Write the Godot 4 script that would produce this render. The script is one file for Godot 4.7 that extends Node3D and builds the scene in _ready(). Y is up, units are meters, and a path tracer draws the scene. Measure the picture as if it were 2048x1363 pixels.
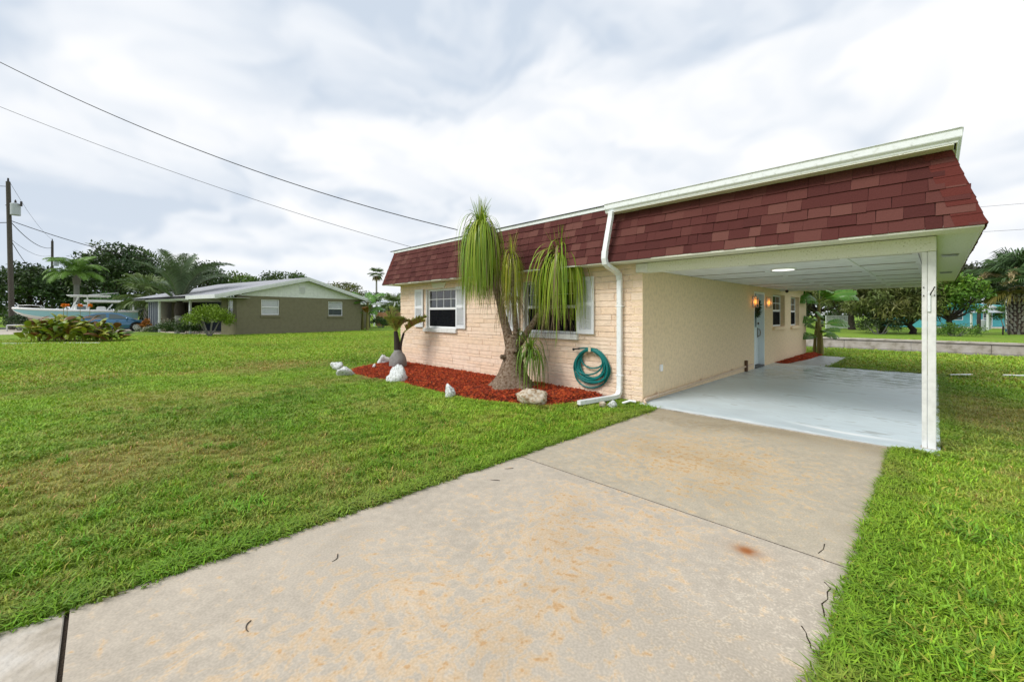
extends Node3D

# ---------------------------------------------------------------- mesh collector
class MB:
	var v := PackedVector3Array()
	var n := PackedVector3Array()
	var uv := PackedVector2Array()
	var c := PackedColorArray()
	var ix := PackedInt32Array()
	var col := Color(1, 1, 1)

	func tri(a: Vector3, b: Vector3, d: Vector3) -> void:
		var nn := (b - a).cross(d - a).normalized()
		var k := v.size()
		for q in [a, b, d]:
			v.append(q); n.append(nn); uv.append(Vector2(q.x + q.z, q.y)); c.append(col)
		ix.append(k); ix.append(k + 2); ix.append(k + 1)

	func quad(a: Vector3, b: Vector3, d: Vector3, e: Vector3) -> void:
		var nn := (d - a).cross(e - b).normalized()
		var k := v.size()
		var t := [Vector2(0, 1), Vector2(1, 1), Vector2(1, 0), Vector2(0, 0)]
		var j := 0
		for q in [a, b, d, e]:
			v.append(q); n.append(nn); uv.append(t[j]); c.append(col)
			j += 1
		ix.append_array(PackedInt32Array([k, k + 2, k + 1, k, k + 3, k + 2]))

	func face(pts: Array, from: Vector3) -> void:   # convex polygon turned away from a point
		var nn: Vector3 = (pts[1] - pts[0]).cross(pts[2] - pts[0])
		var m := Vector3.ZERO
		for q in pts: m += q
		m /= pts.size()
		if nn.dot(m - from) < 0: pts.reverse()
		for i in range(1, pts.size() - 1): tri(pts[0], pts[i], pts[i + 1])

	func box(ctr: Vector3, size: Vector3, bev := 0.0, B := Basis.IDENTITY) -> void:
		var hs := size * 0.5
		bev = minf(bev, minf(hs.x, minf(hs.y, hs.z)) * 0.8)
		if bev <= 0.0:
			for ax in 3:
				for s in [-1.0, 1.0]:
					var u := (ax + 1) % 3
					var w := (ax + 2) % 3
					var pts := []
					for q in [[-1, -1], [1, -1], [1, 1], [-1, 1]]:
						var p := Vector3.ZERO
						p[ax] = s * hs[ax]; p[u] = q[0] * hs[u]; p[w] = q[1] * hs[w]
						pts.append(ctr + B * p)
					var nn: Vector3 = (pts[1] - pts[0]).cross(pts[2] - pts[0])
					if nn.dot((pts[0] + pts[2]) * 0.5 - ctr) < 0: pts.reverse()
					quad(pts[0], pts[1], pts[2], pts[3])
			return
		var P := func(sx: float, sy: float, sz: float, ax: int) -> Vector3:
			var p := Vector3(sx * hs.x, sy * hs.y, sz * hs.z)
			var sg := Vector3(sx, sy, sz)
			for k in 3:
				if k != ax: p[k] -= sg[k] * bev
			return ctr + B * p
		for ax in 3:
			var u := (ax + 1) % 3
			var w := (ax + 2) % 3
			for s in [-1.0, 1.0]:
				var pts := []
				for q in [[-1, -1], [1, -1], [1, 1], [-1, 1]]:
					var sg := Vector3.ZERO
					sg[ax] = s; sg[u] = q[0]; sg[w] = q[1]
					pts.append(P.call(sg.x, sg.y, sg.z, ax))
				face(pts, ctr)
			for su in [-1.0, 1.0]:
				for sw in [-1.0, 1.0]:
					var g0 := Vector3.ZERO
					g0[u] = su; g0[w] = sw
					var g1 := g0
					g0[ax] = -1.0; g1[ax] = 1.0
					face([P.call(g0.x, g0.y, g0.z, u), P.call(g1.x, g1.y, g1.z, u), P.call(g1.x, g1.y, g1.z, w), P.call(g0.x, g0.y, g0.z, w)], ctr)
		for sx in [-1.0, 1.0]:
			for sy in [-1.0, 1.0]:
				for sz in [-1.0, 1.0]:
					face([P.call(sx, sy, sz, 0), P.call(sx, sy, sz, 1), P.call(sx, sy, sz, 2)], ctr)

	func slab(x0, x1, y0, y1, z0, z1, bev := 0.0) -> void:
		box(Vector3((x0 + x1) * 0.5, (y0 + y1) * 0.5, (z0 + z1) * 0.5), Vector3(absf(x1 - x0), absf(y1 - y0), absf(z1 - z0)), bev)

	func tube(pts: Array, rad: Array, sides := 8, caps := true) -> void:
		var m := pts.size()
		var t0: Vector3 = (pts[1] - pts[0]).normalized()
		var up := Vector3.UP if absf(t0.y) < 0.9 else Vector3.RIGHT
		var s := t0.cross(up).normalized()
		var base := v.size()
		var run := 0.0
		for i in m:
			var t: Vector3
			if i == 0: t = t0
			elif i == m - 1: t = (pts[i] - pts[i - 1]).normalized()
			else: t = (pts[i + 1] - pts[i - 1]).normalized()
			s = (s - t * s.dot(t)).normalized()
			var b := s.cross(t)
			var r: float = rad[i] if i < rad.size() else rad[-1]
			if i > 0: run += (pts[i] - pts[i - 1]).length()
			for k in sides + 1:
				var a := TAU * k / sides
				var d := s * cos(a) + b * sin(a)
				v.append(pts[i] + d * r); n.append(d); uv.append(Vector2(float(k) / sides, run)); c.append(col)
		for i in m - 1:
			for k in sides:
				var p := base + i * (sides + 1) + k
				var q := p + sides + 1
				ix.append_array(PackedInt32Array([p, p + 1, q, p + 1, q + 1, q]))
		if caps:
			for e in [0, m - 1]:
				var o := base + int(e) * (sides + 1)
				var nn: Vector3 = -t0 if e == 0 else (pts[m - 1] - pts[m - 2]).normalized()
				var k0 := v.size()
				v.append(pts[e]); n.append(nn); uv.append(Vector2.ZERO); c.append(col)
				for k in sides + 1:
					v.append(v[o + k]); n.append(nn); uv.append(Vector2.ZERO); c.append(col)
				for k in sides:
					if e == 0: ix.append_array(PackedInt32Array([k0, k0 + 2 + k, k0 + 1 + k]))
					else: ix.append_array(PackedInt32Array([k0, k0 + 1 + k, k0 + 2 + k]))

	func ribbon(pts: Array, wid: Array, side: Vector3, fold := 0.0) -> void:   # leaf blade along pts
		var m := pts.size()
		var base := v.size()
		for i in m:
			var t: Vector3 = (pts[mini(i + 1, m - 1)] - pts[maxi(i - 1, 0)]).normalized()
			var s := (side - t * side.dot(t)).normalized()
			var nn := t.cross(s).normalized()
			var w: float = wid[i] * 0.5
			if fold == 0.0:
				for k in [-1.0, 1.0]:
					v.append(pts[i] + s * w * k); n.append(nn); uv.append(Vector2(k * 0.5 + 0.5, float(i) / m)); c.append(col)
			else:
				for k in [-1.0, 0.0, 1.0]:
					v.append(pts[i] + s * w * k + nn * absf(k) * w * fold); n.append((nn - s * k * fold).normalized()); uv.append(Vector2(k * 0.5 + 0.5, float(i) / m)); c.append(col)
		var st := 2 if fold == 0.0 else 3
		for i in m - 1:
			for k in st - 1:
				var p := base + i * st + k
				ix.append_array(PackedInt32Array([p, p + 1, p + st, p + 1, p + st + 1, p + st]))

	func grid(rows: Array, closed := false) -> void:   # smooth skin over rows of points
		var h := rows.size()
		var w: int = rows[0].size()
		var base := v.size()
		for i in h:
			for j in w:
				var a: Vector3 = rows[mini(i + 1, h - 1)][j] - rows[maxi(i - 1, 0)][j]
				var j1 := (j + 1) % w if closed else mini(j + 1, w - 1)
				var j0 := (j - 1 + w) % w if closed else maxi(j - 1, 0)
				var b: Vector3 = rows[i][j1] - rows[i][j0]
				v.append(rows[i][j]); n.append(b.cross(a).normalized()); uv.append(Vector2(float(j) / (w - 1), float(i) / (h - 1))); c.append(col)
		for i in h - 1:
			for j in (w if closed else w - 1):
				var p := base + i * w + j
				var q := base + i * w + (j + 1) % w
				ix.append_array(PackedInt32Array([p, p + w, q, q, p + w, q + w]))

	func leaf(p: Vector3, d: Vector3, s: Vector3, l: float, w: float) -> void:   # one small diamond leaf
		var k := v.size()
		var nn := s.cross(d).normalized()
		for q in [p, p + d * l * 0.45 + s * w * 0.5, p + d * l, p + d * l * 0.45 - s * w * 0.5]:
			v.append(q); n.append(nn); uv.append(Vector2.ZERO); c.append(col)
		ix.append_array(PackedInt32Array([k, k + 2, k + 1, k, k + 3, k + 2]))

	func lathe(prof: Array, sides := 16, at := Vector3.ZERO) -> void:   # prof of Vector2(radius, y), upwards
		var rows := []
		for q in prof:
			var r := []
			for k in sides:
				var a := -TAU * k / sides
				r.append(at + Vector3(cos(a) * q.x, q.y, sin(a) * q.x))
			rows.append(r)
		grid(rows, true)

	func sweep_rect(pts: Array, w: float, d: float, side: Vector3) -> void:   # flat sided rectangular pipe
		var rings := []
		for i in pts.size():
			var t: Vector3 = (pts[mini(i + 1, pts.size() - 1)] - pts[maxi(i - 1, 0)]).normalized()
			var s := (side - t * side.dot(t)).normalized()
			var b := s.cross(t)
			rings.append([pts[i] - s * w - b * d, pts[i] + s * w - b * d, pts[i] + s * w + b * d, pts[i] - s * w + b * d])
		for i in rings.size() - 1:
			var mid: Vector3 = (pts[i] + pts[i + 1]) * 0.5
			for k in 4:
				face([rings[i][k], rings[i][(k + 1) % 4], rings[i + 1][(k + 1) % 4], rings[i + 1][k]], mid)
		face(rings[0].duplicate(), pts[1])
		face(rings[-1].duplicate(), pts[-2])

	func mesh() -> ArrayMesh:
		var a := []
		a.resize(Mesh.ARRAY_MAX)
		a[Mesh.ARRAY_VERTEX] = v; a[Mesh.ARRAY_NORMAL] = n; a[Mesh.ARRAY_TEX_UV] = uv; a[Mesh.ARRAY_COLOR] = c; a[Mesh.ARRAY_INDEX] = ix
		var m := ArrayMesh.new()
		m.add_surface_from_arrays(Mesh.PRIMITIVE_TRIANGLES, a)
		return m

# ---------------------------------------------------------------- naming helpers
var counts := {}
var M := {}
var rng := RandomNumberGenerator.new()

func numbered(parent, called: String) -> String:
	var key := str(parent.get_instance_id()) + called
	counts[key] = counts.get(key, -1) + 1
	return called if counts[key] == 0 else "%s_%03d" % [called, counts[key]]

func part(called: String, shape, m: Material, parent = self):
	var o := MeshInstance3D.new()
	o.name = numbered(parent, called)
	o.mesh = shape.mesh() if shape is MB else shape
	o.material_override = m
	parent.add_child(o, true)
	return o

func tag(o, label: String, category: String, group := ""):
	o.set_meta("label", label); o.set_meta("category", category)
	if group: o.set_meta("group", group)
	return o

func thing(called: String, label: String, category: String, group := "", at := Vector3.ZERO, turn := 0.0):
	var o := Node3D.new()
	o.name = numbered(self, called)
	add_child(o, true)
	o.position = at; o.rotation.y = turn
	return tag(o, label, category, group)

func struct(called: String, shape, m: Material):
	var o = part(called, shape, m)
	o.set_meta("kind", "structure")
	return o

func rf(a: float, b: float) -> float:
	return rng.randf_range(a, b)

func rdir() -> Vector3:
	return Vector3(rng.randfn(), rng.randfn(), rng.randfn()).normalized()

# ---------------------------------------------------------------- textures and materials
func lin(r: float, g: float, b: float) -> Color:   # real-world base colour to albedo_color
	return Color(r, g, b).linear_to_srgb()

func noise(sd: int, fq: float, oct := 4, kind := FastNoiseLite.TYPE_SIMPLEX_SMOOTH) -> FastNoiseLite:
	var f := FastNoiseLite.new()
	f.seed = sd; f.frequency = fq; f.noise_type = kind
	f.fractal_type = FastNoiseLite.FRACTAL_FBM; f.fractal_octaves = oct
	return f

func ramp_tex(sd: int, fq: float, oct: int, stops: Array, size := 512, kind := FastNoiseLite.TYPE_SIMPLEX_SMOOTH) -> ImageTexture:
	var im := noise(sd, fq, oct, kind).get_seamless_image(size, size)
	im.convert(Image.FORMAT_L8)
	var src := im.get_data()
	var g := Gradient.new()
	var offs := PackedFloat32Array()
	var cols := PackedColorArray()
	for s in stops:
		offs.append(s[0]); cols.append(s[1])
	g.offsets = offs; g.colors = cols
	var lut := PackedByteArray()
	for i in 256:
		var q := g.sample(i / 255.0)
		lut.append(int(q.r * 255)); lut.append(int(q.g * 255)); lut.append(int(q.b * 255))
	var out := PackedByteArray()
	out.resize(src.size() * 3)
	for i in src.size():
		var k := src[i] * 3
		out[i * 3] = lut[k]; out[i * 3 + 1] = lut[k + 1]; out[i * 3 + 2] = lut[k + 2]
	return ImageTexture.create_from_image(Image.create_from_data(size, size, false, Image.FORMAT_RGB8, out))

func bump_tex(sd: int, fq: float, oct: int, strength: float, size := 512, kind := FastNoiseLite.TYPE_SIMPLEX_SMOOTH) -> ImageTexture:
	var im := noise(sd, fq, oct, kind).get_seamless_image(size, size)
	im.convert(Image.FORMAT_RGBA8)
	im.bump_map_to_normal_map(strength)
	return ImageTexture.create_from_image(im)

func grey(a: float) -> Color:
	return Color(a, a, a)

func mat(called: String, col: Color, rough := 0.85, tex = null, scale := 1.0, bump = null, bump_scale := 1.0) -> StandardMaterial3D:
	var m := StandardMaterial3D.new()
	m.resource_name = called
	m.albedo_color = col
	m.roughness = rough
	m.metallic_specular = 0.4
	if tex != null or bump != null:
		m.uv1_triplanar = true
		m.uv1_world_triplanar = true
		m.uv1_scale = Vector3.ONE * scale
	if tex != null: m.albedo_texture = tex
	if bump != null:
		m.normal_enabled = true
		m.normal_texture = bump
		m.normal_scale = bump_scale
	M[called] = m
	return m

func leafmat(called: String, col: Color, rough := 0.55, back := 0.5) -> StandardMaterial3D:
	var m := mat(called, col, rough)
	m.vertex_color_use_as_albedo = true
	m.cull_mode = BaseMaterial3D.CULL_DISABLED
	m.backlight_enabled = true
	m.backlight = Color(back, back, back * 0.6)
	return m

func make_materials() -> void:
	var speck := ramp_tex(3, 0.12, 3, [[0.0, grey(0.72)], [0.5, grey(0.9)], [1.0, grey(1.0)]])
	var fine := ramp_tex(4, 0.3, 2, [[0.0, grey(0.62)], [0.45, grey(0.85)], [1.0, grey(1.0)]])
	var blot := ramp_tex(5, 0.012, 5, [[0.0, grey(0.91)], [0.5, grey(0.97)], [1.0, grey(1.0)]])
	var dirt := ramp_tex(6, 0.02, 5, [[0.0, Color(0.84, 0.83, 0.79)], [0.32, Color(0.94, 0.935, 0.915)], [0.55, grey(0.985)], [1.0, grey(1.0)]])
	var b_fine := bump_tex(11, 0.06, 4, 3.0)
	var b_stucco := bump_tex(12, 0.045, 5, 8.0)
	var b_rough := bump_tex(13, 0.04, 5, 6.0)
	# this house
	mat("brick_paint", lin(0.93, 0.72, 0.555), 0.75, blot, 0.9, b_fine, 0.9)
	mat("brick_paint_pale", lin(0.935, 0.74, 0.58), 0.75, blot, 0.7, b_fine, 0.9)
	mat("brick_paint_warm", lin(0.92, 0.70, 0.52), 0.75, blot, 0.8, b_fine, 1.0)
	mat("mortar_paint", lin(0.92, 0.84, 0.76), 0.85, blot, 1.0, b_fine, 1.0)
	mat("stucco", lin(0.86, 0.68, 0.45), 0.85, blot, 1.7, b_stucco, 0.36)
	mat("white_paint", lin(0.82, 0.82, 0.80), 0.5, blot, 1.3, b_fine, 0.25)
	mat("white_metal", lin(0.84, 0.87, 0.88), 0.35, ramp_tex(18, 0.03, 5, [[0.0, Color(0.80, 0.80, 0.77)], [0.22, Color(0.95, 0.95, 0.94)], [0.4, grey(0.99)], [1.0, grey(1.0)]]), 0.8)
	mat("white_weathered", lin(0.84, 0.84, 0.78), 0.6, ramp_tex(17, 0.07, 4, [[0.0, Color(0.40, 0.41, 0.34)], [0.16, Color(0.66, 0.67, 0.58)], [0.22, Color(0.95, 0.95, 0.91)], [1.0, grey(1.0)]]), 1.1, b_fine, 0.4)
	mat("ceiling_paint", lin(0.88, 0.90, 0.89), 0.7, blot, 0.6, b_fine, 0.3)
	mat("batten_wood", lin(0.42, 0.36, 0.27), 0.8, speck, 2.0)
	mat("vinyl_white", lin(0.84, 0.85, 0.86), 0.35)
	mat("shutter_white", lin(0.78, 0.80, 0.83), 0.45)
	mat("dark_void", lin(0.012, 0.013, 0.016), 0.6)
	var sm := mat("screen_mesh", Color(0.10, 0.105, 0.12, 0.80), 0.7)
	sm.transparency = BaseMaterial3D.TRANSPARENCY_ALPHA
	sm.metallic_specular = 0.15
	mat("interior", lin(0.20, 0.19, 0.18), 0.9)
	mat("deck_roof", lin(0.5, 0.5, 0.48), 0.9, blot, 0.5)
	mat("underlay", lin(0.06, 0.02, 0.018), 0.9)
	var granule := ramp_tex(21, 0.35, 2, [[0.0, Color(0.55, 0.52, 0.52)], [0.5, Color(0.85, 0.83, 0.82)], [0.72, grey(1.0)], [1.0, Color(1.0, 0.98, 0.95)]])
	var tones := [[0.118, 0.031, 0.027], [0.135, 0.038, 0.033], [0.155, 0.050, 0.042], [0.178, 0.063, 0.052], [0.200, 0.078, 0.063], [0.105, 0.027, 0.024]]
	for i in tones.size():
		mat("shingle_%d" % i, lin(tones[i][0], tones[i][1], tones[i][2]), 0.92, granule, 1.6, b_rough, 0.5)
	mat("hip_cap", lin(0.165, 0.036, 0.028), 0.92, granule, 1.6, b_rough, 0.5)
	mat("door_paint", lin(0.74, 0.82, 0.84), 0.4)
	mat("dark_metal", lin(0.05, 0.045, 0.04), 0.45)
	M["dark_metal"].metallic = 0.6
	mat("bronze", lin(0.12, 0.09, 0.06), 0.4)
	M["bronze"].metallic = 0.7
	mat("nickel", lin(0.45, 0.45, 0.44), 0.3)
	M["nickel"].metallic = 0.8
	mat("beige_pipe", lin(0.72, 0.56, 0.42), 0.6, dirt, 2.0)
	mat("rusty", lin(0.16, 0.09, 0.05), 0.9, speck, 3.0)
	mat("hanger_beige", lin(0.62, 0.53, 0.38), 0.5)
	mat("hose_teal", lin(0.004, 0.165, 0.155), 0.35)
	mat("hose_dark", lin(0.02, 0.02, 0.02), 0.5)
	var g := mat("window_glass", Color(0.16, 0.19, 0.22, 0.55), 0.02)
	g.transparency = BaseMaterial3D.TRANSPARENCY_ALPHA
	g.metallic_specular = 0.8
	var g2 := mat("window_clear", Color(0.6, 0.65, 0.68, 0.12), 0.02)
	g2.transparency = BaseMaterial3D.TRANSPARENCY_ALPHA
	var fg := mat("frosted_glass", Color(1.0, 0.95, 0.88, 0.18), 0.05)
	fg.transparency = BaseMaterial3D.TRANSPARENCY_ALPHA
	var bulb := mat("bulb_glow", Color(1.0, 0.7, 0.3), 0.4)
	bulb.emission_enabled = true; bulb.emission = Color(1.0, 0.66, 0.30); bulb.emission_energy_multiplier = 0.9
	var led := mat("led_glow", Color(1, 1, 1), 0.4)
	led.emission_enabled = true; led.emission = Color(1.0, 0.99, 0.96); led.emission_energy_multiplier = 0.75
	# ground
	var lawn_tex := ramp_tex(31, 0.09, 5, [[0.0, Color(0.62, 0.64, 0.56)], [0.35, Color(0.80, 0.82, 0.74)], [0.6, Color(0.92, 0.93, 0.88)], [1.0, Color(1.0, 1.0, 0.96)]])
	var lw := mat("lawn_ground", Color.WHITE, 0.95, lawn_tex, 0.7, bump_tex(32, 0.12, 4, 8.0), 1.0)
	lw.vertex_color_use_as_albedo = true
	mat("concrete", lin(0.60, 0.565, 0.51), 0.85, ramp_tex(33, 0.015, 6, [[0.0, Color(0.78, 0.75, 0.70)], [0.5, Color(0.93, 0.91, 0.88)], [1.0, grey(1.0)]]), 0.6, b_fine, 0.6)
	mat("concrete_edge", lin(0.36, 0.31, 0.26), 0.95, speck, 1.5, b_rough, 1.2)
	mat("concrete_old", lin(0.52, 0.49, 0.44), 0.9, ramp_tex(34, 0.012, 6, [[0.0, Color(0.66, 0.65, 0.60)], [0.4, Color(0.90, 0.89, 0.86)], [1.0, grey(1.0)]]), 0.3, b_fine, 0.5)
	mat("walk_wet", lin(0.42, 0.45, 0.46), 0.35, ramp_tex(35, 0.02, 4, [[0.0, grey(0.7)], [0.5, grey(0.92)], [1.0, grey(1.0)]]), 0.5, b_fine, 0.3)
	mat("soil", lin(0.05, 0.035, 0.022), 1.0, speck, 2.0, b_rough, 1.5)
	mat("mulch_base", lin(0.16, 0.030, 0.012), 1.0, fine, 1.2, b_rough, 2.0)
	var mc := mat("mulch_chip", Color.WHITE, 0.85)
	mc.vertex_color_use_as_albedo = true
	mat("limestone", lin(0.78, 0.79, 0.78), 0.9, ramp_tex(36, 0.02, 6, [[0.0, Color(0.42, 0.42, 0.36)], [0.32, Color(0.72, 0.73, 0.70)], [0.5, Color(0.95, 0.96, 0.96)], [1.0, grey(1.0)]]), 1.6, b_rough, 1.3)
	mat("limestone_tan", lin(0.70, 0.61, 0.50), 0.9, ramp_tex(37, 0.02, 6, [[0.0, Color(0.45, 0.36, 0.26)], [0.36, Color(0.80, 0.72, 0.62)], [0.55, Color(0.92, 0.94, 0.94)], [1.0, grey(1.0)]]), 1.4, b_rough, 1.3)
	var gr := leafmat("grass_blade", Color.WHITE, 0.5, 0.55)
	gr.metallic_specular = 0.3
	# plants
	leafmat("leaf", Color.WHITE, 0.5, 0.45)
	leafmat("leaf_gloss", Color.WHITE, 0.3, 0.6)
	mat("bark", lin(0.20, 0.155, 0.12), 0.95, ramp_tex(41, 0.05, 5, [[0.0, Color(0.5, 0.46, 0.42)], [0.5, Color(0.85, 0.82, 0.78)], [1.0, grey(1.0)]]), 1.2, b_rough, 1.6)
	mat("bark_ponytail", lin(0.30, 0.24, 0.19), 0.95, ramp_tex(42, 0.035, 6, [[0.0, Color(0.35, 0.27, 0.2)], [0.4, Color(0.72, 0.64, 0.56)], [0.62, Color(0.95, 0.93, 0.9)], [1.0, grey(1.0)]]), 1.0, bump_tex(43, 0.05, 5, 6.0), 0.9)
	mat("bark_palm", lin(0.30, 0.27, 0.235), 0.95, speck, 1.5, b_rough, 1.5)
	mat("bark_grey", lin(0.34, 0.33, 0.31), 0.95, speck, 1.0, b_rough, 1.5)
	mat("bark_dark", lin(0.07, 0.055, 0.045), 0.95, speck, 1.0, b_rough, 1.5)
	mat("pole_wood", lin(0.13, 0.115, 0.095), 0.95, ramp_tex(44, 0.03, 5, [[0.0, grey(0.5)], [0.5, grey(0.85)], [1.0, grey(1.0)]]), 0.8, b_rough, 1.2)
	mat("fence_wood", lin(0.40, 0.20, 0.095), 0.85, ramp_tex(45, 0.04, 5, [[0.0, grey(0.6)], [0.5, grey(0.88)], [1.0, grey(1.0)]]), 0.9, b_fine, 0.5)
	mat("fence_wood_pale", lin(0.46, 0.25, 0.125), 0.85, M["fence_wood"].albedo_texture, 0.9, b_fine, 0.5)
	# neighbours
	mat("olive_wall", lin(0.205, 0.190, 0.120), 0.85, blot, 0.5, b_fine, 0.4)
	mat("trim_white", lin(0.74, 0.77, 0.77), 0.5, blot, 0.6)
	mat("siding_white", lin(0.76, 0.80, 0.76), 0.6, blot, 0.6)
	mat("roof_grey", lin(0.47, 0.48, 0.51), 0.9, ramp_tex(46, 0.05, 4, [[0.0, grey(0.7)], [0.5, grey(0.9)], [1.0, grey(1.0)]]), 0.6, b_rough, 0.8)
	mat("navy_panel", lin(0.035, 0.045, 0.07), 0.5)
	mat("blind", lin(0.62, 0.64, 0.64), 0.7)
	mat("turquoise", lin(0.09, 0.42, 0.47), 0.7, blot, 0.5)
	mat("car_blue", lin(0.045, 0.165, 0.30), 0.25)
	M["car_blue"].metallic = 0.35; M["car_blue"].clearcoat_enabled = true; M["car_blue"].clearcoat = 1.0; M["car_blue"].clearcoat_roughness = 0.05
	var ag := mat("car_glass", lin(0.05, 0.09, 0.09), 0.05)
	ag.metallic_specular = 0.9
	mat("tyre", lin(0.018, 0.018, 0.018), 0.9)
	mat("rim", lin(0.6, 0.6, 0.62), 0.3)
	M["rim"].metallic = 0.7
	mat("lamp_red", lin(0.5, 0.02, 0.02), 0.2)
	mat("lamp_clear", lin(0.75, 0.76, 0.76), 0.15)
	mat("hull_aqua", lin(0.28, 0.52, 0.55), 0.25)
	mat("gelcoat", lin(0.80, 0.81, 0.80), 0.3)
	mat("outboard", lin(0.028, 0.036, 0.05), 0.25)
	mat("steel", lin(0.6, 0.6, 0.6), 0.35)
	M["steel"].metallic = 0.7
	mat("transformer_grey", lin(0.42, 0.46, 0.48), 0.5)
	mat("cable_black", lin(0.012, 0.012, 0.012), 0.7)
	mat("water", lin(0.035, 0.045, 0.035), 0.06, null, 1.0, bump_tex(51, 0.03, 3, 2.0), 0.35)
	M["water"].uv1_scale = Vector3.ONE * 0.4
	mat("asphalt", lin(0.10, 0.10, 0.10), 0.95, speck, 1.0)

# ---------------------------------------------------------------- sky
func make_sky() -> ImageTexture:
	var w := 1024
	var h := 512
	var f := noise(71, 0.55, 6)
	var f2 := noise(72, 0.16, 4)
	var f3 := noise(73, 1.9, 5)
	var out := PackedFloat32Array()
	out.resize(w * h * 3)
	var k := 0
	for j in h:
		var el := (0.5 - (j + 0.5) / h) * PI
		var y := sin(el)
		var r := cos(el)
		for i in w:
			var az := (i + 0.5) / w * TAU
			var col := Color(0.30, 0.32, 0.30)
			if y > -0.02:
				var dx := cos(az) * r
				var dz := sin(az) * r
				var s := 1.0 / (maxf(y, 0.0) + 0.22)
				var px := dx * s
				var pz := dz * s
				var q := f2.get_noise_2d(px * 2.0 + 40.0, pz * 2.0)
				var a := f.get_noise_2d(px + q * 1.2, pz * 1.0 + 9.0)
				var b := f3.get_noise_2d(px + a * 0.8, pz)
				var t := clampf(0.50 + q * 0.95 + a * 0.95 + b * 0.72, 0.0, 1.0)
				var dark := Color(0.375, 0.425, 0.492)
				var mid := Color(0.508, 0.534, 0.570)
				var lit := Color(0.605, 0.608, 0.616)
				col = dark.lerp(mid, clampf(t * 2.0, 0, 1)) if t < 0.5 else mid.lerp(lit, clampf(t * 2.0 - 1.0, 0, 1))
				var haze := pow(1.0 - clampf(y, 0, 1), 7.0)
				col = col.lerp(Color(0.515, 0.545, 0.582), haze * 0.4)
			out[k] = col.r; out[k + 1] = col.g; out[k + 2] = col.b
			k += 3
	return ImageTexture.create_from_image(Image.create_from_data(w, h, false, Image.FORMAT_RGBF, out.to_byte_array()))

func make_view() -> void:
	var cam := Camera3D.new()
	cam.name = "camera"
	cam.projection = Camera3D.PROJECTION_FRUSTUM
	cam.near = 0.05
	cam.far = 2000.0
	cam.size = 0.05 * 1363.0 / 835.0
	cam.frustum_offset = Vector2(0, -0.05 * 54.5 / 835.0)
	cam.position = Vector3(0, 1.5, 0)
	cam.rotation_degrees = Vector3(0, 45.5, 0)
	add_child(cam)
	cam.current = true
	var e := Environment.new()
	e.background_mode = Environment.BG_SKY
	var sky := Sky.new()
	var pm := PanoramaSkyMaterial.new()
	pm.panorama = make_sky()
	sky.sky_material = pm
	e.sky = sky
	e.background_energy_multiplier = 1.0
	e.tonemap_mode = Environment.TONE_MAPPER_LINEAR
	e.tonemap_exposure = 1.70
	e.sdfgi_enabled = true; e.ssao_enabled = true; e.ssil_enabled = true
	var we := WorldEnvironment.new()
	we.name = "world_environment"
	we.environment = e
	add_child(we)
	var sun := DirectionalLight3D.new()
	sun.name = "sun"
	sun.light_energy = 0.5
	sun.light_color = Color(1.0, 0.98, 0.95)
	sun.light_angular_distance = 25.0
	sun.shadow_enabled = true
	add_child(sun)
	sun.look_at_from_position(Vector3(-9, 25, 24), Vector3.ZERO)

# ---------------------------------------------------------------- ground
const BED := [Vector2(-11.6, -6.44), Vector2(-11.5, -5.6), Vector2(-11.1, -4.8), Vector2(-10.3, -4.45), Vector2(-9.2, -4.4), Vector2(-8.3, -4.65), Vector2(-7.4, -4.53), Vector2(-6.6, -4.58), Vector2(-5.7, -4.55), Vector2(-5.0, -4.77), Vector2(-4.4, -5.15), Vector2(-4.15, -5.65), Vector2(-4.02, -6.44)]
const SIDE_BED := [Vector2(-3.46, -14.6), Vector2(-3.15, -14.55), Vector2(-2.95, -16.5), Vector2(-2.9, -18.8), Vector2(-3.2, -19.4), Vector2(-3.46, -19.4)]
var bed_poly := PackedVector2Array(BED)
var side_poly := PackedVector2Array(SIDE_BED)
var patch_noise: FastNoiseLite
var patch_fine: FastNoiseLite

func ground_y(x: float, _z: float) -> float:
	return -0.02 + 0.16 * smoothstep(15.0, 29.0, -x)

func is_lawn(x: float, z: float) -> bool:
	if x > -3.10 and x < -0.33 and z > -6.3: return false
	if x > -3.46 and x < 0.03 and z <= -6.27 and z > -14.52: return false
	if x > -11.43 and x < -3.46 and z < -6.44 and z > -19.0: return false
	if x > -3.46 and x < -2.12 and z <= -14.5 and z > -18.3: return false
	if z < -22.75 and z > -33.0 and x > -25.0: return false
	var p := Vector2(x, z)
	if x > -12.0 and x < -3.9 and z < -4.2 and z > -6.6 and Geometry2D.is_point_in_polygon(p, bed_poly): return false
	if x > -3.5 and x < -2.85 and z < -14.4 and z > -19.5 and Geometry2D.is_point_in_polygon(p, side_poly): return false
	if x < -42.0 and x > -56.0 and z > -5.0 and z < 16.0: return false
	if x < -31.0 and x > -50.0 and z < -5.0 and z > -17.0: return false
	return true

func bump_at(p: Vector2, c: Vector2, r: Vector2) -> float:
	var d := (p - c) / r
	return exp(-d.length_squared())

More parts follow.
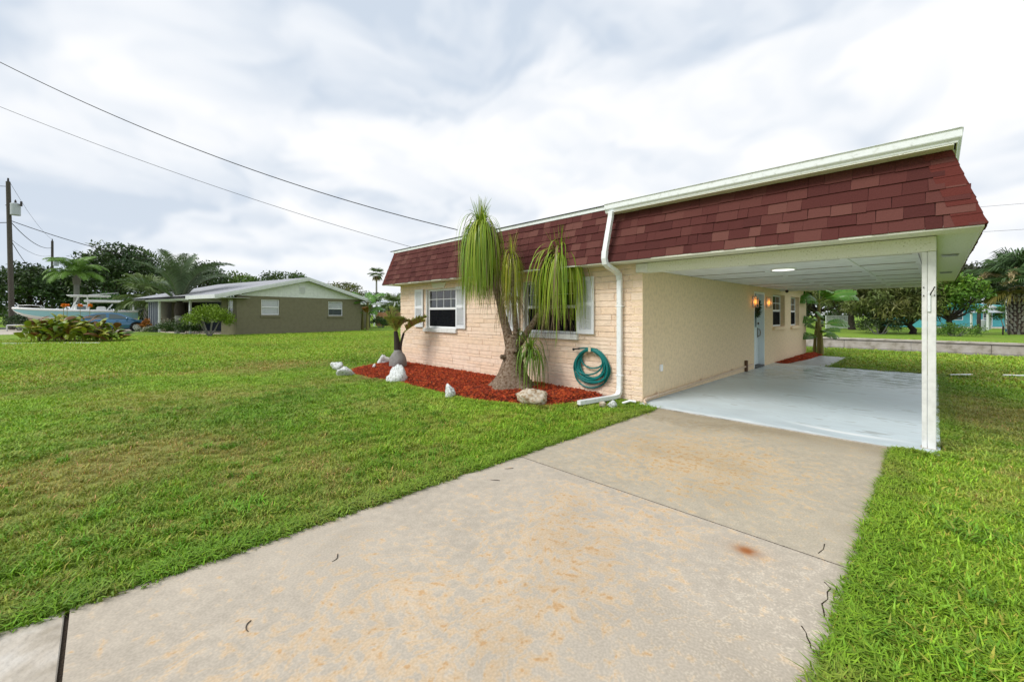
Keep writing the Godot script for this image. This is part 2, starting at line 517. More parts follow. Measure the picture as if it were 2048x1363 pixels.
func dryness(x: float, z: float) -> float:   # how much of the turf is straw coloured, copied from the worn patches in the photograph
	var a := patch_noise.get_noise_2d(x, z) * 0.75 + patch_fine.get_noise_2d(x, z) * 0.5
	var p := Vector2(x, z)
	a += 0.45 * bump_at(p, Vector2(-4.6, -0.8), Vector2(1.3, 1.2))
	a += 0.40 * bump_at(p, Vector2(-7.0, -0.4), Vector2(1.3, 1.0))
	a += 0.30 * bump_at(p, Vector2(-12.5, -3.8), Vector2(2.0, 1.2))
	a += 0.50 * bump_at(p, Vector2(0.55, -8.5), Vector2(0.7, 2.2))
	a += 0.35 * bump_at(p, Vector2(-0.6, -16.5), Vector2(3.0, 1.2))
	a -= 0.35 * bump_at(p, Vector2(0.6, -4.0), Vector2(1.0, 1.8))
	a -= 0.30 * bump_at(p, Vector2(-3.8, -3.4), Vector2(0.6, 3.5))
	return clampf(a * 1.25 + 0.26 - 0.22 * smoothstep(9.0, 20.0, Vector2(x + 2.0, z + 2.0).length()), 0.0, 1.0)

func turf_color(x: float, z: float) -> Color:
	var d := dryness(x, z)
	var lush := Color(0.175, 0.335, 0.026)
	var light := Color(0.300, 0.490, 0.045)
	var straw := Color(0.430, 0.355, 0.125)
	var a := lush.lerp(light, clampf(0.45 + patch_noise.get_noise_2d(x * 0.6 + 50.0, z * 0.6) * 1.1 + 0.55 * smoothstep(8.0, 22.0, Vector2(x + 2.0, z + 2.0).length()), 0, 1))
	return a.lerp(straw, d * lerpf(0.75, 0.40, smoothstep(8.0, 20.0, Vector2(x + 2.0, z + 2.0).length())))

func lawn_sheet(x0: float, x1: float, z0: float, z1: float) -> MB:
	var mb := MB.new()
	var axis := func(a: float, b: float) -> Array:
		var out := [a]
		var q := a
		while q < b - 0.01:
			var far := maxf(absf(q + 8.0) - 24.0, 0.0)
			q = minf(b, q + (0.5 if far <= 0.0 else clampf(far * 0.25, 1.0, 30.0)))
			out.append(q)
		return out
	var xs: Array = axis.call(x0, x1)
	var zs: Array = axis.call(z0, z1)
	for j in zs.size():
		for i in xs.size():
			var x: float = xs[i]
			var z: float = zs[j]
			mb.v.append(Vector3(x, ground_y(x, z), z)); mb.n.append(Vector3.UP); mb.uv.append(Vector2(x, z)); mb.c.append(turf_color(x, z))
	var w := xs.size()
	for j in zs.size() - 1:
		for i in w - 1:
			var p := j * w + i
			mb.ix.append_array(PackedInt32Array([p, p + 1, p + w, p + 1, p + w + 1, p + w]))
	return mb

func drive_texture() -> ImageTexture:
	# x from -3.10 to -0.33, z from -6.30 to 0.12: stained, sun-bleached concrete with rust and calcium tide marks
	var w := 880
	var h := 2032
	var n1 := noise(81, 2.6, 5)
	var n2 := noise(82, 0.55, 3)
	var n3 := noise(83, 11.0, 3)
	var n4 := noise(84, 60.0, 2)
	var n5 := noise(85, 9.0, 5)
	var out := PackedByteArray()
	out.resize(w * h * 3)
	var k := 0
	for j in h:
		var z := -6.30 + 6.42 * (j + 0.5) / h
		for i in w:
			var x := -3.10 + 2.77 * (i + 0.5) / w
			var big := n2.get_noise_2d(x, z)
			var a := n1.get_noise_2d(x * 1.5 + big * 0.8, z * 0.9)
			var f := n4.get_noise_2d(x, z)
			var m := n3.get_noise_2d(x, z)
			var g := 0.720 + (-0.015 if z < -3.14 else 0.0) + 0.03 * big + 0.03 * a + 0.05 * f + 0.035 * m
			var r := g * 1.035
			var gg := g * 0.975
			var b := g * (0.865 if z < -3.14 else 0.885)
			# regional weight of the orange stain
			var ux := (x + 1.75) / 0.85
			var reg := exp(-ux * ux) * (0.75 + 0.5 * big)
			if z < -3.14:
				var uz := (z + 4.4) / 1.1
				reg = exp(-ux * ux * 0.6) * exp(-uz * uz) * 1.15
			var lv := n5.get_noise_2d(x * 1.25 + a * 0.25, z) * 0.75 + m * 0.35 + a * 0.25
			var st := clampf((lv + reg * 0.70 - 0.34) * 3.0, 0.0, 1.0)
			r += st * 0.055; gg += st * 0.012; b -= st * 0.038
			var core := clampf((lv * 1.1 + n3.get_noise_2d(x * 2.0, z * 2.0 + 7.0) * 0.5 + reg * 0.55 - 0.78) * 3.4, 0.0, 1.0)
			r -= core * 0.035; gg -= core * 0.085; b -= core * 0.13
			# pale tide mark where the stain ends
			var edge := clampf(1.0 - absf(lv + reg * 0.62 - 0.38) * 14.0, 0.0, 1.0) * reg
			r += edge * 0.05; gg += edge * 0.04; b += edge * 0.03
			# grey weathering toward the worn far corner and the right margin
			var wx := (x + 0.5) / 0.55
			var wz := (z + 2.4) / 0.9
			var spots := clampf((m + f * 0.9 - 0.28) * 4.0, 0, 1) * exp(-wx * wx - wz * wz)
			r += spots * 0.06; gg += spots * 0.06; b += spots * 0.055
			var dk := clampf((big * 1.2 + m * 0.5 - 0.12) * 1.5, 0, 1) * 0.055
			r -= dk; gg -= dk; b -= dk
			if z < -5.5:
				var t := clampf((-5.5 - z) / 0.7 + m * 0.5 + big * 0.6, 0, 1) * 0.08
				r -= t; gg -= t * 1.1; b -= t * 1.25
			# one rust bloom
			var dx := (x + 0.842) / 0.055
			var dz := (z + 2.913) / 0.045
			var q := exp(-(dx * dx + dz * dz) * (0.8 + 0.5 * m)) * clampf(0.8 + m * 0.7, 0, 1)
			var q2 := exp(-(dx * dx + dz * dz) * 0.16) * clampf(0.35 + m * 0.6, 0, 1) * 0.45
			r = lerpf(r, 0.55, q * 0.9); gg = lerpf(gg, 0.27, q * 0.9); b = lerpf(b, 0.10, q * 0.9)
			r = lerpf(r, 0.72, q2); gg = lerpf(gg, 0.52, q2); b = lerpf(b, 0.34, q2)
			out[k] = int(clampf(r, 0, 1) * 255); out[k + 1] = int(clampf(gg, 0, 1) * 255); out[k + 2] = int(clampf(b, 0, 1) * 255)
			k += 3
	return ImageTexture.create_from_image(Image.create_from_data(w, h, false, Image.FORMAT_RGB8, out))

func floor_textures() -> Array:
	# painted carport floor: brush marks, worn and wet spots. x -3.46..0.03, z -14.52..-6.28
	var w := 448
	var h := 1056
	var n1 := noise(91, 1.1, 5)
	var n2 := noise(92, 5.0, 4)
	var n3 := noise(93, 0.5, 3)
	var out := PackedByteArray()
	out.resize(w * h * 3)
	var ro := PackedByteArray()
	ro.resize(w * h * 3)
	var k := 0
	for j in h:
		var z := -14.52 + 8.24 * (j + 0.5) / h
		for i in w:
			var x := -3.46 + 3.49 * (i + 0.5) / w
			var a := n1.get_noise_2d(x * 0.6, z * 1.6)
			var m := n2.get_noise_2d(x * 0.5, z * 2.2)
			var big := n3.get_noise_2d(x, z)
			var g := 0.85 + 0.045 * a + 0.03 * m + 0.03 * big
			var r := g * 0.925
			var gg := g * 0.985
			var b := g * 1.02
			var ruf := 0.42 + 0.10 * a
			# bare grey concrete showing through thin paint
			var bare := clampf((a * 0.8 + m * 0.8 - 0.40) * 6.0, 0, 1)
			r = lerpf(r, 0.60, bare * 0.65); gg = lerpf(gg, 0.62, bare * 0.65); b = lerpf(b, 0.62, bare * 0.65)
			# wet streaks at the back
			var back := smoothstep(-10.0, -12.4, z) * (1.0 - smoothstep(-14.3, -14.52, z) * 0.3)
			var wet := clampf((n2.get_noise_2d(x * 0.35 + 30.0, z * 2.6) + a * 0.35 - 0.13) * 8.0, 0, 1) * back
			r = lerpf(r, 0.50, wet * 0.8); gg = lerpf(gg, 0.56, wet * 0.8); b = lerpf(b, 0.57, wet * 0.8)
			ruf = lerpf(ruf, 0.05, wet)
			# fresh white brush strokes by the front edge
			if z > -7.4:
				var u := (x + 0.85) / 0.62
				var v := (z + 6.62 + 0.10 * u * u - 0.05 * u + 0.015 * m) / 0.055
				var s := exp(-v * v) * clampf(1.2 - absf(u), 0, 1)
				var v2 := (z + 6.36 + m * 0.05) / 0.05
				s = maxf(s, exp(-v2 * v2) * 0.8 * clampf(0.55 + a * 2.0, 0, 1))
				r = lerpf(r, 0.95, s); gg = lerpf(gg, 0.96, s); b = lerpf(b, 0.97, s)
			out[k] = int(clampf(r, 0, 1) * 255); out[k + 1] = int(clampf(gg, 0, 1) * 255); out[k + 2] = int(clampf(b, 0, 1) * 255)
			var q := int(clampf(ruf, 0, 1) * 255)
			ro[k] = q; ro[k + 1] = q; ro[k + 2] = q
			k += 3
	return [ImageTexture.create_from_image(Image.create_from_data(w, h, false, Image.FORMAT_RGB8, out)), ImageTexture.create_from_image(Image.create_from_data(w, h, false, Image.FORMAT_RGB8, ro))]

func top_sheet(x0, x1, z0, z1, y, u0, u1, v0, v1, wob := 0.0) -> MB:   # paved top with its own texture coordinates
	var mb := MB.new()
	var rows := 40
	for j in rows + 1:
		var z: float = lerpf(z0, z1, float(j) / rows)
		var e := 0.0
		if wob > 0.0: e = patch_fine.get_noise_2d(z * 9.0, 3.0) * wob
		for i in 2:
			var x: float = (x0 if i == 0 else x1) + (e if i == 0 else -e)
			mb.v.append(Vector3(x, y, z)); mb.n.append(Vector3.UP); mb.c.append(Color.WHITE)
			mb.uv.append(Vector2((x - u0) / (u1 - u0), (z - v0) / (v1 - v0)))
	for j in rows:
		var p := j * 2
		mb.ix.append_array(PackedInt32Array([p, p + 1, p + 2, p + 1, p + 3, p + 2]))
	return mb

func skirt(mb: MB, x0, x1, z0, z1, y0, y1) -> void:
	var m := Vector3((x0 + x1) * 0.5, (y0 + y1) * 0.5, (z0 + z1) * 0.5)
	for s in [[x0, z0, x1, z0], [x1, z0, x1, z1], [x1, z1, x0, z1], [x0, z1, x0, z0]]:
		mb.face([Vector3(s[0], y0, s[1]), Vector3(s[2], y0, s[3]), Vector3(s[2], y1, s[3]), Vector3(s[0], y1, s[1])], m)

func make_ground() -> void:
	patch_noise = noise(61, 0.33, 4)
	patch_fine = noise(62, 2.3, 3)
	struct("lawn", lawn_sheet(-25.0, 60.0, -22.8, 60.0), M.lawn_ground)
	struct("neighbour_lawn", lawn_sheet(-400.0, -25.0, -400.0, 60.0), M.lawn_ground)
	struct("far_bank", lawn_sheet(-25.0, 60.0, -400.0, -32.75), M.lawn_ground)
	var mb := MB.new()
	mb.slab(-25.0, 60.0, -0.60, -0.55, -32.85, -22.7)
	struct("canal_water", mb, M.water)
	# seawalls
	var t = thing("seawall", "long grey concrete seawall across the canal", "seawall")
	for i in 22:
		mb = MB.new()
		var x0 := -25.0 + i * 3.0
		mb.slab(x0, x0 + 2.985, -1.0, -0.10, -33.05, -32.75, 0.012)
		part("wall_panel", mb, M.concrete_old, t)
	mb = MB.new()
	mb.slab(-25.0, 41.0, -0.10, 0.02, -33.1, -32.68, 0.02)
	part("cap", mb, M.concrete_old, t)
	t = thing("near_seawall", "low concrete edge where the back lawn meets the canal", "seawall")
	mb = MB.new()
	mb.slab(-25.0, 60.0, -1.0, -0.035, -22.82, -22.55, 0.02)
	part("cap", mb, M.concrete_old, t)
	# driveway slabs
	var dm := StandardMaterial3D.new()
	dm.resource_name = "driveway_concrete"
	dm.albedo_texture = drive_texture()
	dm.albedo_color = Color(0.97, 0.97, 0.97)
	dm.roughness = 0.8
	dm.metallic_specular = 0.3
	var drive := Node3D.new()
	drive.name = "driveway"
	add_child(drive)
	drive.set_meta("kind", "structure")
	for s in [[-6.285, -3.146], [-3.134, 0.116]]:
		var sl = part("slab", top_sheet(-3.095, -0.335, s[0], s[1], 0.0, -3.10, -0.33, -6.30, 0.12, 0.012), dm, drive)
		mb = MB.new()
		skirt(mb, -3.09, -0.34, s[0], s[1], -0.10, -0.001)
		part("slab_edge", mb, M.concrete_edge, sl)
	mb = MB.new()
	mb.slab(-3.095, -0.335, -0.1, 0.0, 0.134, 4.5, 0.004)
	part("slab", mb, M.concrete, drive)
	mb = MB.new()
	mb.slab(-3.08, -0.35, -0.1, -0.012, -6.2, 4.4)
	part("joint_filler", mb, M.soil, drive)
	# cracks, open and filled with dirt
	for line in [[[-0.441, -2.885], [-0.425, -2.865], [-0.405, -2.842], [-0.413, -2.79], [-0.401, -2.722], [-0.416, -2.657], [-0.40, -2.60], [-0.386, -2.541]], [[-0.456, -2.40], [-0.43, -2.362], [-0.42, -2.33], [-0.405, -2.303], [-0.395, -2.27], [-0.375, -2.246]], [[-0.52, -3.20], [-0.505, -3.28], [-0.512, -3.36]]]:
		mb = MB.new()
		var pts := []
		var ws := []
		for i in line.size():
			pts.append(Vector3(line[i][0], 0.0015, line[i][1])); ws.append(0.0035 + 0.004 * sin(i * 2.1 + 1.0) * sin(i * 2.1 + 1.0))
		mb.ribbon(pts, ws, Vector3.RIGHT)
		part("crack", mb, M.soil, drive)
	# carport floor
	var ft := floor_textures()
	var fm := StandardMaterial3D.new()
	fm.resource_name = "painted_floor"
	fm.albedo_texture = ft[0]
	fm.roughness_texture = ft[1]
	fm.roughness = 1.0
	fm.metallic_specular = 0.5
	var fl = struct("carport_floor", top_sheet(-3.455, 0.03, -14.52, -6.28, 0.015, -3.46, 0.03, -14.52, -6.28), fm)
	mb = MB.new()
	skirt(mb, -3.455, 0.03, -14.52, -6.28, -0.12, 0.015)
	part("slab_edge", mb, M.concrete_old, fl)
	mb = MB.new()
	mb.slab(-3.30, -2.12, -0.1, 0.005, -18.3, -14.53, 0.01)
	struct("walkway", mb, M.walk_wet)
	mb = MB.new()
	mb.slab(-55.5, -42.4, 0.0, 0.155, -4.6, 16.0, 0.02)
	struct("neighbour_driveway", mb, M.concrete)
	mb = MB.new()
	mb.slab(-64.0, -57.0, 0.0, 0.15, -30.0, 60.0)
	struct("road", mb, M.asphalt)
	# mulch beds
	for b in [[bed_poly, "mulch_bed", 17000], [side_poly, "side_mulch_bed", 3500]]:
		make_mulch(b[0], b[1], b[2])

func bed_height(p: Vector2, poly: PackedVector2Array) -> float:
	var d := 9.0
	for i in poly.size():
		var q := Geometry2D.get_closest_point_to_segment(p, poly[i], poly[(i + 1) % poly.size()])
		if absf(poly[i].y + 6.44) < 0.01 and absf(poly[(i + 1) % poly.size()].y + 6.44) < 0.01: continue
		d = minf(d, p.distance_to(q))
	return 0.07 * smoothstep(0.0, 0.35, d) + patch_fine.get_noise_2d(p.x * 0.8, p.y * 0.8) * 0.02

func make_mulch(poly: PackedVector2Array, called: String, many: int) -> void:
	var mb := MB.new()
	var lo := poly[0]
	var hi := poly[0]
	for q in poly:
		lo = lo.min(q); hi = hi.max(q)
	var st := 0.12
	var nx := int((hi.x - lo.x) / st) + 1
	var nz := int((hi.y - lo.y) / st) + 1
	var at := {}
	for j in nz + 1:
		for i in nx + 1:
			var p := Vector2(lo.x + i * st, lo.y + j * st)
			if not Geometry2D.is_point_in_polygon(p, poly):
				var best := p
				var bd := 99.0
				for k in poly.size():
					var q := Geometry2D.get_closest_point_to_segment(p, poly[k], poly[(k + 1) % poly.size()])
					if p.distance_to(q) < bd: bd = p.distance_to(q); best = q
				if bd > st * 1.5: continue
				p = best
			at[Vector2i(i, j)] = Vector3(p.x, bed_height(p, poly) - 0.012, p.y)
	for q in at:
		var a: Vector2i = q
		if at.has(a + Vector2i(1, 0)) and at.has(a + Vector2i(0, 1)) and at.has(a + Vector2i(1, 1)):
			mb.tri(at[a], at[a + Vector2i(0, 1)], at[a + Vector2i(1, 1)])
			mb.tri(at[a], at[a + Vector2i(1, 1)], at[a + Vector2i(1, 0)])
	var bed = struct(called, mb, M.mulch_base)
	# shredded chips
	rng.seed = 900 + many
	var chip := MB.new()
	for k in 3:
		var d := Vector3(rf(-1, 1), rf(-0.15, 0.35), rf(-1, 1)).normalized()
		var l := rf(0.03, 0.06)
		var c := Vector3(rf(-0.02, 0.02), rf(0, 0.01), rf(-0.02, 0.02))
		var B := Basis(d, Vector3.UP.cross(d).normalized().cross(d) * -1.0, Vector3.UP.cross(d).normalized()).orthonormalized()
		chip.box(c, Vector3(l, 0.004, rf(0.006, 0.014)), 0.0, B)
	var mm := MultiMesh.new()
	mm.transform_format = MultiMesh.TRANSFORM_3D
	mm.use_colors = true
	mm.mesh = chip.mesh()
	var tf := []
	while tf.size() < many:
		var p := Vector2(rf(lo.x, hi.x), rf(lo.y, hi.y))
		if not Geometry2D.is_point_in_polygon(p, poly): continue
		tf.append(p)
	mm.instance_count = many
	for i in many:
		var p: Vector2 = tf[i]
		var B := Basis(Vector3.UP, rf(0, TAU)) * Basis(Vector3.RIGHT, rf(-0.5, 0.5)) * Basis(Vector3.FORWARD, rf(-0.5, 0.5))
		mm.set_instance_transform(i, Transform3D(B.scaled(Vector3.ONE * rf(0.6, 1.25)), Vector3(p.x, bed_height(p, poly) + rf(-0.008, 0.014), p.y)))
		var u := rng.randf()
		var col := Color(0.36, 0.050, 0.014)
		if u < 0.35: col = Color(0.20, 0.030, 0.012)
		elif u < 0.5: col = Color(0.46, 0.095, 0.022)
		elif u < 0.58: col = Color(0.09, 0.022, 0.012)
		mm.set_instance_color(i, col * rf(0.95, 1.5))
	var o := MultiMeshInstance3D.new()
	o.name = numbered(bed, "wood_chips")
	o.multimesh = mm
	o.material_override = M.mulch_chip
	o.set_meta("kind", "stuff")
	bed.add_child(o, true)

func tuft(sd: int, many: int, rad: float, hgt: float, wid: float) -> ArrayMesh:
	rng.seed = sd
	var mb := MB.new()
	for i in many:
		var a := rf(0, TAU)
		var r := sqrt(rng.randf()) * rad
		var p := Vector3(cos(a) * r, -0.005, sin(a) * r)
		var az := rf(0, TAU)
		var lean := rf(0.15, 1.0)
		var out := Vector3(cos(az), 0, sin(az))
		var l := hgt * rf(0.6, 1.35)
		var d0 := (Vector3.UP + out * lean * 0.6).normalized()
		var d1 := (Vector3.UP * rf(0.0, 0.7) + out * (lean + 0.35)).normalized()
		var side := out.cross(Vector3.UP)
		var w := wid * rf(0.7, 1.3)
		var q := p + d0 * l * 0.5
		var e := q + d1 * l * 0.55
		var s := rf(0.72, 1.25)
		mb.col = Color(s * rf(0.9, 1.15) / 1.8, s / 1.8, s * rf(0.7, 1.2) / 1.8)
		if rng.randf() < 0.10: mb.col = Color(0.95, 0.53, 1.0)
		mb.quad(p - side * w * 0.4, p + side * w * 0.4, q + side * w * 0.5, q - side * w * 0.5)
		mb.tri(q - side * w * 0.5, q + side * w * 0.5, e)
	return mb.mesh()

func make_grass() -> void:
	var kinds := []
	for k in 3: kinds.append(tuft(500 + k, 18, 0.055, 0.052, 0.0065))     # near turf
	for k in 2: kinds.append(tuft(520 + k, 26, 0.11, 0.058, 0.0095))      # middle distance
	for k in 2: kinds.append(tuft(540 + k, 30, 0.26, 0.062, 0.018))       # far
	kinds.append(tuft(560, 16, 0.05, 0.085, 0.0075))                       # rank edge growth
	kinds.append(tuft(570, 22, 0.06, 0.095, 0.012))                        # coarse broad-bladed clumps
	var tf := []
	var cl := []
	for k in kinds.size():
		tf.append([]); cl.append([])
	rng.seed = 777
	# rings round the viewing place, thinned with distance
	for ring in [[1.2, 3.2, 1000.0, 0], [3.2, 6.5, 560.0, 0], [6.5, 13.0, 210.0, 3], [13.0, 34.0, 60.0, 5]]:
		var area: float = PI * (ring[1] * ring[1] - ring[0] * ring[0]) * 150.0 / 360.0
		for i in int(area * ring[2]):
			var r := sqrt(rf(ring[0] * ring[0], ring[1] * ring[1]))
			var a := deg_to_rad(45.5 + rf(-75.0, 75.0))
			var x := -sin(a) * r
			var z := -cos(a) * r
			if not is_lawn(x, z): continue
			var dry := dryness(x, z)
			if rng.randf() < dry * 0.45 or patch_fine.get_noise_2d(x * 2.4, z * 2.4 + 40.0) < -0.30 - rf(0.0, 0.25): continue
			var k: int = ring[3] + rng.randi() % (3 if ring[3] == 0 else 2)
			var s := rf(0.75, 1.25) * (1.0 - 0.25 * dry) * (1.0 + 0.55 * patch_fine.get_noise_2d(x * 1.6 + 20.0, z * 1.6))
			tf[k].append(Transform3D(Basis(Vector3.UP, rf(0, TAU)).scaled(Vector3(s, s * rf(0.8, 1.2), s)), Vector3(x, ground_y(x, z), z)))
			var vr := 0.2 if ring[3] == 0 else (0.13 if ring[3] == 3 else 0.07)
			cl[k].append(turf_color(x, z) * rf(1.0 - vr, 1.0 + vr) * 1.8)
	# longer growth along paving and bed edges
	var edges := [[Vector2(-3.13, -6.1), Vector2(-3.13, 0.6), 2600, 0.10], [Vector2(-0.30, -6.2), Vector2(-0.30, -1.0), 2200, 0.10], [Vector2(-3.2, -6.15), Vector2(-3.9, -6.3), 420, 0.22], [Vector2(-0.30, -6.25), Vector2(0.1, -6.35), 260, 0.06], [Vector2(-2.08, -14.58), Vector2(0.6, -14.6), 700, 0.06], [Vector2(0.08, -14.4), Vector2(0.08, -6.6), 900, 0.06], [Vector2(-2.08, -14.6), Vector2(-2.08, -18.2), 420, 0.05]]
	for e in edges:
		for i in int(e[2]):
			var p: Vector2 = e[0].lerp(e[1], rng.randf()) + Vector2(rng.randfn(), rng.randfn()) * e[3] * 0.6
			if not is_lawn(p.x, p.y): continue
			tf[7].append(Transform3D(Basis(Vector3.UP, rf(0, TAU)).scaled(Vector3.ONE * rf(0.6, 1.15)), Vector3(p.x, -0.02, p.y)))
			cl[7].append(turf_color(p.x, p.y).lerp(Color(0.13, 0.29, 0.02), 0.4) * rf(0.8, 1.2) * 1.8)
	for i in 2600:
		var x := rf(-9.0, 1.6)
		var z := rf(-6.2, 1.2)
		if not is_lawn(x, z): continue
		if patch_noise.get_noise_2d(x * 2.2 + 9.0, z * 2.2) + 0.5 * bump_at(Vector2(x, z), Vector2(-3.6, -0.4), Vector2(0.9, 1.8)) + 0.25 * bump_at(Vector2(x, z), Vector2(0.3, -3.0), Vector2(0.8, 2.0)) < 0.16: continue
		tf[8].append(Transform3D(Basis(Vector3.UP, rf(0, TAU)).scaled(Vector3.ONE * rf(0.55, 1.1)), Vector3(x, -0.02, z)))
		cl[8].append(Color(0.16, 0.33, 0.03) * rf(0.75, 1.25) * 1.8)
	for i in bed_poly.size() - 1:
		for j in 130:
			var p := bed_poly[i].lerp(bed_poly[i + 1], rng.randf()) + Vector2(rng.randfn(), absf(rng.randfn())) * 0.05
			tf[7].append(Transform3D(Basis(Vector3.UP, rf(0, TAU)).scaled(Vector3.ONE * rf(0.5, 1.1)), Vector3(p.x, -0.02, p.y)))
			cl[7].append(turf_color(p.x, p.y) * rf(0.8, 1.2) * 1.8)
	var root := Node3D.new()
	root.name = "grass"
	add_child(root)
	root.set_meta("kind", "stuff"); root.set_meta("label", "short green lawn grass with dry straw coloured patches"); root.set_meta("category", "grass")
	for k in kinds.size():
		var mm := MultiMesh.new()
		mm.transform_format = MultiMesh.TRANSFORM_3D
		mm.use_colors = true
		mm.mesh = kinds[k]
		mm.instance_count = tf[k].size()
		for i in tf[k].size():
			mm.set_instance_transform(i, tf[k][i])
			mm.set_instance_color(i, cl[k][i])
		var o := MultiMeshInstance3D.new()
		o.name = numbered(root, "grass_blades")
		o.multimesh = mm
		o.material_override = M.grass_blade
		o.set_meta("kind", "stuff")
		root.add_child(o, true)

# ---------------------------------------------------------------- walls with openings
# plane "z": wall lies at z = c, a runs along x. plane "x": wall lies at x = c, a runs along z.
func wall_box(mb: MB, plane: String, a0, a1, y0, y1, c0, c1, bev := 0.0) -> void:
	if plane == "z": mb.slab(a0, a1, y0, y1, c0, c1, bev)
	else: mb.slab(c0, c1, y0, y1, a0, a1, bev)

func wall_with(plane: String, a0, a1, y0, y1, c0, c1, holes: Array) -> MB:
	var mb := MB.new()
	var as_ := [a0, a1]
	for h in holes:
		as_.append(h[0]); as_.append(h[1])
	as_.sort()
	for i in as_.size() - 1:
		if as_[i + 1] - as_[i] < 0.001: continue
		var m: float = (as_[i] + as_[i + 1]) * 0.5
		var at: float = y0
		var mine := []
		for h in holes:
			if m > h[0] and m < h[1]: mine.append(h)
		for h in mine:
			if h[2] > at + 0.001: wall_box(mb, plane, as_[i], as_[i + 1], at, h[2], c0, c1)
			at = h[3]
		if y1 > at + 0.001: wall_box(mb, plane, as_[i], as_[i + 1], at, y1, c0, c1)
	return mb

func window(parent, plane: String, a0, a1, y0, y1, c, inward: float, cols: int, mat_frame: Material, screen := true, blind := 0.0):
	# a single-hung window in the opening; c is the outer face of its frame; inward is the sign towards the room
	var f := 0.045
	var d := 0.05
	var c1: float = c + inward * d
	var ym: float = (y0 + y1) * 0.5
	var mb := MB.new()
	wall_box(mb, plane, a0, a0 + f, y0, y1, c, c1, 0.004)
	wall_box(mb, plane, a1 - f, a1, y0, y1, c, c1, 0.004)
	wall_box(mb, plane, a0 + f, a1 - f, y1 - f, y1, c, c1, 0.004)
	wall_box(mb, plane, a0 + f, a1 - f, y0, y0 + f, c, c1, 0.004)
	var w = part("window", mb, mat_frame, parent)
	mb = MB.new()
	wall_box(mb, plane, a0 + f, a1 - f, ym - 0.03, ym + 0.03, c + inward * 0.003, c1, 0.004)
	part("meeting_rail", mb, mat_frame, w)
	var wa: float = (a1 - a0 - 2.0 * f) / cols
	for r in 2:
		var b0: float = y0 + f if r == 0 else ym + 0.03
		var b1: float = ym - 0.03 if r == 0 else y1 - f
		var rows := 2 if cols > 1 else 1
		var g: float = c + inward * (0.034 if r == 0 else 0.022)
		for k in cols:
			for q in rows:
				mb = MB.new()
				wall_box(mb, plane, a0 + f + wa * k + 0.006, a0 + f + wa * (k + 1) - 0.006, lerpf(b0, b1, float(q) / rows) + 0.006, lerpf(b0, b1, float(q + 1) / rows) - 0.006, g, g + inward * 0.004)
				part("pane", mb, M.window_glass if blind <= 0.0 else M.window_clear, w)
		if cols > 1:
			for k in range(1, cols):
				mb = MB.new()
				wall_box(mb, plane, a0 + f + wa * k - 0.008, a0 + f + wa * k + 0.008, b0, b1, g - inward * 0.004, g + inward * 0.010)
				part("muntin", mb, mat_frame, w)
			mb = MB.new()
			wall_box(mb, plane, a0 + f, a1 - f, (b0 + b1) * 0.5 - 0.008, (b0 + b1) * 0.5 + 0.008, g - inward * 0.006, g + inward * 0.012)
			part("muntin", mb, mat_frame, w)
	if screen:
		mb = MB.new()
		wall_box(mb, plane, a0 + f, a1 - f, y0 + f, ym - 0.03, c + inward * 0.010, c + inward * 0.012)
		part("insect_screen", mb, M.screen_mesh, w)
	if blind > 0.0:
		mb = MB.new()
		var nb := 14
		for i in nb:
			var yy: float = y1 - f - 0.01 - (y1 - y0 - 2.0 * f) * blind * (i + 0.5) / nb
			wall_box(mb, plane, a0 + f, a1 - f, yy - 0.5 * (y1 - y0) * blind / nb + 0.0015, yy + 0.5 * (y1 - y0) * blind / nb - 0.0015, c + inward * 0.06, c + inward * 0.063)
		part("blind", mb, M.blind, w)
	return w

func shutter(parent, x0, x1, y0, y1, z):
	var mb := MB.new()
	var s := 0.055
	var ym: float = y0 + (y1 - y0) * 0.52
	mb.slab(x0, x0 + s, y0, y1, z, z + 0.03, 0.004)
	mb.slab(x1 - s, x1, y0, y1, z, z + 0.03, 0.004)
	mb.slab(x0 + s, x1 - s, y0, y0 + 0.08, z, z + 0.03, 0.004)
	mb.slab(x0 + s, x1 - s, y1 - 0.08, y1, z, z + 0.03, 0.004)
	mb.slab(x0 + s, x1 - s, ym - 0.035, ym + 0.035, z, z + 0.03, 0.004)
	mb.slab(x0 + s, x1 - s, y0 + 0.08, y1 - 0.08, z, z + 0.006)
	var o = part("shutter", mb, M.shutter_white, parent)
	for seg in [[y0 + 0.08, ym - 0.035], [ym + 0.035, y1 - 0.08]]:
		var nl := int((seg[1] - seg[0]) / 0.033)
		for i in nl:
			mb = MB.new()
			var y: float = lerpf(seg[0], seg[1], (i + 0.5) / nl)
			mb.box(Vector3((x0 + x1) * 0.5, y, z + 0.017), Vector3(x1 - x0 - 2 * s, 0.032, 0.006), 0.0, Basis(Vector3.RIGHT, 0.55))
			part("louver", mb, M.shutter_white, o)
	return o

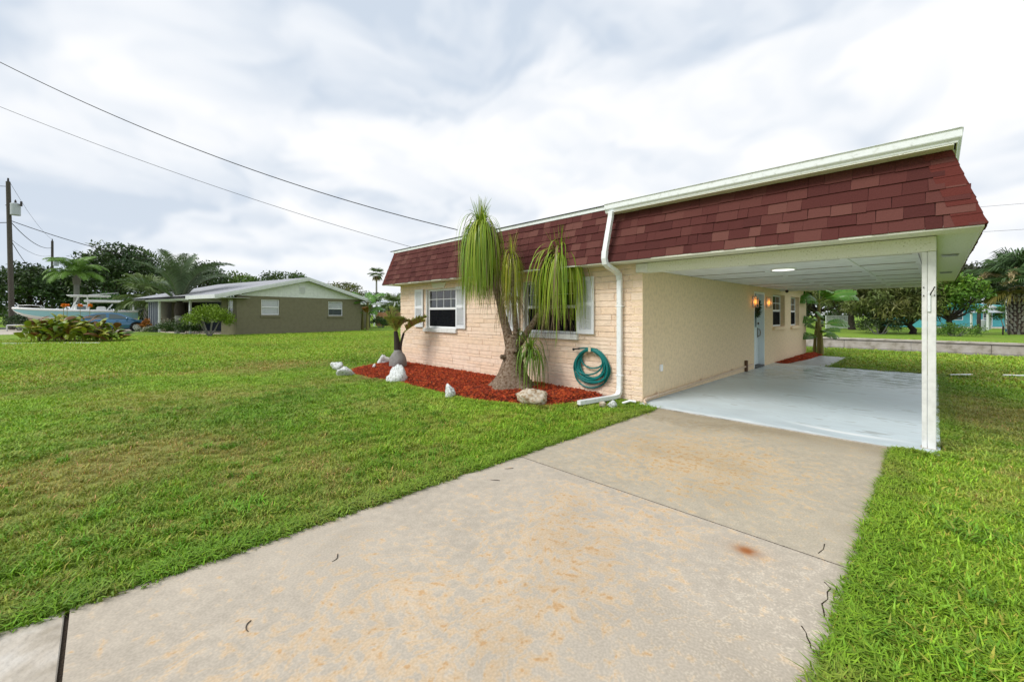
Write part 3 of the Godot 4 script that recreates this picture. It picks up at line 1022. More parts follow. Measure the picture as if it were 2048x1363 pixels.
# ---------------------------------------------------------------- mansard shingles
var loose_shingles := 0
func shingle_face(parent, p0: Vector3, p1: Vector3, up: Vector3, inset0: float, inset1: float, rows: int, exposure: float, sd: int, one_by_one: bool, limit_x := -99.0) -> void:
	# p0..p1 is the bottom edge; up runs up the slope (unit); the insets narrow the face to its top
	rng.seed = sd
	var along := (p1 - p0).normalized()
	var len := (p1 - p0).length()
	var out := along.cross(up).normalized()
	var rest := {}
	for r in rows:
		var lo: float = inset0 * r / rows
		var hi: float = len - inset1 * r / rows
		var a := lo - rf(0.0, 0.2)
		var wav := rf(0, 6.0)
		while a < hi:
			var w := rf(0.12, 0.29)
			var b := minf(a + w, hi)
			var a2 := maxf(a, lo)
			if b - a2 > 0.02:
				var jog := rf(-0.006, 0.006) + 0.004 * sin(a * 1.7 + wav)
				var th := rf(0.016, 0.026)
				var y0 := r * exposure + jog
				var y1 := (r + 1) * exposure + 0.02
				var sl0: float = inset0 / rows * 1.1 if a2 <= lo + 0.001 else rf(-0.006, 0.006)
				var sl1: float = inset1 / rows * 1.1 if b >= hi - 0.001 else rf(-0.006, 0.006)
				var q := func(u: float, y: float, t: float) -> Vector3:
					return p0 + along * u + up * y + out * t
				var mb := MB.new()
				var g := 0.0012
				var f := [q.call(a2 + g, y0, th), q.call(b - g, y0, th), q.call(b - g - sl1, y1, 0.006), q.call(a2 + g + sl0, y1, 0.006)]
				var k := [q.call(a2 + g, y0, 0.0), q.call(b - g, y0, 0.0), q.call(b - g - sl1, y1, 0.0), q.call(a2 + g + sl0, y1, 0.0)]
				var tone := rng.randi() % 6
				if rng.randf() < 0.45: tone = [1, 2, 0][rng.randi() % 3]
				var single: bool = one_by_one and (p0 + along * b).x > limit_x
				if not single:
					if not rest.has(tone): rest[tone] = MB.new()
					mb = rest[tone]
				mb.quad(f[0], f[1], f[2], f[3])
				mb.quad(k[0], k[1], f[1], f[0])
				mb.quad(k[1], k[2], f[2], f[1])
				mb.quad(k[3], k[0], f[0], f[3])
				if single:
					part("shingle", mb, M["shingle_%d" % tone], parent)
					loose_shingles += 1
			a += w
	for tone in rest:
		var o = part("shingle_field", rest[tone], M["shingle_%d" % tone], parent)
		o.set_meta("kind", "stuff")

func make_house() -> void:
	var H = thing("house", "single-storey peach house with red shingled mansard roof and attached carport", "house")
	var zf := -6.49       # mortar plane of the front wall
	var xr := -3.458      # stucco face of the carport-side wall
	var hole1 := [-10.05, -8.60, 1.10, 2.17]
	var hole2 := [-6.26, -4.80, 1.10, 2.17]
	# front wall and its bricks
	var fw = part("front_wall", wall_with("z", -11.43, xr - 0.012, -0.1, 2.62, zf, zf - 0.2, [hole1, hole2]), M.mortar_paint, H)
	rng.seed = 41
	var bands := [[0.0, 1.0], [1.0, 2.17], [2.17, 2.37]]
	var nb := 0
	for bd in bands:
		var y: float = bd[0]
		var hs := []
		var sum := 0.0
		while sum < bd[1] - bd[0] - 0.05:
			var q: float = [0.072, 0.10, 0.105, 0.14][rng.randi() % 4]
			hs.append(q); sum += q
		for hh in hs:
			var h: float = hh * (bd[1] - bd[0]) / sum
			var x := -11.43 - rf(0.0, 0.4)
			while x < xr - 0.02:
				var w := rf(0.32, 1.05)
				var spans := [[maxf(x, -11.43), minf(x + w, xr - 0.004)]]
				for ho in [hole1, hole2]:
					if y + h * 0.5 > ho[2] - 0.1 and y + h * 0.5 < ho[3]:
						var out := []
						for s in spans:
							if s[1] <= ho[0] or s[0] >= ho[1]: out.append(s); continue
							if s[0] < ho[0]: out.append([s[0], ho[0]])
							if s[1] > ho[1]: out.append([ho[1], s[1]])
						spans = out
				for s in spans:
					if s[1] - s[0] < 0.03: continue
					var mb := MB.new()
					var pr := rf(0.012, 0.019)
					mb.slab(s[0] + 0.0025, s[1] - 0.0025, y + 0.005, y + h - 0.005, zf - 0.005, zf + pr, 0.005)
					part("brick", mb, M[["brick_paint", "brick_paint_pale", "brick_paint_warm"][rng.randi() % 3]], fw)
					nb += 1
				x += w
			y += h
	print("bricks ", nb)
	# other walls
	var dz0 := -13.53
	var dz1 := -12.58
	var sh := [[dz0, dz1, 0.02, 2.10], [-15.83, -14.42, 1.10, 2.09], [-17.88, -16.63, 1.08, 2.08]]
	part("side_wall", wall_with("x", -19.0, -6.478, -0.1, 2.62, xr, xr - 0.2, sh), M.stucco, H)
	var mb := MB.new()
	mb.slab(-11.43, -11.23, -0.1, 2.62, -19.0, -6.69)
	part("left_wall", mb, M.stucco, H)
	mb = MB.new()
	mb.slab(-11.23, xr - 0.2, -0.1, 2.62, -19.0, -18.8)
	part("rear_wall", mb, M.stucco, H)
	mb = MB.new()
	mb.slab(-11.23, xr - 0.2, -0.05, 0.0, -18.8, -6.69)
	mb.slab(-11.23, xr - 0.2, 2.45, 2.5, -18.8, -6.69)
	mb.slab(-11.23, -3.7, 0.0, 2.45, -9.6, -9.5)
	part("interior", mb, M.interior, H)
	# front windows
	for s in [[hole1, -10.55], [hole2, -6.76]]:
		var ho: Array = s[0]
		var w = window(H, "z", ho[0] + 0.05, ho[1] - 0.005, ho[2] + 0.01, ho[3] - 0.005, zf - 0.055, -1.0, 4, M.vinyl_white)
		mb = MB.new()
		mb.slab(ho[0] - 0.06, ho[1] + 0.02, 1.0, 1.105, zf - 0.1, zf + 0.075, 0.008)
		part("sill", mb, M.white_paint, w)
		mb = MB.new()
		mb.slab(ho[0] + 0.002, ho[0] + 0.048, ho[2] + 0.006, ho[3] - 0.003, zf - 0.1, zf + 0.012, 0.004)
		mb.slab(ho[0] + 0.05, ho[1] - 0.003, ho[3] - 0.004, ho[3] + 0.01, zf - 0.1, zf + 0.012, 0.002)
		part("casing", mb, M.white_paint, w)
		mb = MB.new()
		var xm: float = (ho[0] + ho[1]) * 0.5 - 0.06
		var kf := [Vector3(xm - 0.34, 2.335, zf + 0.045), Vector3(xm + 0.34, 2.335, zf + 0.045), Vector3(xm + 0.25, 2.19, zf + 0.045), Vector3(xm - 0.25, 2.19, zf + 0.045)]
		var cen := Vector3(xm, 2.26, zf + 0.02)
		mb.face(kf.duplicate(), cen)
		for i in 4:
			var a: Vector3 = kf[i]
			var b: Vector3 = kf[(i + 1) % 4]
			mb.face([a, b, b - Vector3(0, 0, 0.05), a - Vector3(0, 0, 0.05)], cen)
		part("keystone", mb, M.white_weathered, fw)
		shutter(H, s[1], s[1] + 0.42, 1.12, 2.19, zf + 0.033)
		shutter(H, ho[1] + 0.0, ho[1] + 0.39, 1.12, 2.19, zf + 0.033)
	# side windows
	for s in [sh[1], sh[2]]:
		var w = window(H, "x", s[0] + 0.004, s[1] - 0.004, s[2] + 0.004, s[3] - 0.004, xr - 0.12, -1.0, 3, M.vinyl_white)
		mb = MB.new()
		mb.slab(xr - 0.02, xr + 0.06, s[2] - 0.10, s[2] - 0.02, s[0] + 0.02, s[1] + 0.04, 0.008)
		part("sill", mb, M.stucco, w)
	# door
	var dx := xr - 0.14
	mb = MB.new()
	mb.slab(dx - 0.045, dx, 0.06, 2.05, dz0 + 0.05, dz1 - 0.03, 0.004)
	var door = part("door", mb, M.door_paint, H)
	mb = MB.new()
	mb.slab(dx - 0.05, xr + 0.008, 0.02, 2.10, dz0, dz0 + 0.045, 0.004)
	mb.slab(dx - 0.05, xr + 0.008, 0.02, 2.10, dz1 - 0.028, dz1, 0.004)
	mb.slab(dx - 0.05, xr + 0.008, 2.055, 2.10, dz0 + 0.046, dz1 - 0.03, 0.004)
	part("door_frame", mb, M.door_paint, door)
	mb = MB.new()
	mb.slab(dx - 0.05, xr + 0.02, 0.016, 0.055, dz0 + 0.046, dz1 - 0.03, 0.006)
	part("threshold", mb, M.dark_metal, door)
	mb = MB.new()
	mb.slab(dx - 0.002, dx + 0.006, 1.12, 1.90, dz0 + 0.24, dz1 - 0.16, 0.002)
	part("pane", mb, M.car_glass, door)
	for s in [[1.09, 1.12, dz0 + 0.21, dz1 - 0.13], [1.90, 1.93, dz0 + 0.21, dz1 - 0.13], [1.12, 1.90, dz0 + 0.21, dz0 + 0.24], [1.12, 1.90, dz1 - 0.16, dz1 - 0.13]]:
		mb = MB.new()
		mb.slab(dx, dx + 0.018, s[0], s[1], s[2], s[3], 0.004)
		part("glazing_bead", mb, M.door_paint, door)
	for s in [[dz0 + 0.20, -13.07], [-13.03, dz1 - 0.12]]:
		mb = MB.new()
		mb.slab(dx, dx + 0.01, 0.2, 0.95, s[0], s[1], 0.008)
		part("panel", mb, M.door_paint, door)
	mb = MB.new()
	mb.tube([Vector3(dx + 0.01, 1.22, dz0 + 0.13), Vector3(dx + 0.035, 1.22, dz0 + 0.13)], [0.033], 12)
	part("deadbolt", mb, M.bronze, door)
	mb = MB.new()
	mb.slab(dx, dx + 0.012, 0.82, 1.10, dz0 + 0.105, dz0 + 0.155, 0.004)
	mb.tube([Vector3(dx + 0.01, 1.06, dz0 + 0.13), Vector3(dx + 0.06, 1.05, dz0 + 0.13), Vector3(dx + 0.075, 0.97, dz0 + 0.13), Vector3(dx + 0.065, 0.88, dz0 + 0.13), Vector3(dx + 0.01, 0.85, dz0 + 0.13)], [0.009, 0.010, 0.011, 0.010, 0.008], 8)
	part("handle", mb, M.bronze, door)
	# conduit and fittings on the carport wall
	mb = MB.new()
	mb.tube([Vector3(-3.33, 0.035, -6.33), Vector3(-3.40, 0.06, -6.42), Vector3(-3.432, 0.07, -6.55), Vector3(-3.432, 0.155, -12.42)], [0.021], 10)
	var pipe = part("drain_pipe", mb, M.beige_pipe, H)
	for z in [-6.95, -8.9, -10.8]:
		mb = MB.new()
		mb.slab(-3.457, -3.407, 0.045 + (-6.5 - z) * 0.0145, 0.115 + (-6.5 - z) * 0.0145, z - 0.012, z + 0.012, 0.004)
		part("pipe_clip", mb, M.beige_pipe, pipe)
	mb = MB.new()
	mb.slab(-3.457, -3.40, 0.016, 0.30, -11.87, -11.76, 0.01)
	part("downpipe_stub", mb, M.rusty, H)
	mb = MB.new()
	mb.slab(-3.457, -3.41, 0.48, 0.60, -7.13, -7.06, 0.008)
	part("outlet_box", mb, M.vinyl_white, H)

	# ------------------------------------------------ roof
	var yb := 2.365
	var yt := 3.335
	var ins := 0.27
	var foot := [Vector2(-11.78, -6.07), Vector2(0.33, -6.07), Vector2(0.33, -15.75), Vector2(-3.10, -15.75), Vector2(-3.10, -19.35), Vector2(-11.78, -19.35)]
	var top := [Vector2(-11.78 + ins, -6.07 - ins), Vector2(0.33 - ins, -6.07 - ins), Vector2(0.33 - ins, -15.75 + ins), Vector2(-3.10 - ins, -15.75 + ins), Vector2(-3.10 - ins, -19.35 + ins), Vector2(-11.78 + ins, -19.35 + ins)]
	mb = MB.new()
	for i in 6:
		var j := (i + 1) % 6
		mb.face([Vector3(foot[i].x, yb, foot[i].y), Vector3(foot[j].x, yb, foot[j].y), Vector3(top[j].x, yt, top[j].y), Vector3(top[i].x, yt, top[i].y)], Vector3(-6.0, 2.8, -11.0))
	var man = part("mansard", mb, M.underlay, H)
	var sl := Vector2(ins, yt - yb).length()
	var ex := sl / 7.0
	shingle_face(man, Vector3(-11.78, yb, -6.07), Vector3(0.33, yb, -6.07), Vector3(0, yt - yb, -ins).normalized(), ins, ins, 7, ex, 55, true, -7.6)
	shingle_face(man, Vector3(0.33, yb, -6.07), Vector3(0.33, yb, -15.75), Vector3(-ins, yt - yb, 0).normalized(), ins, ins, 7, ex, 56, false)
	shingle_face(man, Vector3(-3.10, yb, -15.75), Vector3(-3.10, yb, -19.35), Vector3(-ins, yt - yb, 0).normalized(), -ins, ins, 7, ex, 57, false)
	shingle_face(man, Vector3(-11.78, yb, -19.35), Vector3(-11.78, yb, -6.07), Vector3(ins, yt - yb, 0).normalized(), ins, ins, 7, ex, 58, false)
	shingle_face(man, Vector3(0.33, yb, -15.75), Vector3(-3.10, yb, -15.75), Vector3(0, yt - yb, ins).normalized(), ins, -ins, 7, ex, 59, false)
	shingle_face(man, Vector3(-3.10, yb, -19.35), Vector3(-11.78, yb, -19.35), Vector3(0, yt - yb, ins).normalized(), ins, ins, 7, ex, 60, false)
	print("shingles ", loose_shingles)
	# hip caps, bent over each front corner
	rng.seed = 66
	for s in [[Vector3(0.33, yb, -6.07), Vector3(0.06, yt, -6.34), -1.0, 0.20], [Vector3(-11.78, yb, -6.07), Vector3(-11.51, yt, -6.34), 1.0, 0.17]]:
		var a: Vector3 = s[0]
		var b: Vector3 = s[1]
		var dn := (b - a).normalized()
		var sx: float = s[2]
		for k in 9:
			var c0: Vector3 = a.lerp(b, (k - 0.02) / 9.0)
			var c1: Vector3 = a.lerp(b, minf(1.0, (k + 1.15) / 9.0))
			var o0 := 0.019
			var o1 := 0.013
			var cw: float = s[3] * rf(0.97, 1.03)
			var outz := Vector3(0, 0.27, 1.0).normalized()
			var outx := Vector3(-sx, 0.27, 0).normalized()
			var ed := (outz + outx).normalized()
			mb = MB.new()
			var f0 := c0 + Vector3(sx * cw, 0, 0) + outz * o0
			var f1 := c1 + Vector3(sx * cw, 0, 0) + outz * o1
			var e0 := c0 + ed * o0 * 1.35
			var e1 := c1 + ed * o1 * 1.35
			var g0 := c0 + Vector3(0, 0, -cw) + outx * o0
			var g1 := c1 + Vector3(0, 0, -cw) + outx * o1
			var inn := (c0 + c1) * 0.5 + Vector3(sx * 0.3, -0.1, -0.3)
			mb.face([f0, e0, e1, f1], inn)
			mb.face([e0, g0, g1, e1], inn)
			mb.face([f0, e0, e0 - ed * 0.012, f0 - outz * 0.012], (c0 + c1) * 0.5)
			mb.face([e0, g0, g0 - outx * 0.012, e0 - ed * 0.012], (c0 + c1) * 0.5)
			mb.face([f0, f1, f1 - outz * 0.012, f0 - outz * 0.012], (c0 + c1) * 0.5 - Vector3(sx, 0, 0) * 0.01)
			part("hip_shingle", mb, M.hip_cap, man)
	mb = MB.new()
	mb.slab(-11.5, 0.05, yt - 0.02, yt + 0.01, -15.48, -6.35)
	mb.slab(-11.5, -3.38, yt - 0.02, yt + 0.01, -19.08, -15.481)
	part("roof_deck", mb, M.deck_roof, H)
	# thin white drip edge on the left half, deep gutter on the right half
	mb = MB.new()
	mb.slab(-11.58, -3.96, yt - 0.012, yt + 0.062, -6.345, -6.315, 0.004)
	mb.slab(-11.58, -11.50, yt - 0.012, yt + 0.062, -19.1, -6.346, 0.004)
	part("drip_edge", mb, M.white_metal, H)
	mb = MB.new()
	mb.slab(-11.75, -3.97, yt + 0.060, yt + 0.068, -6.36, -6.29, 0.002)
	part("drip_lip", mb, M.dark_metal, H)
	var gx := 0.19
	var prof := [Vector2(-6.125, 3.215), Vector2(-6.115, 3.217), Vector2(-6.110, 3.235), Vector2(-6.088, 3.258), Vector2(-6.084, 3.268), Vector2(-6.084, 3.332), Vector2(-6.075, 3.345)]
	mb = MB.new()
	var off := 0.12
	for i in prof.size() - 1:
		var p: Vector2 = prof[i]
		var q: Vector2 = prof[i + 1]
		# front run, mitred into the run along the right edge
		var pa := Vector3(-3.955, p.y, p.x)
		var qa := Vector3(-3.955, q.y, q.x)
		var pb := Vector3(gx + (p.x + 6.075), p.y, p.x)
		var qb := Vector3(gx + (q.x + 6.075), q.y, q.x)
		mb.face([pa, pb, qb, qa], Vector3(-1.9, 3.28, -6.3))
		mb.face([pb, Vector3(pb.x, p.y, -15.6), Vector3(qb.x, q.y, -15.6), qb], Vector3(-0.2, 3.28, -10.0))
	mb.face([Vector3(-3.955, 3.215, -6.16), Vector3(-3.955, 3.345, -6.075), Vector3(-3.955, 3.345, -6.34), Vector3(-3.955, 3.215, -6.34)], Vector3(-3, 3.28, -6.25))
	part("gutter", mb, M.white_metal, H)
	mb = MB.new()
	mb.slab(-3.95, 0.125, 3.20, 3.214, -6.36, -6.118, 0.003)
	mb.slab(-0.02, 0.135, 3.2005, 3.2145, -15.6, -6.361, 0.003)
	part("gutter_soffit", mb, M.white_weathered, H)
	mb = MB.new()
	mb.slab(-3.95, 0.18, 3.347, 3.352, -6.35, -6.07)
	mb.slab(0.03, 0.188, 3.3475, 3.3525, -15.6, -6.351)
	part("gutter_cover", mb, M.white_metal, H)
	# soffits
	mb = MB.new()
	mb.slab(-11.76, 0.31, yb - 0.014, yb - 0.002, -6.46, -6.085, 0.002)
	mb.slab(0.002, 0.315, yb - 0.016, yb - 0.0025, -15.73, -6.461, 0.002)
	mb.slab(-3.457, -3.115, yb - 0.014, yb - 0.003, -19.33, -15.36, 0.002)
	mb.slab(-11.76, -11.43, yb - 0.016, yb - 0.003, -19.33, -6.461, 0.002)
	mb.slab(-3.11, 0.0, yb - 0.014, yb - 0.0025, -15.73, -15.36, 0.002)
	var sof = part("soffit", mb, M.white_weathered, H)
	mb = MB.new()
	mb.slab(-11.775, 0.325, yb - 0.02, yb + 0.02, -6.086, -6.066, 0.003)
	mb.slab(0.31, 0.327, yb - 0.022, yb + 0.02, -15.74, -6.087, 0.003)
	part("soffit_trim", mb, M.white_weathered, sof)
	for z in [-8.70, -12.28]:
		mb = MB.new()
		mb.slab(0.045, 0.225, yb - 0.028, yb - 0.0165, z - 0.11, z + 0.11, 0.002)
		var vent = part("soffit_vent", mb, M.nickel, sof)
		for i in 8:
			mb = MB.new()
			mb.box(Vector3(0.135, yb - 0.031, z - 0.09 + i * 0.0257), Vector3(0.16, 0.003, 0.014), 0.0, Basis(Vector3.RIGHT, 0.6))
			part("slat", mb, M.nickel, vent)
	# carport beams, ceiling panels and battens
	mb = MB.new()
	mb.slab(xr - 0.0, 0.0, 2.185, yb - 0.0165, -6.60, -6.465, 0.006)
	part("front_beam", mb, M.white_weathered, H)
	mb = MB.new()
	mb.slab(xr + 0.002, 0.0, 2.20, yb - 0.0165, -15.35, -15.2, 0.006)
	part("rear_beam", mb, M.white_paint, H)
	mb = MB.new()
	mb.slab(-0.14, -0.001, 2.19, yb - 0.0165, -15.199, -6.601, 0.006)
	part("edge_beam", mb, M.white_paint, H)
	mb = MB.new()
	mb.slab(xr + 0.003, -0.142, 2.32, 2.34, -15.19, -6.605)
	var ceil = part("ceiling", mb, M.white_paint, H)
	var zc := [-6.62, -7.11, -8.33, -9.56, -10.78, -12.0, -13.22, -14.44, -15.19]
	var xc := [xr + 0.006, -2.06, -0.86, -0.15]
	for i in zc.size() - 1:
		for k in 3:
			mb = MB.new()
			mb.slab(xc[k] + 0.008, xc[k + 1] - 0.008, 2.243, 2.318, zc[i + 1] + 0.008, zc[i] - 0.008, 0.004)
			part("ceiling_panel", mb, M.ceiling_paint, ceil)
	for i in range(1, zc.size() - 1):
		for k in 3:
			if k == 0 and i % 3 == 1: continue
			mb = MB.new()
			mb.slab(xc[k] + 0.03, xc[k + 1] - 0.06, 2.234, 2.2425, zc[i] - 0.009, zc[i] + 0.009, 0.002)
			part("batten", mb, M.batten_wood, ceil)
	mb = MB.new()
	mb.slab(-0.885, -0.835, 2.232, 2.2422, -14.6, -6.62, 0.003)
	part("batten", mb, M.ceiling_paint, ceil)
	# beam end block
	mb = MB.new()
	mb.slab(-3.57, -3.36, 2.19, 2.34, -6.66, -6.432, 0.012)
	part("beam_block", mb, M.white_paint, H)
	# post of two boards
	mb = MB.new()
	mb.slab(-0.115, -0.072, 0.0, 2.184, -6.60, -6.485, 0.004)
	var post = part("post", mb, M.white_paint, H)
	mb = MB.new()
	mb.slab(-0.069, -0.002, 0.0, 2.1835, -6.60, -6.482, 0.005)
	part("board", mb, M.white_paint, post)
	mb = MB.new()
	mb.slab(-0.07, -0.045, 1.52, 1.74, -6.482, -6.462, 0.004)
	part("bracket", mb, M.white_metal, post)
	for q in [[-0.10, 1.79], [-0.10, 1.70], [-0.015, 1.79], [-0.015, 1.70]]:
		mb = MB.new()
		mb.tube([Vector3(q[0], q[1], -6.50), Vector3(q[0], q[1], -6.474)], [0.0065], 8)
		part("bolt", mb, M.dark_metal, post)
	mb = MB.new()
	mb.tube([Vector3(-0.05, 1.70, -6.47), Vector3(-0.04, 1.73, -6.44), Vector3(-0.025, 1.76, -6.44), Vector3(-0.02, 1.78, -6.46)], [0.006], 6)
	part("hook", mb, M.dark_metal, post)
	mb = MB.new()
	mb.slab(-0.125, 0.004, 0.0, 0.022, -6.61, -6.478, 0.003)
	part("base_plate", mb, M.concrete_old, post)
	# downspout
	var dsx := -3.86
	mb = MB.new()
	var pts := [Vector3(dsx + 0.03, 3.215, -6.10), Vector3(dsx + 0.02, 3.12, -6.10), Vector3(dsx - 0.02, 2.52, -5.985)]
	mb.sweep_rect(pts, 0.040, 0.030, Vector3.RIGHT)
	var ds = part("downspout", mb, M.white_metal, H)
	mb = MB.new()
	mb.sweep_rect([Vector3(dsx - 0.02, 2.54, -5.989), Vector3(dsx - 0.022, 2.42, -5.975), Vector3(dsx - 0.02, 2.34, -6.0), Vector3(dsx - 0.012, 2.30, -6.06), Vector3(dsx - 0.005, 2.23, -6.30), Vector3(dsx, 2.18, -6.385), Vector3(dsx, 2.09, -6.415)], 0.043, 0.033, Vector3.RIGHT)
	part("elbow", mb, M.white_metal, ds)
	mb = MB.new()
	mb.sweep_rect([Vector3(dsx, 2.12, -6.413), Vector3(dsx, 0.20, -6.413)], 0.040, 0.030, Vector3.RIGHT)
	part("pipe", mb, M.white_metal, ds)
	mb = MB.new()
	mb.sweep_rect([Vector3(dsx, 0.24, -6.413), Vector3(dsx, 0.15, -6.408), Vector3(dsx - 0.01, 0.09, -6.37), Vector3(dsx - 0.03, 0.07, -6.28), Vector3(dsx - 0.21, 0.055, -5.52)], 0.042, 0.032, Vector3.RIGHT)
	part("elbow", mb, M.white_metal, ds)
	for y in [1.62, 0.42]:
		mb = MB.new()
		mb.slab(dsx - 0.06, dsx + 0.06, y, y + 0.02, -6.455, -6.378, 0.003)
		part("strap", mb, M.white_metal, ds)

func make_house_things() -> void:
	# wall lanterns by the door
	var names := ["lit wall lantern on the near side of the wreathed door", "lit wall lantern between the wreathed door and the first side window"]
	var zs := [-12.44, -13.72]
	for i in 2:
		var t = thing("wall_lantern", names[i], "lamp", "lanterns beside the carport door", Vector3(-3.458, 1.82, zs[i]))
		var mb := MB.new()
		mb.slab(0.0, 0.02, -0.13, 0.13, -0.055, 0.055, 0.006)
		part("back_plate", mb, M.nickel, t)
		mb = MB.new()
		mb.slab(0.02, 0.13, 0.135, 0.155, -0.075, 0.075, 0.006)
		mb.slab(0.02, 0.13, -0.155, -0.14, -0.075, 0.075, 0.005)
		for q in [[0.022, -0.073], [0.022, 0.063], [0.118, -0.073], [0.118, 0.063]]:
			mb.slab(q[0], q[0] + 0.01, -0.14, 0.135, q[1], q[1] + 0.01)
		part("cage", mb, M.nickel, t)
		mb = MB.new()
		mb.lathe([Vector2(0.001, -0.115), Vector2(0.036, -0.11), Vector2(0.045, -0.02), Vector2(0.042, 0.07), Vector2(0.03, 0.12), Vector2(0.001, 0.125)], 14, Vector3(0.075, 0, 0))
		part("glass_shade", mb, M.frosted_glass, t)
		mb = MB.new()
		mb.lathe([Vector2(0.001, -0.06), Vector2(0.02, -0.05), Vector2(0.028, -0.01), Vector2(0.022, 0.03), Vector2(0.012, 0.06), Vector2(0.001, 0.065)], 12, Vector3(0.075, 0, 0))
		part("bulb", mb, M.bulb_glow, t)
		var l := OmniLight3D.new()
		l.name = "lantern_light"
		l.light_color = Color(1.0, 0.62, 0.28)
		l.light_energy = 0.012
		l.light_size = 0.03
		l.omni_range = 6.0
		l.omni_attenuation = 2.0
		l.shadow_enabled = true
		t.add_child(l)
		l.position = Vector3(0.075, 0, 0)
	# ceiling disc light
	var t = thing("ceiling_light", "round white lit disc light on the carport ceiling", "lamp", "", Vector3(-1.77, 2.243, -8.0))
	var mb := MB.new()
	mb.lathe([Vector2(0.001, -0.028), Vector2(0.155, -0.028), Vector2(0.160, -0.022)], 32)
	part("diffuser", mb, M.led_glow, t)
	mb = MB.new()
	mb.lathe([Vector2(0.158, -0.024), Vector2(0.178, -0.026), Vector2(0.184, -0.012), Vector2(0.184, 0.0)], 32)
	part("rim", mb, M.vinyl_white, t)
	var al := AreaLight3D.new()
	al.name = "ceiling_light_lamp"
	al.area_size = Vector2(0.26, 0.26)
	al.light_energy = 0.12
	al.light_color = Color(1.0, 0.98, 0.94)
	al.shadow_enabled = true
	t.add_child(al)
	al.position = Vector3(0, -0.034, 0)
	al.rotation_degrees = Vector3(-90, 0, 0)
	# security camera
	t = thing("security_camera", "small black dome camera under the rear of the carport ceiling", "camera", "", Vector3(-3.05, 2.2, -14.2))
	mb = MB.new()
	mb.lathe([Vector2(0.001, -0.01), Vector2(0.03, -0.005), Vector2(0.035, 0.043)], 14)
	part("mount", mb, M.vinyl_white, t)
	mb = MB.new()
	mb.lathe([Vector2(0.001, -0.095), Vector2(0.03, -0.085), Vector2(0.046, -0.055), Vector2(0.04, -0.02), Vector2(0.02, -0.004)], 14)
	part("dome", mb, M.hose_dark, t)
	# wreath
	rng.seed = 17
	t = thing("wreath", "green leafy wreath hanging on the pale blue door", "wreath", "", Vector3(-3.55, 1.66, -13.02))
	mb = MB.new()
	var ring := []
	for k in 25:
		var a := TAU * k / 24.0
		ring.append(Vector3(0, sin(a) * 0.20, cos(a) * 0.20))
	mb.tube(ring, [0.025], 8, false)
	part("hoop", mb, M.bark_dark, t)
	mb = MB.new()
	for i in 900:
		var a := rf(0, TAU)
		var o := Vector3(rf(-0.01, 0.05), sin(a) * 0.20, cos(a) * 0.20) + rdir() * rf(0, 0.05)
		var g := rf(0.6, 1.4)
		mb.col = Color(0.045 * g, 0.085 * g, 0.025 * g)
		var d := (rdir() + Vector3(0.4, 0, 0)).normalized()
		mb.leaf(o, d, d.cross(rdir()).normalized(), rf(0.05, 0.09), rf(0.02, 0.032))
	part("leaves", mb, M.leaf, t)
	mb = MB.new()
	mb.slab(-0.004, 0.004, 0.2, 0.44, -0.012, 0.012)
	part("hanger", mb, M.bronze, t)
	# hose and its hanger
	t = thing("hose_hanger", "beige hose hanger fixed to the brick wall", "hanger", "", Vector3(-4.45, 0.78, -6.462))
	mb = MB.new()
	var rows := []
	for k in 13:
		var a := PI * (0.12 + 0.76 * k / 12.0)
		rows.append([Vector3(cos(a) * 0.15, sin(a) * 0.13 - 0.10, 0.0), Vector3(cos(a) * 0.15, sin(a) * 0.13 - 0.10, 0.10)])
	mb.grid(rows)
	part("saddle", mb, M.hanger_beige, t)
	mb = MB.new()
	mb.slab(-0.028, 0.028, 0.02, 0.125, 0.098, 0.108, 0.004)
	part("front_tab", mb, M.hanger_beige, t)
	mb = MB.new()
	mb.slab(-0.04, 0.04, -0.05, 0.10, -0.002, 0.006, 0.002)
	part("wall_plate", mb, M.hanger_beige, t)
	rng.seed = 23
	t = thing("garden_hose", "coiled teal garden hose hanging on the brick wall", "hose", "", Vector3(-4.44, 0.0, -6.455))
	var path := []
	var loops := [[0.425, 0.03, 0.0], [0.40, 0.24, -0.03], [0.36, 0.20, -0.02], [0.34, 0.28, 0.05], [0.30, 0.36, -0.06], [0.38, 0.17, 0.05], [0.29, 0.44, -0.04], [0.36, 0.22, 0.02], [0.33, 0.31, 0.06], [0.39, 0.19, -0.02], [0.27, 0.40, 0.03], [0.35, 0.26, -0.05], [0.25, 0.50, 0.0]]
	for i in loops.size():
		var L: Array = loops[i]
		var N: Array = loops[mini(i + 1, loops.size() - 1)]
		for k in 40:
			var u := k / 40.0
			var a := PI * 0.5 + TAU * u
			var rx := lerpf(L[0], N[0], u)
			var bot := lerpf(L[1], N[1], u)
			var ox := lerpf(L[2], N[2], u)
			var top := 0.862 - 0.012 * (i % 4)
			var ym := (top + bot) * 0.5
			var ry := (top - bot) * 0.5
			var zz := 0.018 + 0.011 * ((i * 3) % 7) + 0.006 * sin(a * 2.0 + i)
			if sin(a) < 0.6: zz = 0.014 + (zz - 0.014) * 0.9
			path.append(Vector3(cos(a) * rx * (1.0 - 0.12 * sin(a)) * 0.93 + ox * (1.0 - sin(a)), ym + sin(a) * ry, zz))
	mb = MB.new()
	mb.tube(path, [0.0145], 8)
	part("hose", mb, M.hose_teal, t)
	mb = MB.new()
	mb.tube([path[0], path[0] + Vector3(-0.12, 0.005, 0.025), path[0] + Vector3(-0.26, -0.015, 0.04)], [0.0125], 8)
	part("tail", mb, M.hose_teal, t)
	mb = MB.new()
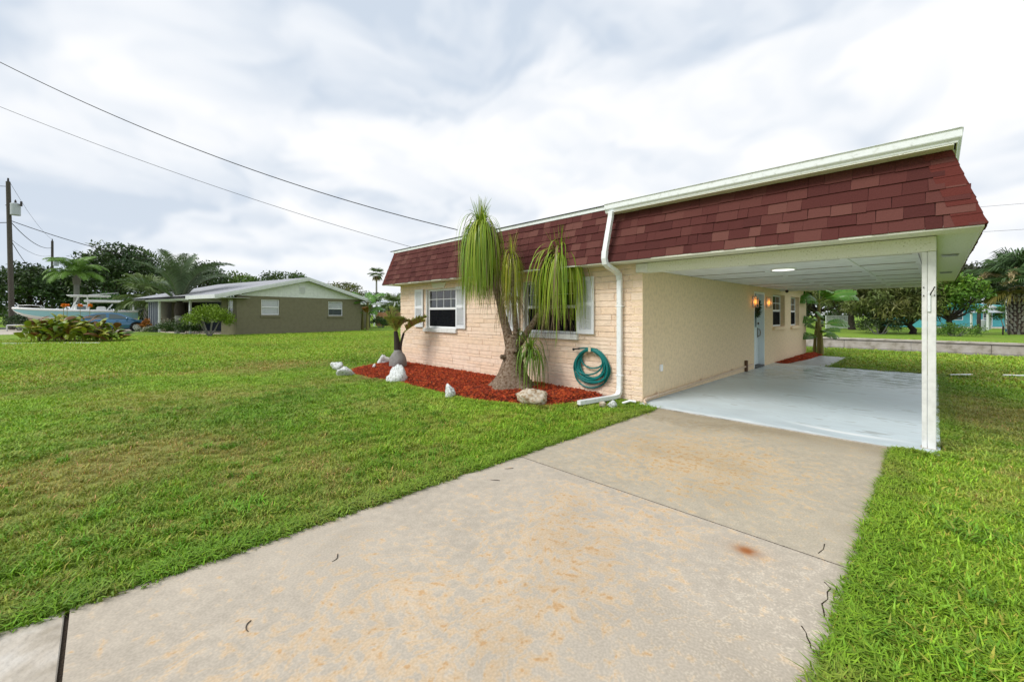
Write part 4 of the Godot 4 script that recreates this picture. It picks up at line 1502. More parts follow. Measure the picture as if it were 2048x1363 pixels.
	mb.tube([path[0] + Vector3(-0.25, -0.013, 0.04), path[0] + Vector3(-0.29, -0.02, 0.045), path[0] + Vector3(-0.30, -0.022, 0.045), path[0] + Vector3(-0.36, -0.03, 0.05), path[0] + Vector3(-0.40, -0.04, 0.05)], [0.016, 0.017, 0.012, 0.014, 0.028], 10)
	part("nozzle", mb, M.hose_dark, t)

# ---------------------------------------------------------------- plants
const RT := Vector3(0.7009, 0, -0.7133)    # across the front bed, parallel to the picture
const FW := Vector3(-0.7133, 0, -0.7009)

func strap_crown(n: int, len: float, wid: float, dry: float, sd: int, tone: Color, spiky := 0.12) -> MB:
	rng.seed = sd
	var mb := MB.new()
	for i in n:
		var az := rf(0, TAU)
		var up := rng.randf() < spiky
		var el := rf(1.15, 1.52) if up else rf(0.35, 1.45)
		var d := Vector3(cos(az) * cos(el), sin(el), sin(az) * cos(el))
		var l := len * (rf(0.55, 1.12) if rng.randf() < 0.6 else rf(0.85, 1.05)) * (0.42 if up else 1.0)
		var p := Vector3(cos(az), 0, sin(az)) * 0.03 + Vector3.UP * rf(-0.22, 0.04)
		var seg := 12
		var pts := [p]
		var ws := [wid * 1.2]
		var g := 0.04 if up else rf(0.55, 0.95)
		var sway := Vector3(rf(-0.03, 0.03), 0, rf(-0.03, 0.03))
		for s in seg:
			p += d * l / seg
			d = (d + Vector3.DOWN * g + sway).normalized()
			if s > 4: d = (d + Vector3(rf(-0.06, 0.06), 0, rf(-0.06, 0.06))).normalized()
			pts.append(p)
			ws.append(wid * (1.0 - 0.85 * pow((s + 1.0) / seg, 1.6)))
		var q := rf(0.7, 1.25)
		var u := rng.randf()
		mb.col = Color(tone.r * q * rf(0.85, 1.2), tone.g * q, tone.b * q)
		if u < dry: mb.col = Color(0.26 * q, 0.20 * q, 0.10 * q)
		elif u < dry * 3.0: mb.col = Color(0.36 * q, 0.40 * q, 0.06 * q)
		mb.ribbon(pts, ws, Vector3(-sin(az), 0, cos(az)).rotated(Vector3.UP, rf(-0.5, 0.5)))
	return mb

func dead_skirt(n: int, len: float, sd: int) -> MB:
	rng.seed = sd
	var mb := MB.new()
	for i in n:
		var az := rf(0, TAU)
		var p := Vector3(cos(az), 0, sin(az)) * rf(0.03, 0.12)
		var pts := [p]
		var ws := [0.012]
		var d := Vector3(cos(az) * 0.5, -0.6, sin(az) * 0.5).normalized()
		var l := len * rf(0.5, 1.2)
		for s in 6:
			p += d * l / 6.0
			d = (d + Vector3.DOWN * 0.5 + rdir() * 0.16).normalized()
			pts.append(p); ws.append(0.011 * (1.0 - s / 7.0))
		var q := rf(0.6, 1.3)
		mb.col = Color(0.24 * q, 0.165 * q, 0.10 * q)
		mb.ribbon(pts, ws, rdir())
	return mb

func make_ponytail() -> void:
	var t = thing("ponytail_palm", "ponytail palm with swollen grey trunk and three mop crowns of hanging leaves", "palm", "", Vector3(-5.85, 0.04, -5.75))
	var mb := MB.new()
	var nz := noise(201, 1.3, 4)
	var rows := []
	var prof := [[-0.08, 0.56], [0.0, 0.50], [0.06, 0.44], [0.15, 0.365], [0.28, 0.29], [0.45, 0.225], [0.62, 0.18], [0.8, 0.155], [0.95, 0.142], [1.05, 0.12]]
	for pr in prof:
		var r := []
		for k in 28:
			var a := -TAU * k / 28.0
			var root: float = 1.0 + 0.16 * sin(a * 5.0 + 0.7) * exp(-maxf(pr[0], 0.0) * 7.0) + 0.12 * nz.get_noise_3d(cos(a) * 1.2, pr[0] * 1.7, sin(a) * 1.2) 
			r.append(Vector3(cos(a) * pr[1] * root, pr[0], sin(a) * pr[1] * root) + RT * 0.03 * pr[0])
		rows.append(r)
	mb.grid(rows, true)
	part("trunk", mb, M.bark_ponytail, t)
	var L := func(dx: float, y: float, dz := 0.0) -> Vector3: return RT * dx + FW * dz + Vector3.UP * y
	mb = MB.new()
	mb.tube([L.call(-0.04, 0.82), L.call(-0.10, 1.12), L.call(-0.18, 1.40), L.call(-0.25, 1.72), L.call(-0.42, 2.33), L.call(-0.60, 3.08)], [0.10, 0.088, 0.078, 0.07, 0.062, 0.05], 12)
	part("branch", mb, M.bark_ponytail, t)
	mb = MB.new()
	mb.tube([L.call(0.05, 0.85, -0.03), L.call(0.08, 1.10, -0.06), L.call(0.05, 1.50, -0.10), L.call(0.03, 1.87, -0.12), L.call(0.0, 2.5, -0.14)], [0.10, 0.06, 0.05, 0.045, 0.04], 12)
	part("branch", mb, M.bark_ponytail, t)
	mb = MB.new()
	mb.tube([L.call(0.10, 0.86), L.call(0.24, 1.02, -0.03), L.call(0.40, 1.27, -0.08), L.call(0.57, 1.53, -0.12), L.call(0.72, 1.93, -0.15), L.call(0.93, 2.5, -0.16)], [0.10, 0.07, 0.055, 0.048, 0.045, 0.04], 12)
	part("branch", mb, M.bark_ponytail, t)
	# pruned knobs on the trunk
	for q in [[-0.17, 0.62, -0.10], [0.05, 0.75, -0.20]]:
		mb = MB.new()
		var c: Vector3 = L.call(q[0], q[1], q[2])
		var dd: Vector3 = (c - Vector3(0, q[1] - 0.03, 0)).normalized()
		mb.tube([c - dd * 0.03, c + dd * 0.05, c + dd * 0.065], [0.055, 0.045, 0.03], 10)
		part("branch_stub", mb, M.bark_ponytail, t)
	var green := Color(0.25, 0.375, 0.034)
	var crowns := [[L.call(-0.61, 3.08), 900, 1.66, 0.028, 0.05, 301, 130, 0.8, Vector3(0.70, 1, 0.70)], [L.call(0.0, 2.50, -0.16), 250, 1.42, 0.021, 0.10, 302, 60, 0.7, Vector3(0.50, 1, 0.50)], [L.call(0.94, 2.50, -0.18), 520, 1.62, 0.024, 0.06, 303, 110, 0.9, Vector3(1.0, 1, 1.0)]]
	for c in crowns:
		var o = part("crown", strap_crown(c[1], c[2], c[3], c[4], c[5], green if c[5] != 302 else Color(0.36, 0.42, 0.035)), M.leaf_gloss, t)
		o.position = c[0]
		o.scale = c[8]
		var s = part("dead_leaves", dead_skirt(c[6], c[7], c[5] + 50), M.leaf, t)
		s.position = c[0] + Vector3(0, -0.78 if c[5] == 301 else -0.7, 0) + (RT * 0.32 if c[5] == 301 else (RT * -0.12 if c[5] == 303 else Vector3.ZERO))
	var o2 = part("shoot", strap_crown(130, 0.95, 0.018, 0.05, 304, Color(0.15, 0.26, 0.035), 0.2), M.leaf_gloss, t)
	o2.position = L.call(0.36, 0.82, -0.22)
	mb = MB.new()
	mb.tube([L.call(0.15, 0.55, -0.1), L.call(0.28, 0.70, -0.18), L.call(0.36, 0.80, -0.22)], [0.05, 0.035, 0.03], 8)
	part("branch", mb, M.bark_ponytail, t)
	o2 = part("shoot", strap_crown(26, 0.5, 0.014, 0.0, 305, Color(0.15, 0.26, 0.035), 0.3), M.leaf_gloss, t)
	o2.position = L.call(0.16, 1.12, -0.16)

func feather_frond(len: float, e0: float, bend: float, n: int, ll: float, lw: float, tone: Color, sd: int, vee := 0.5, rach := 0.02, dead := 0.0) -> ArrayMesh:
	rng.seed = sd
	var mb := MB.new()
	var pts := []
	var p := Vector3.ZERO
	var seg := 14
	var ang := e0
	for s in seg + 1:
		pts.append(p)
		p += Vector3(cos(ang), sin(ang), 0) * len / seg
		ang -= bend / seg * (0.4 + 1.2 * s / seg)
	var rr := []
	for s in seg + 1: rr.append(rach * (1.0 - 0.85 * s / seg))
	mb.col = Color(tone.r * 1.3, tone.g * 1.1, tone.b * 1.2)
	mb.tube(pts, rr, 5)
	for i in n:
		var u := 0.16 + 0.84 * i / n
		var f := u * seg
		var k := mini(int(f), seg - 1)
		var q: Vector3 = pts[k].lerp(pts[k + 1], f - k)
		var td: Vector3 = (pts[k + 1] - pts[k]).normalized()
		var up := Vector3(0, 0, 1).cross(td).normalized()
		for s in [-1.0, 1.0]:
			var l := ll * sin(PI * clampf(0.12 + u * 0.80, 0, 1)) * rf(0.85, 1.15)
			var d := (td * 0.75 + Vector3(0, 0, s) * 0.9 + up * vee * rf(0.6, 1.3)).normalized()
			var g := rf(0.7, 1.3)
			mb.col = Color(tone.r * g, tone.g * g, tone.b * g)
			if rng.randf() < dead: mb.col = Color(0.30 * g, 0.22 * g, 0.10 * g)
			var mid := q + d * l * 0.55
			var tip := mid + (d + Vector3.DOWN * rf(0.25, 0.8)).normalized() * l * 0.5
			mb.ribbon([q, mid, tip], [lw * 0.7, lw, lw * 0.08], td)
	return mb.mesh()

func fan_frond(pet: float, rad: float, e0: float, n: int, tone: Color, sd: int, droop := 0.35, wid := 0.05) -> ArrayMesh:
	rng.seed = sd
	var mb := MB.new()
	var pts := []
	var p := Vector3.ZERO
	var ang := e0
	for s in 7:
		pts.append(p)
		p += Vector3(cos(ang), sin(ang), 0) * pet / 6.0
		ang -= droop / 6.0
	mb.col = Color(tone.r * 1.4, tone.g * 1.2, tone.b * 1.4)
	mb.tube(pts, [0.025, 0.02, 0.018, 0.015, 0.013, 0.012, 0.012], 5)
	var hub: Vector3 = pts[-1]
	var td := Vector3(cos(ang), sin(ang), 0)
	var up := Vector3(0, 0, 1).cross(td)
	for i in n:
		var a := lerpf(-1.9, 1.9, (i + rf(0.2, 0.8)) / n)
		var d := (td * cos(a) + Vector3(0, 0, sin(a)) + up * 0.18).normalized()
		var l := rad * (0.65 + 0.35 * cos(a * 0.6)) * rf(0.85, 1.1)
		var g := rf(0.7, 1.3)
		mb.col = Color(tone.r * g, tone.g * g, tone.b * g)
		var q1 := hub + d * l * 0.5
		var q2 := q1 + (d + Vector3.DOWN * droop).normalized() * l * 0.3
		var q3 := q2 + (d + Vector3.DOWN * droop * 3.2).normalized() * l * 0.28
		mb.ribbon([hub, q1, q2, q3], [wid * 0.4, wid, wid * 0.7, 0.004], td.cross(d) if absf(sin(a)) > 0.2 else Vector3(0, 0, 1))
	return mb.mesh()

func put_fronds(t, called: String, at: Vector3, meshes: Array, n: int, m: Material, sd: int, s0 := 0.85, s1 := 1.15, az0 := 0.0) -> void:
	rng.seed = sd
	for i in n:
		var o = part(called, meshes[i % meshes.size()], m, t)
		o.position = at
		o.rotation = Vector3(rf(-0.15, 0.15), az0 + TAU * i * 0.3819 + rf(-0.25, 0.25), rf(-0.12, 0.12))
		o.scale = Vector3.ONE * rf(s0, s1)

func ringed_trunk(t, h: float, r0: float, r1: float, m: Material, lean := Vector3.ZERO) -> void:
	var mb := MB.new()
	var pts := []
	var rr := []
	var n := int(h / 0.12) + 2
	for i in n:
		var u := float(i) / (n - 1)
		pts.append(Vector3.UP * h * u + lean * u * u)
		rr.append(lerpf(r0, r1, u) * (1.0 + (0.05 if i % 2 == 0 else -0.03)))
	mb.tube(pts, rr, 12)
	part("trunk", mb, m, t)

func booted_trunk(t, h: float, r: float, sd: int) -> void:   # cabbage palm trunk with old leaf bases
	rng.seed = sd
	var mb := MB.new()
	mb.tube([Vector3(0, -0.1, 0), Vector3(0, h * 0.5, 0), Vector3(0, h, 0)], [r * 0.92, r * 0.86, r * 0.8], 12)
	part("trunk", mb, M.bark_dark, t)
	var boot := MB.new()
	boot.tube([Vector3(0, 0, 0), Vector3(0.05, 0.14, 0), Vector3(0.13, 0.30, 0)], [0.085, 0.06, 0.03], 5)
	var bm := boot.mesh()
	var rows := int(h / 0.20)
	for j in rows:
		for k in 8:
			var a := TAU * (k + 0.5 * (j % 2)) / 8.0 + rf(-0.06, 0.06)
			var o = part("leaf_base", bm, M.bark_grey if rng.randf() < 0.7 else M.bark_palm, t)
			o.position = Vector3(cos(a), 0, -sin(a)) * r * 0.86 + Vector3.UP * (j * 0.20)
			o.rotation.y = a
			o.scale = Vector3.ONE * rf(0.85, 1.15)

func make_near_plants() -> void:
	# young palm at the left corner of the bed
	var t = thing("young_palm", "stunted young palm with bulbous grey base at the left end of the mulch bed", "palm", "", Vector3(-10.2, 0.03, -5.7))
	var mb := MB.new()
	var bulge := noise(77, 2.2, 3)
	var rws := []
	for q in [[0.17, -0.06], [0.215, 0.02], [0.235, 0.10], [0.23, 0.20], [0.20, 0.30], [0.155, 0.38], [0.115, 0.44], [0.10, 0.49], [0.05, 0.52]]:
		var rw := []
		for k in 20:
			var an := -TAU * k / 20.0
			var kk: float = q[0] * (1.0 + 0.22 * bulge.get_noise_3d(cos(an), q[1] * 4.0, sin(an)))
			rw.append(Vector3(cos(an) * kk, q[1], sin(an) * kk))
		rws.append(rw)
	mb.grid(rws, true)
	part("trunk", mb, M.bark_grey, t)
	mb = MB.new()
	mb.tube([Vector3(0, 0.45, 0), RT * -0.03 + Vector3.UP * 0.75, RT * -0.06 + Vector3.UP * 1.0], [0.10, 0.075, 0.05], 9)
	mb.tube([RT * 0.05 + Vector3.UP * 0.45, RT * 0.09 + Vector3.UP * 0.7, RT * 0.16 + Vector3.UP * 0.95], [0.05, 0.035, 0.03], 7)
	part("stem", mb, M.bark_dark, t)
	var tone := Color(0.29, 0.35, 0.075)
	var specs := [[2.9, 0.72, 1.42, 0.35, 0.45], [3.2, 0.62, 1.22, 0.3, 0.35], [0.1, 0.75, 0.80, 0.6, 0.4], [-0.3, 0.72, 0.65, 0.6, 0.35], [0.6, 0.45, 1.3, 0.9, 0.05], [1.6, 0.45, 1.35, 1.0, 0.05], [3.6, 0.50, 1.15, 0.7, 0.1], [4.5, 0.45, 1.2, 0.8, 0.05], [5.3, 0.45, 1.2, 0.9, 0.05], [0.35, 0.5, 1.1, 1.2, 0.45]]
	for i in specs.size():
		var s: Array = specs[i]
		var o = part("frond", feather_frond(s[1], s[2], s[3], 34, 0.28, 0.030, tone, 400 + i, 0.9, 0.018, s[4]), M.leaf, t)
		o.position = RT * (0.16 if i in [2, 3] else -0.06) + Vector3.UP * 0.96
		o.rotation.y = s[0] + deg_to_rad(45.5)
	# banana plant at the far corner of the house
	t = thing("banana_plant", "tall banana plant with broad bright green leaves at the far corner of the peach house", "banana plant", "", Vector3(-3.05, 0.03, -18.95))
	rng.seed = 31
	for q in [[0.0, 0.0, 2.0, 0.075], [-0.16, -0.08, 1.2, 0.06], [0.12, 0.12, 1.0, 0.055], [0.05, -0.14, 0.8, 0.05]]:
		mb = MB.new()
		mb.tube([Vector3(q[0], -0.05, q[1]), Vector3(q[0] * 0.8, q[2] * 0.5, q[1] * 0.8), Vector3(q[0] * 0.5, q[2], q[1] * 0.5)], [q[3], q[3] * 0.8, q[3] * 0.45], 10)
		part("stem", mb, M["stem_green"], t)
	# leaves: azimuth (picture right = 0), elevation, length, width, start height, droop
	for s in [[0.25, 0.75, 1.75, 0.50, 1.85, 1.9], [1.3, 1.15, 1.25, 0.48, 2.0, 0.9], [2.6, 0.85, 1.35, 0.46, 1.9, 1.5], [3.3, 0.7, 1.2, 0.42, 1.8, 1.6], [-0.6, 0.8, 1.2, 0.42, 1.9, 1.3], [4.2, 0.8, 1.1, 0.4, 1.9, 1.4], [0.15, 0.35, 1.35, 0.36, 1.05, 1.2], [2.9, 0.5, 0.95, 0.36, 1.15, 1.3], [3.6, 0.9, 0.8, 0.34, 1.2, 1.2], [1.2, 0.9, 0.7, 0.34, 0.95, 1.5], [0.0, 0.3, 0.75, 0.28, 0.62, 1.0], [3.1, 0.4, 0.75, 0.30, 0.6, 1.3], [4.5, 0.5, 0.7, 0.3, 0.7, 1.2], [5.4, 0.6, 0.7, 0.3, 0.75, 1.2], [2.2, 0.9, 0.8, 0.3, 0.8, 1.0]]:
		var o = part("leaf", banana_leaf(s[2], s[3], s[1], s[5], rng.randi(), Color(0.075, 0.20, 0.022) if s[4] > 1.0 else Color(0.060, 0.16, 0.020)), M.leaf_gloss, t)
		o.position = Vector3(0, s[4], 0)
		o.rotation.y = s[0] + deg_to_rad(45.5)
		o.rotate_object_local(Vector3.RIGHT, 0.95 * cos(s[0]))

func banana_leaf(len: float, wid: float, e0: float, droop: float, sd: int, tone: Color) -> ArrayMesh:
	var r := RandomNumberGenerator.new()
	r.seed = sd
	var mb := MB.new()
	var pts := []
	var ws := []
	var p := Vector3.ZERO
	var ang := e0
	var seg := 16
	for s in seg + 1:
		var u := float(s) / seg
		pts.append(p)
		ws.append(0.03 if u < 0.2 else wid * pow(sin(PI * clampf((u - 0.17) / 0.86, 0, 1)), 0.55) + 0.012)
		p += Vector3(cos(ang), sin(ang), 0) * len / seg
		ang -= droop / seg * (0.2 + 1.6 * u)
	var rr := []
	for s in seg + 1: rr.append(0.022 * (1.0 - 0.85 * s / seg))
	mb.col = Color(0.26, 0.34, 0.07)
	mb.tube(pts, rr, 6)
	# blade halves in strips that have split along the veins
	for side in [-1.0, 1.0]:
		for s in range(3, seg):
			var t: Vector3 = (pts[s + 1] - pts[s]).normalized()
			var up := Vector3(0, 0, 1).cross(t).normalized()
			var g := r.randf_range(0.85, 1.15)
			mb.col = Color(tone.r * g, tone.g * g, tone.b * g)
			var tear := r.randf_range(0.0, 0.012) if r.randf() < 0.75 else r.randf_range(0.03, 0.06)
			var lift := 0.32 + r.randf_range(-0.06, 0.06)
			var o0: Vector3 = Vector3(0, 0, side) * ws[s] * 0.5
			var o1: Vector3 = Vector3(0, 0, side) * ws[s + 1] * 0.5
			var a: Vector3 = pts[s]
			var b: Vector3 = pts[s + 1]
			var fa: Vector3 = a + o0 * 0.6 + up * ws[s] * 0.18 * lift
			var fb: Vector3 = b + o1 * 0.6 + up * ws[s + 1] * 0.18 * lift - t * tear * 0.5
			var ea: Vector3 = a + o0 + up * ws[s] * 0.18 * (lift - 0.5) + t * 0.05
			var eb: Vector3 = b + o1 + up * ws[s + 1] * 0.18 * (lift - 0.5) + t * (0.05 - tear)
			mb.grid([[a, b], [fa, fb], [ea, eb]] if side > 0 else [[b, a], [fb, fa], [eb, ea]])
	return mb.mesh()

func rock(size: Vector3, sd: int) -> ArrayMesh:
	var nz := noise(sd, 0.9, 4)
	var rows := []
	var h := 12
	var w := 18
	for i in h + 1:
		var el := PI * (i / float(h) - 0.5)
		var r := []
		for k in w:
			var az := -TAU * k / w
			var d := Vector3(cos(el) * cos(az), sin(el), cos(el) * sin(az))
			# chipped planes make it angular
			var m := 1.0
			for q in 7:
				var pn := Vector3(sin(q * 2.4 + sd), cos(q * 1.7 + sd * 0.3) * 0.9 + 0.25, sin(q * 4.1 + sd * 0.7)).normalized()
				var c := d.dot(pn)
				if c > 0.05: m = minf(m, (0.50 + 0.06 * q) / c)
			m *= 1.0 + 0.26 * nz.get_noise_3dv(d * 1.6) + 0.12 * nz.get_noise_3dv(d * 6.0)
			r.append(Vector3(d.x * size.x, d.y * size.y, d.z * size.z) * m * 0.70)
		rows.append(r)
	var mb := MB.new()
	mb.grid(rows, true)
	return mb.mesh()

func make_rocks() -> void:
	var G := "white limestone rocks edging the mulch bed"
	for r in [[-11.25, -4.5, 0.30, 0.20, 11, 0.5, "flat topped white rock at the far left tip of the mulch bed", 0.09], [-10.1, -4.25, 0.28, 0.17, 12, 1.2, "low rounded white rock lying on the grass just in front of the bed's left tip", 0.07], [-11.35, -5.9, 0.32, 0.25, 13, 2.0, "white rock behind the young palm beside the house corner", 0.12], [-10.55, -5.2, 0.09, 0.09, 14, 0.2, "smallest white stone lying on the red mulch near the young palm", 0.09], [-8.42, -4.72, 0.30, 0.30, 15, 0.9, "pointed white rock at the bed edge in front of the young palm", 0.10], [-6.2, -4.5, 0.155, 0.20, 16, 2.6, "pale rock standing alone at the bed edge between the young palm and the ponytail palm", 0.08]]:
		var o = part("rock", rock(Vector3(r[2], r[3], r[2] * 0.8) * 1.22, r[4]), M.limestone)
		o.position = Vector3(r[0], r[7], r[1]); o.rotation.y = r[5]
		tag(o, r[6], "rock", G)
	var b = part("rock", rock(Vector3(0.47, 0.23, 0.30), 27), M.limestone_tan)
	b.position = Vector3(-4.66, 0.12, -5.15); b.rotation.y = 0.7
	tag(b, "large flat tan topped rock at the foot of the ponytail palm", "rock", G)
	b = part("rock", rock(Vector3(0.12, 0.11, 0.10), 18), M.limestone)
	b.position = Vector3(-3.66, 0.05, -5.86); b.rotation.y = 0.3
	tag(b, "small white stone in the grass under the downspout", "rock", G)
	b = part("rock", rock(Vector3(0.085, 0.085, 0.08), 29), M.limestone_tan)
	b.position = Vector3(-3.76, 0.045, -5.74); b.rotation.y = 1.3
	tag(b, "small tan stone beside the white stone under the downspout", "rock", G)
	# loose white pipe bits by the corner and a pipe in the side lawn
	var mb := MB.new()
	mb.tube([Vector3(-0.16, 0.0, 0.10), Vector3(-0.06, 0.045, 0.03), Vector3(0.03, 0.04, 0.0)], [0.02], 10)
	var o = part("pipe_elbow", mb, M.vinyl_white)
	o.position = Vector3(-3.46, 0.03, -6.2)
	tag(o, "short bent white pipe lying in the grass at the carport corner", "pipe")
	mb = MB.new()
	mb.tube([Vector3(0.22, 0.03, -14.55), Vector3(0.60, 0.03, -15.02)], [0.018], 8)
	o = part("plastic_pipe", mb, M.vinyl_white)
	tag(o, "thin white pipe on the lawn just right of the carport post", "pipe", "white pipes lying on the back lawn")
	mb = MB.new()
	mb.tube([Vector3(1.12, 0.03, -15.42), Vector3(1.9, 0.03, -15.9)], [0.018], 8)
	o = part("plastic_pipe", mb, M.vinyl_white)
	tag(o, "thin white pipe on the lawn at the right edge of the view", "pipe", "white pipes lying on the back lawn")
	# twigs on the driveway
	rng.seed = 88
	var tw := [[-2.35, -0.52, "dark twig on the driveway nearest the left joint"], [-2.62, -1.05, "thin twig on the driveway by the grass edge"], [-2.75, -2.55, "dark dry blade on the driveway beside the long lawn edge"], [-2.88, -2.85, "curled dry leaf on the driveway next to the slab joint"]]
	for q in tw:
		mb = MB.new()
		var p := Vector3.ZERO
		var pts := [p]
		var d := Vector3(rf(-1, 1), 0, rf(-1, 1)).normalized()
		for s in 4:
			p += d * 0.022
			d = (d + Vector3(rf(-0.5, 0.5), 0, rf(-0.5, 0.5))).normalized()
			pts.append(p)
		mb.tube(pts, [0.0022, 0.003, 0.0026, 0.002, 0.0014], 5)
		o = part("twig", mb, M.bark_dark)
		o.position = Vector3(q[0], 0.003, q[1])
		tag(o, q[2], "twig", "plant litter on the driveway")

# ---------------------------------------------------------------- trees
func tree(called: String, label: String, at: Vector3, h: float, trunk_h: float, rad: Vector3, clumps: int, per: int, ll: float, lw: float, tone: Color, sd: int, group: String, droop := 0.0, gap := 0.75, bark := "bark", clump_r := 0.9):
	var t = thing(called, label, "tree", group, at)
	rng.seed = sd
	var mb := MB.new()
	var r0 := 0.028 * h + 0.05
	var fork := Vector3(rf(-0.3, 0.3), trunk_h, rf(-0.3, 0.3))
	mb.tube([Vector3(0, -0.15, 0), Vector3(rf(-0.1, 0.1), trunk_h * 0.5, rf(-0.1, 0.1)), fork], [r0 * 1.3, r0, r0 * 0.85], 9)
	part("trunk", mb, M[bark], t)
	var cc := Vector3(0, h - rad.y, 0)
	var cs := []
	for i in clumps:
		var d := rdir()
		if d.y < -0.55: d.y = -d.y * 0.5
		d = d.normalized()
		var u := gap + (1.0 - gap) * rng.randf() if rng.randf() < 0.75 else rf(0.2, gap)
		cs.append(cc + Vector3(d.x * rad.x, d.y * rad.y, d.z * rad.z) * u * rf(0.8, 1.05))
	mb = MB.new()
	for i in range(0, cs.size(), maxi(1, cs.size() / 16)):
		var q: Vector3 = cs[i]
		var mid := fork.lerp(q, 0.5) + Vector3(0, -0.1 * rad.y, 0) + rdir() * 0.15 * rad.x
		mb.tube([fork, mid, q], [r0 * 0.5, r0 * 0.28, r0 * 0.08], 6)
	part("limbs", mb, M[bark], t)
	mb = MB.new()
	for q in cs:
		var cr: float = clump_r * rf(0.55, 1.25)
		var tint := rf(0.7, 1.3)
		var hue := rf(-0.12, 0.22)
		for i in int(per * cr / clump_r):
			var o := rdir() * pow(rng.randf(), 0.45) * cr
			o.y *= 0.62
			var g := tint * rf(0.65, 1.35)
			mb.col = Color(tone.r * g * (1.0 + hue), tone.g * g, tone.b * g)
			var d := (rdir() + Vector3.DOWN * droop + o.normalized() * 0.4).normalized()
			var s := d.cross(rdir()).normalized()
			var k := rf(0.7, 1.3)
			mb.leaf(q + o, d, s, ll * k, lw * k)
	part("crown", mb, M.leaf, t)
	return t

func mb_leaf(mb: MB, p: Vector3, l: float, w: float, col: Color) -> void:
	mb.col = Color(col.r * rf(0.7, 1.3), col.g * rf(0.7, 1.3), col.b)
	var d := rdir()
	mb.leaf(p, d, d.cross(rdir()).normalized(), l * rf(0.7, 1.3), w)

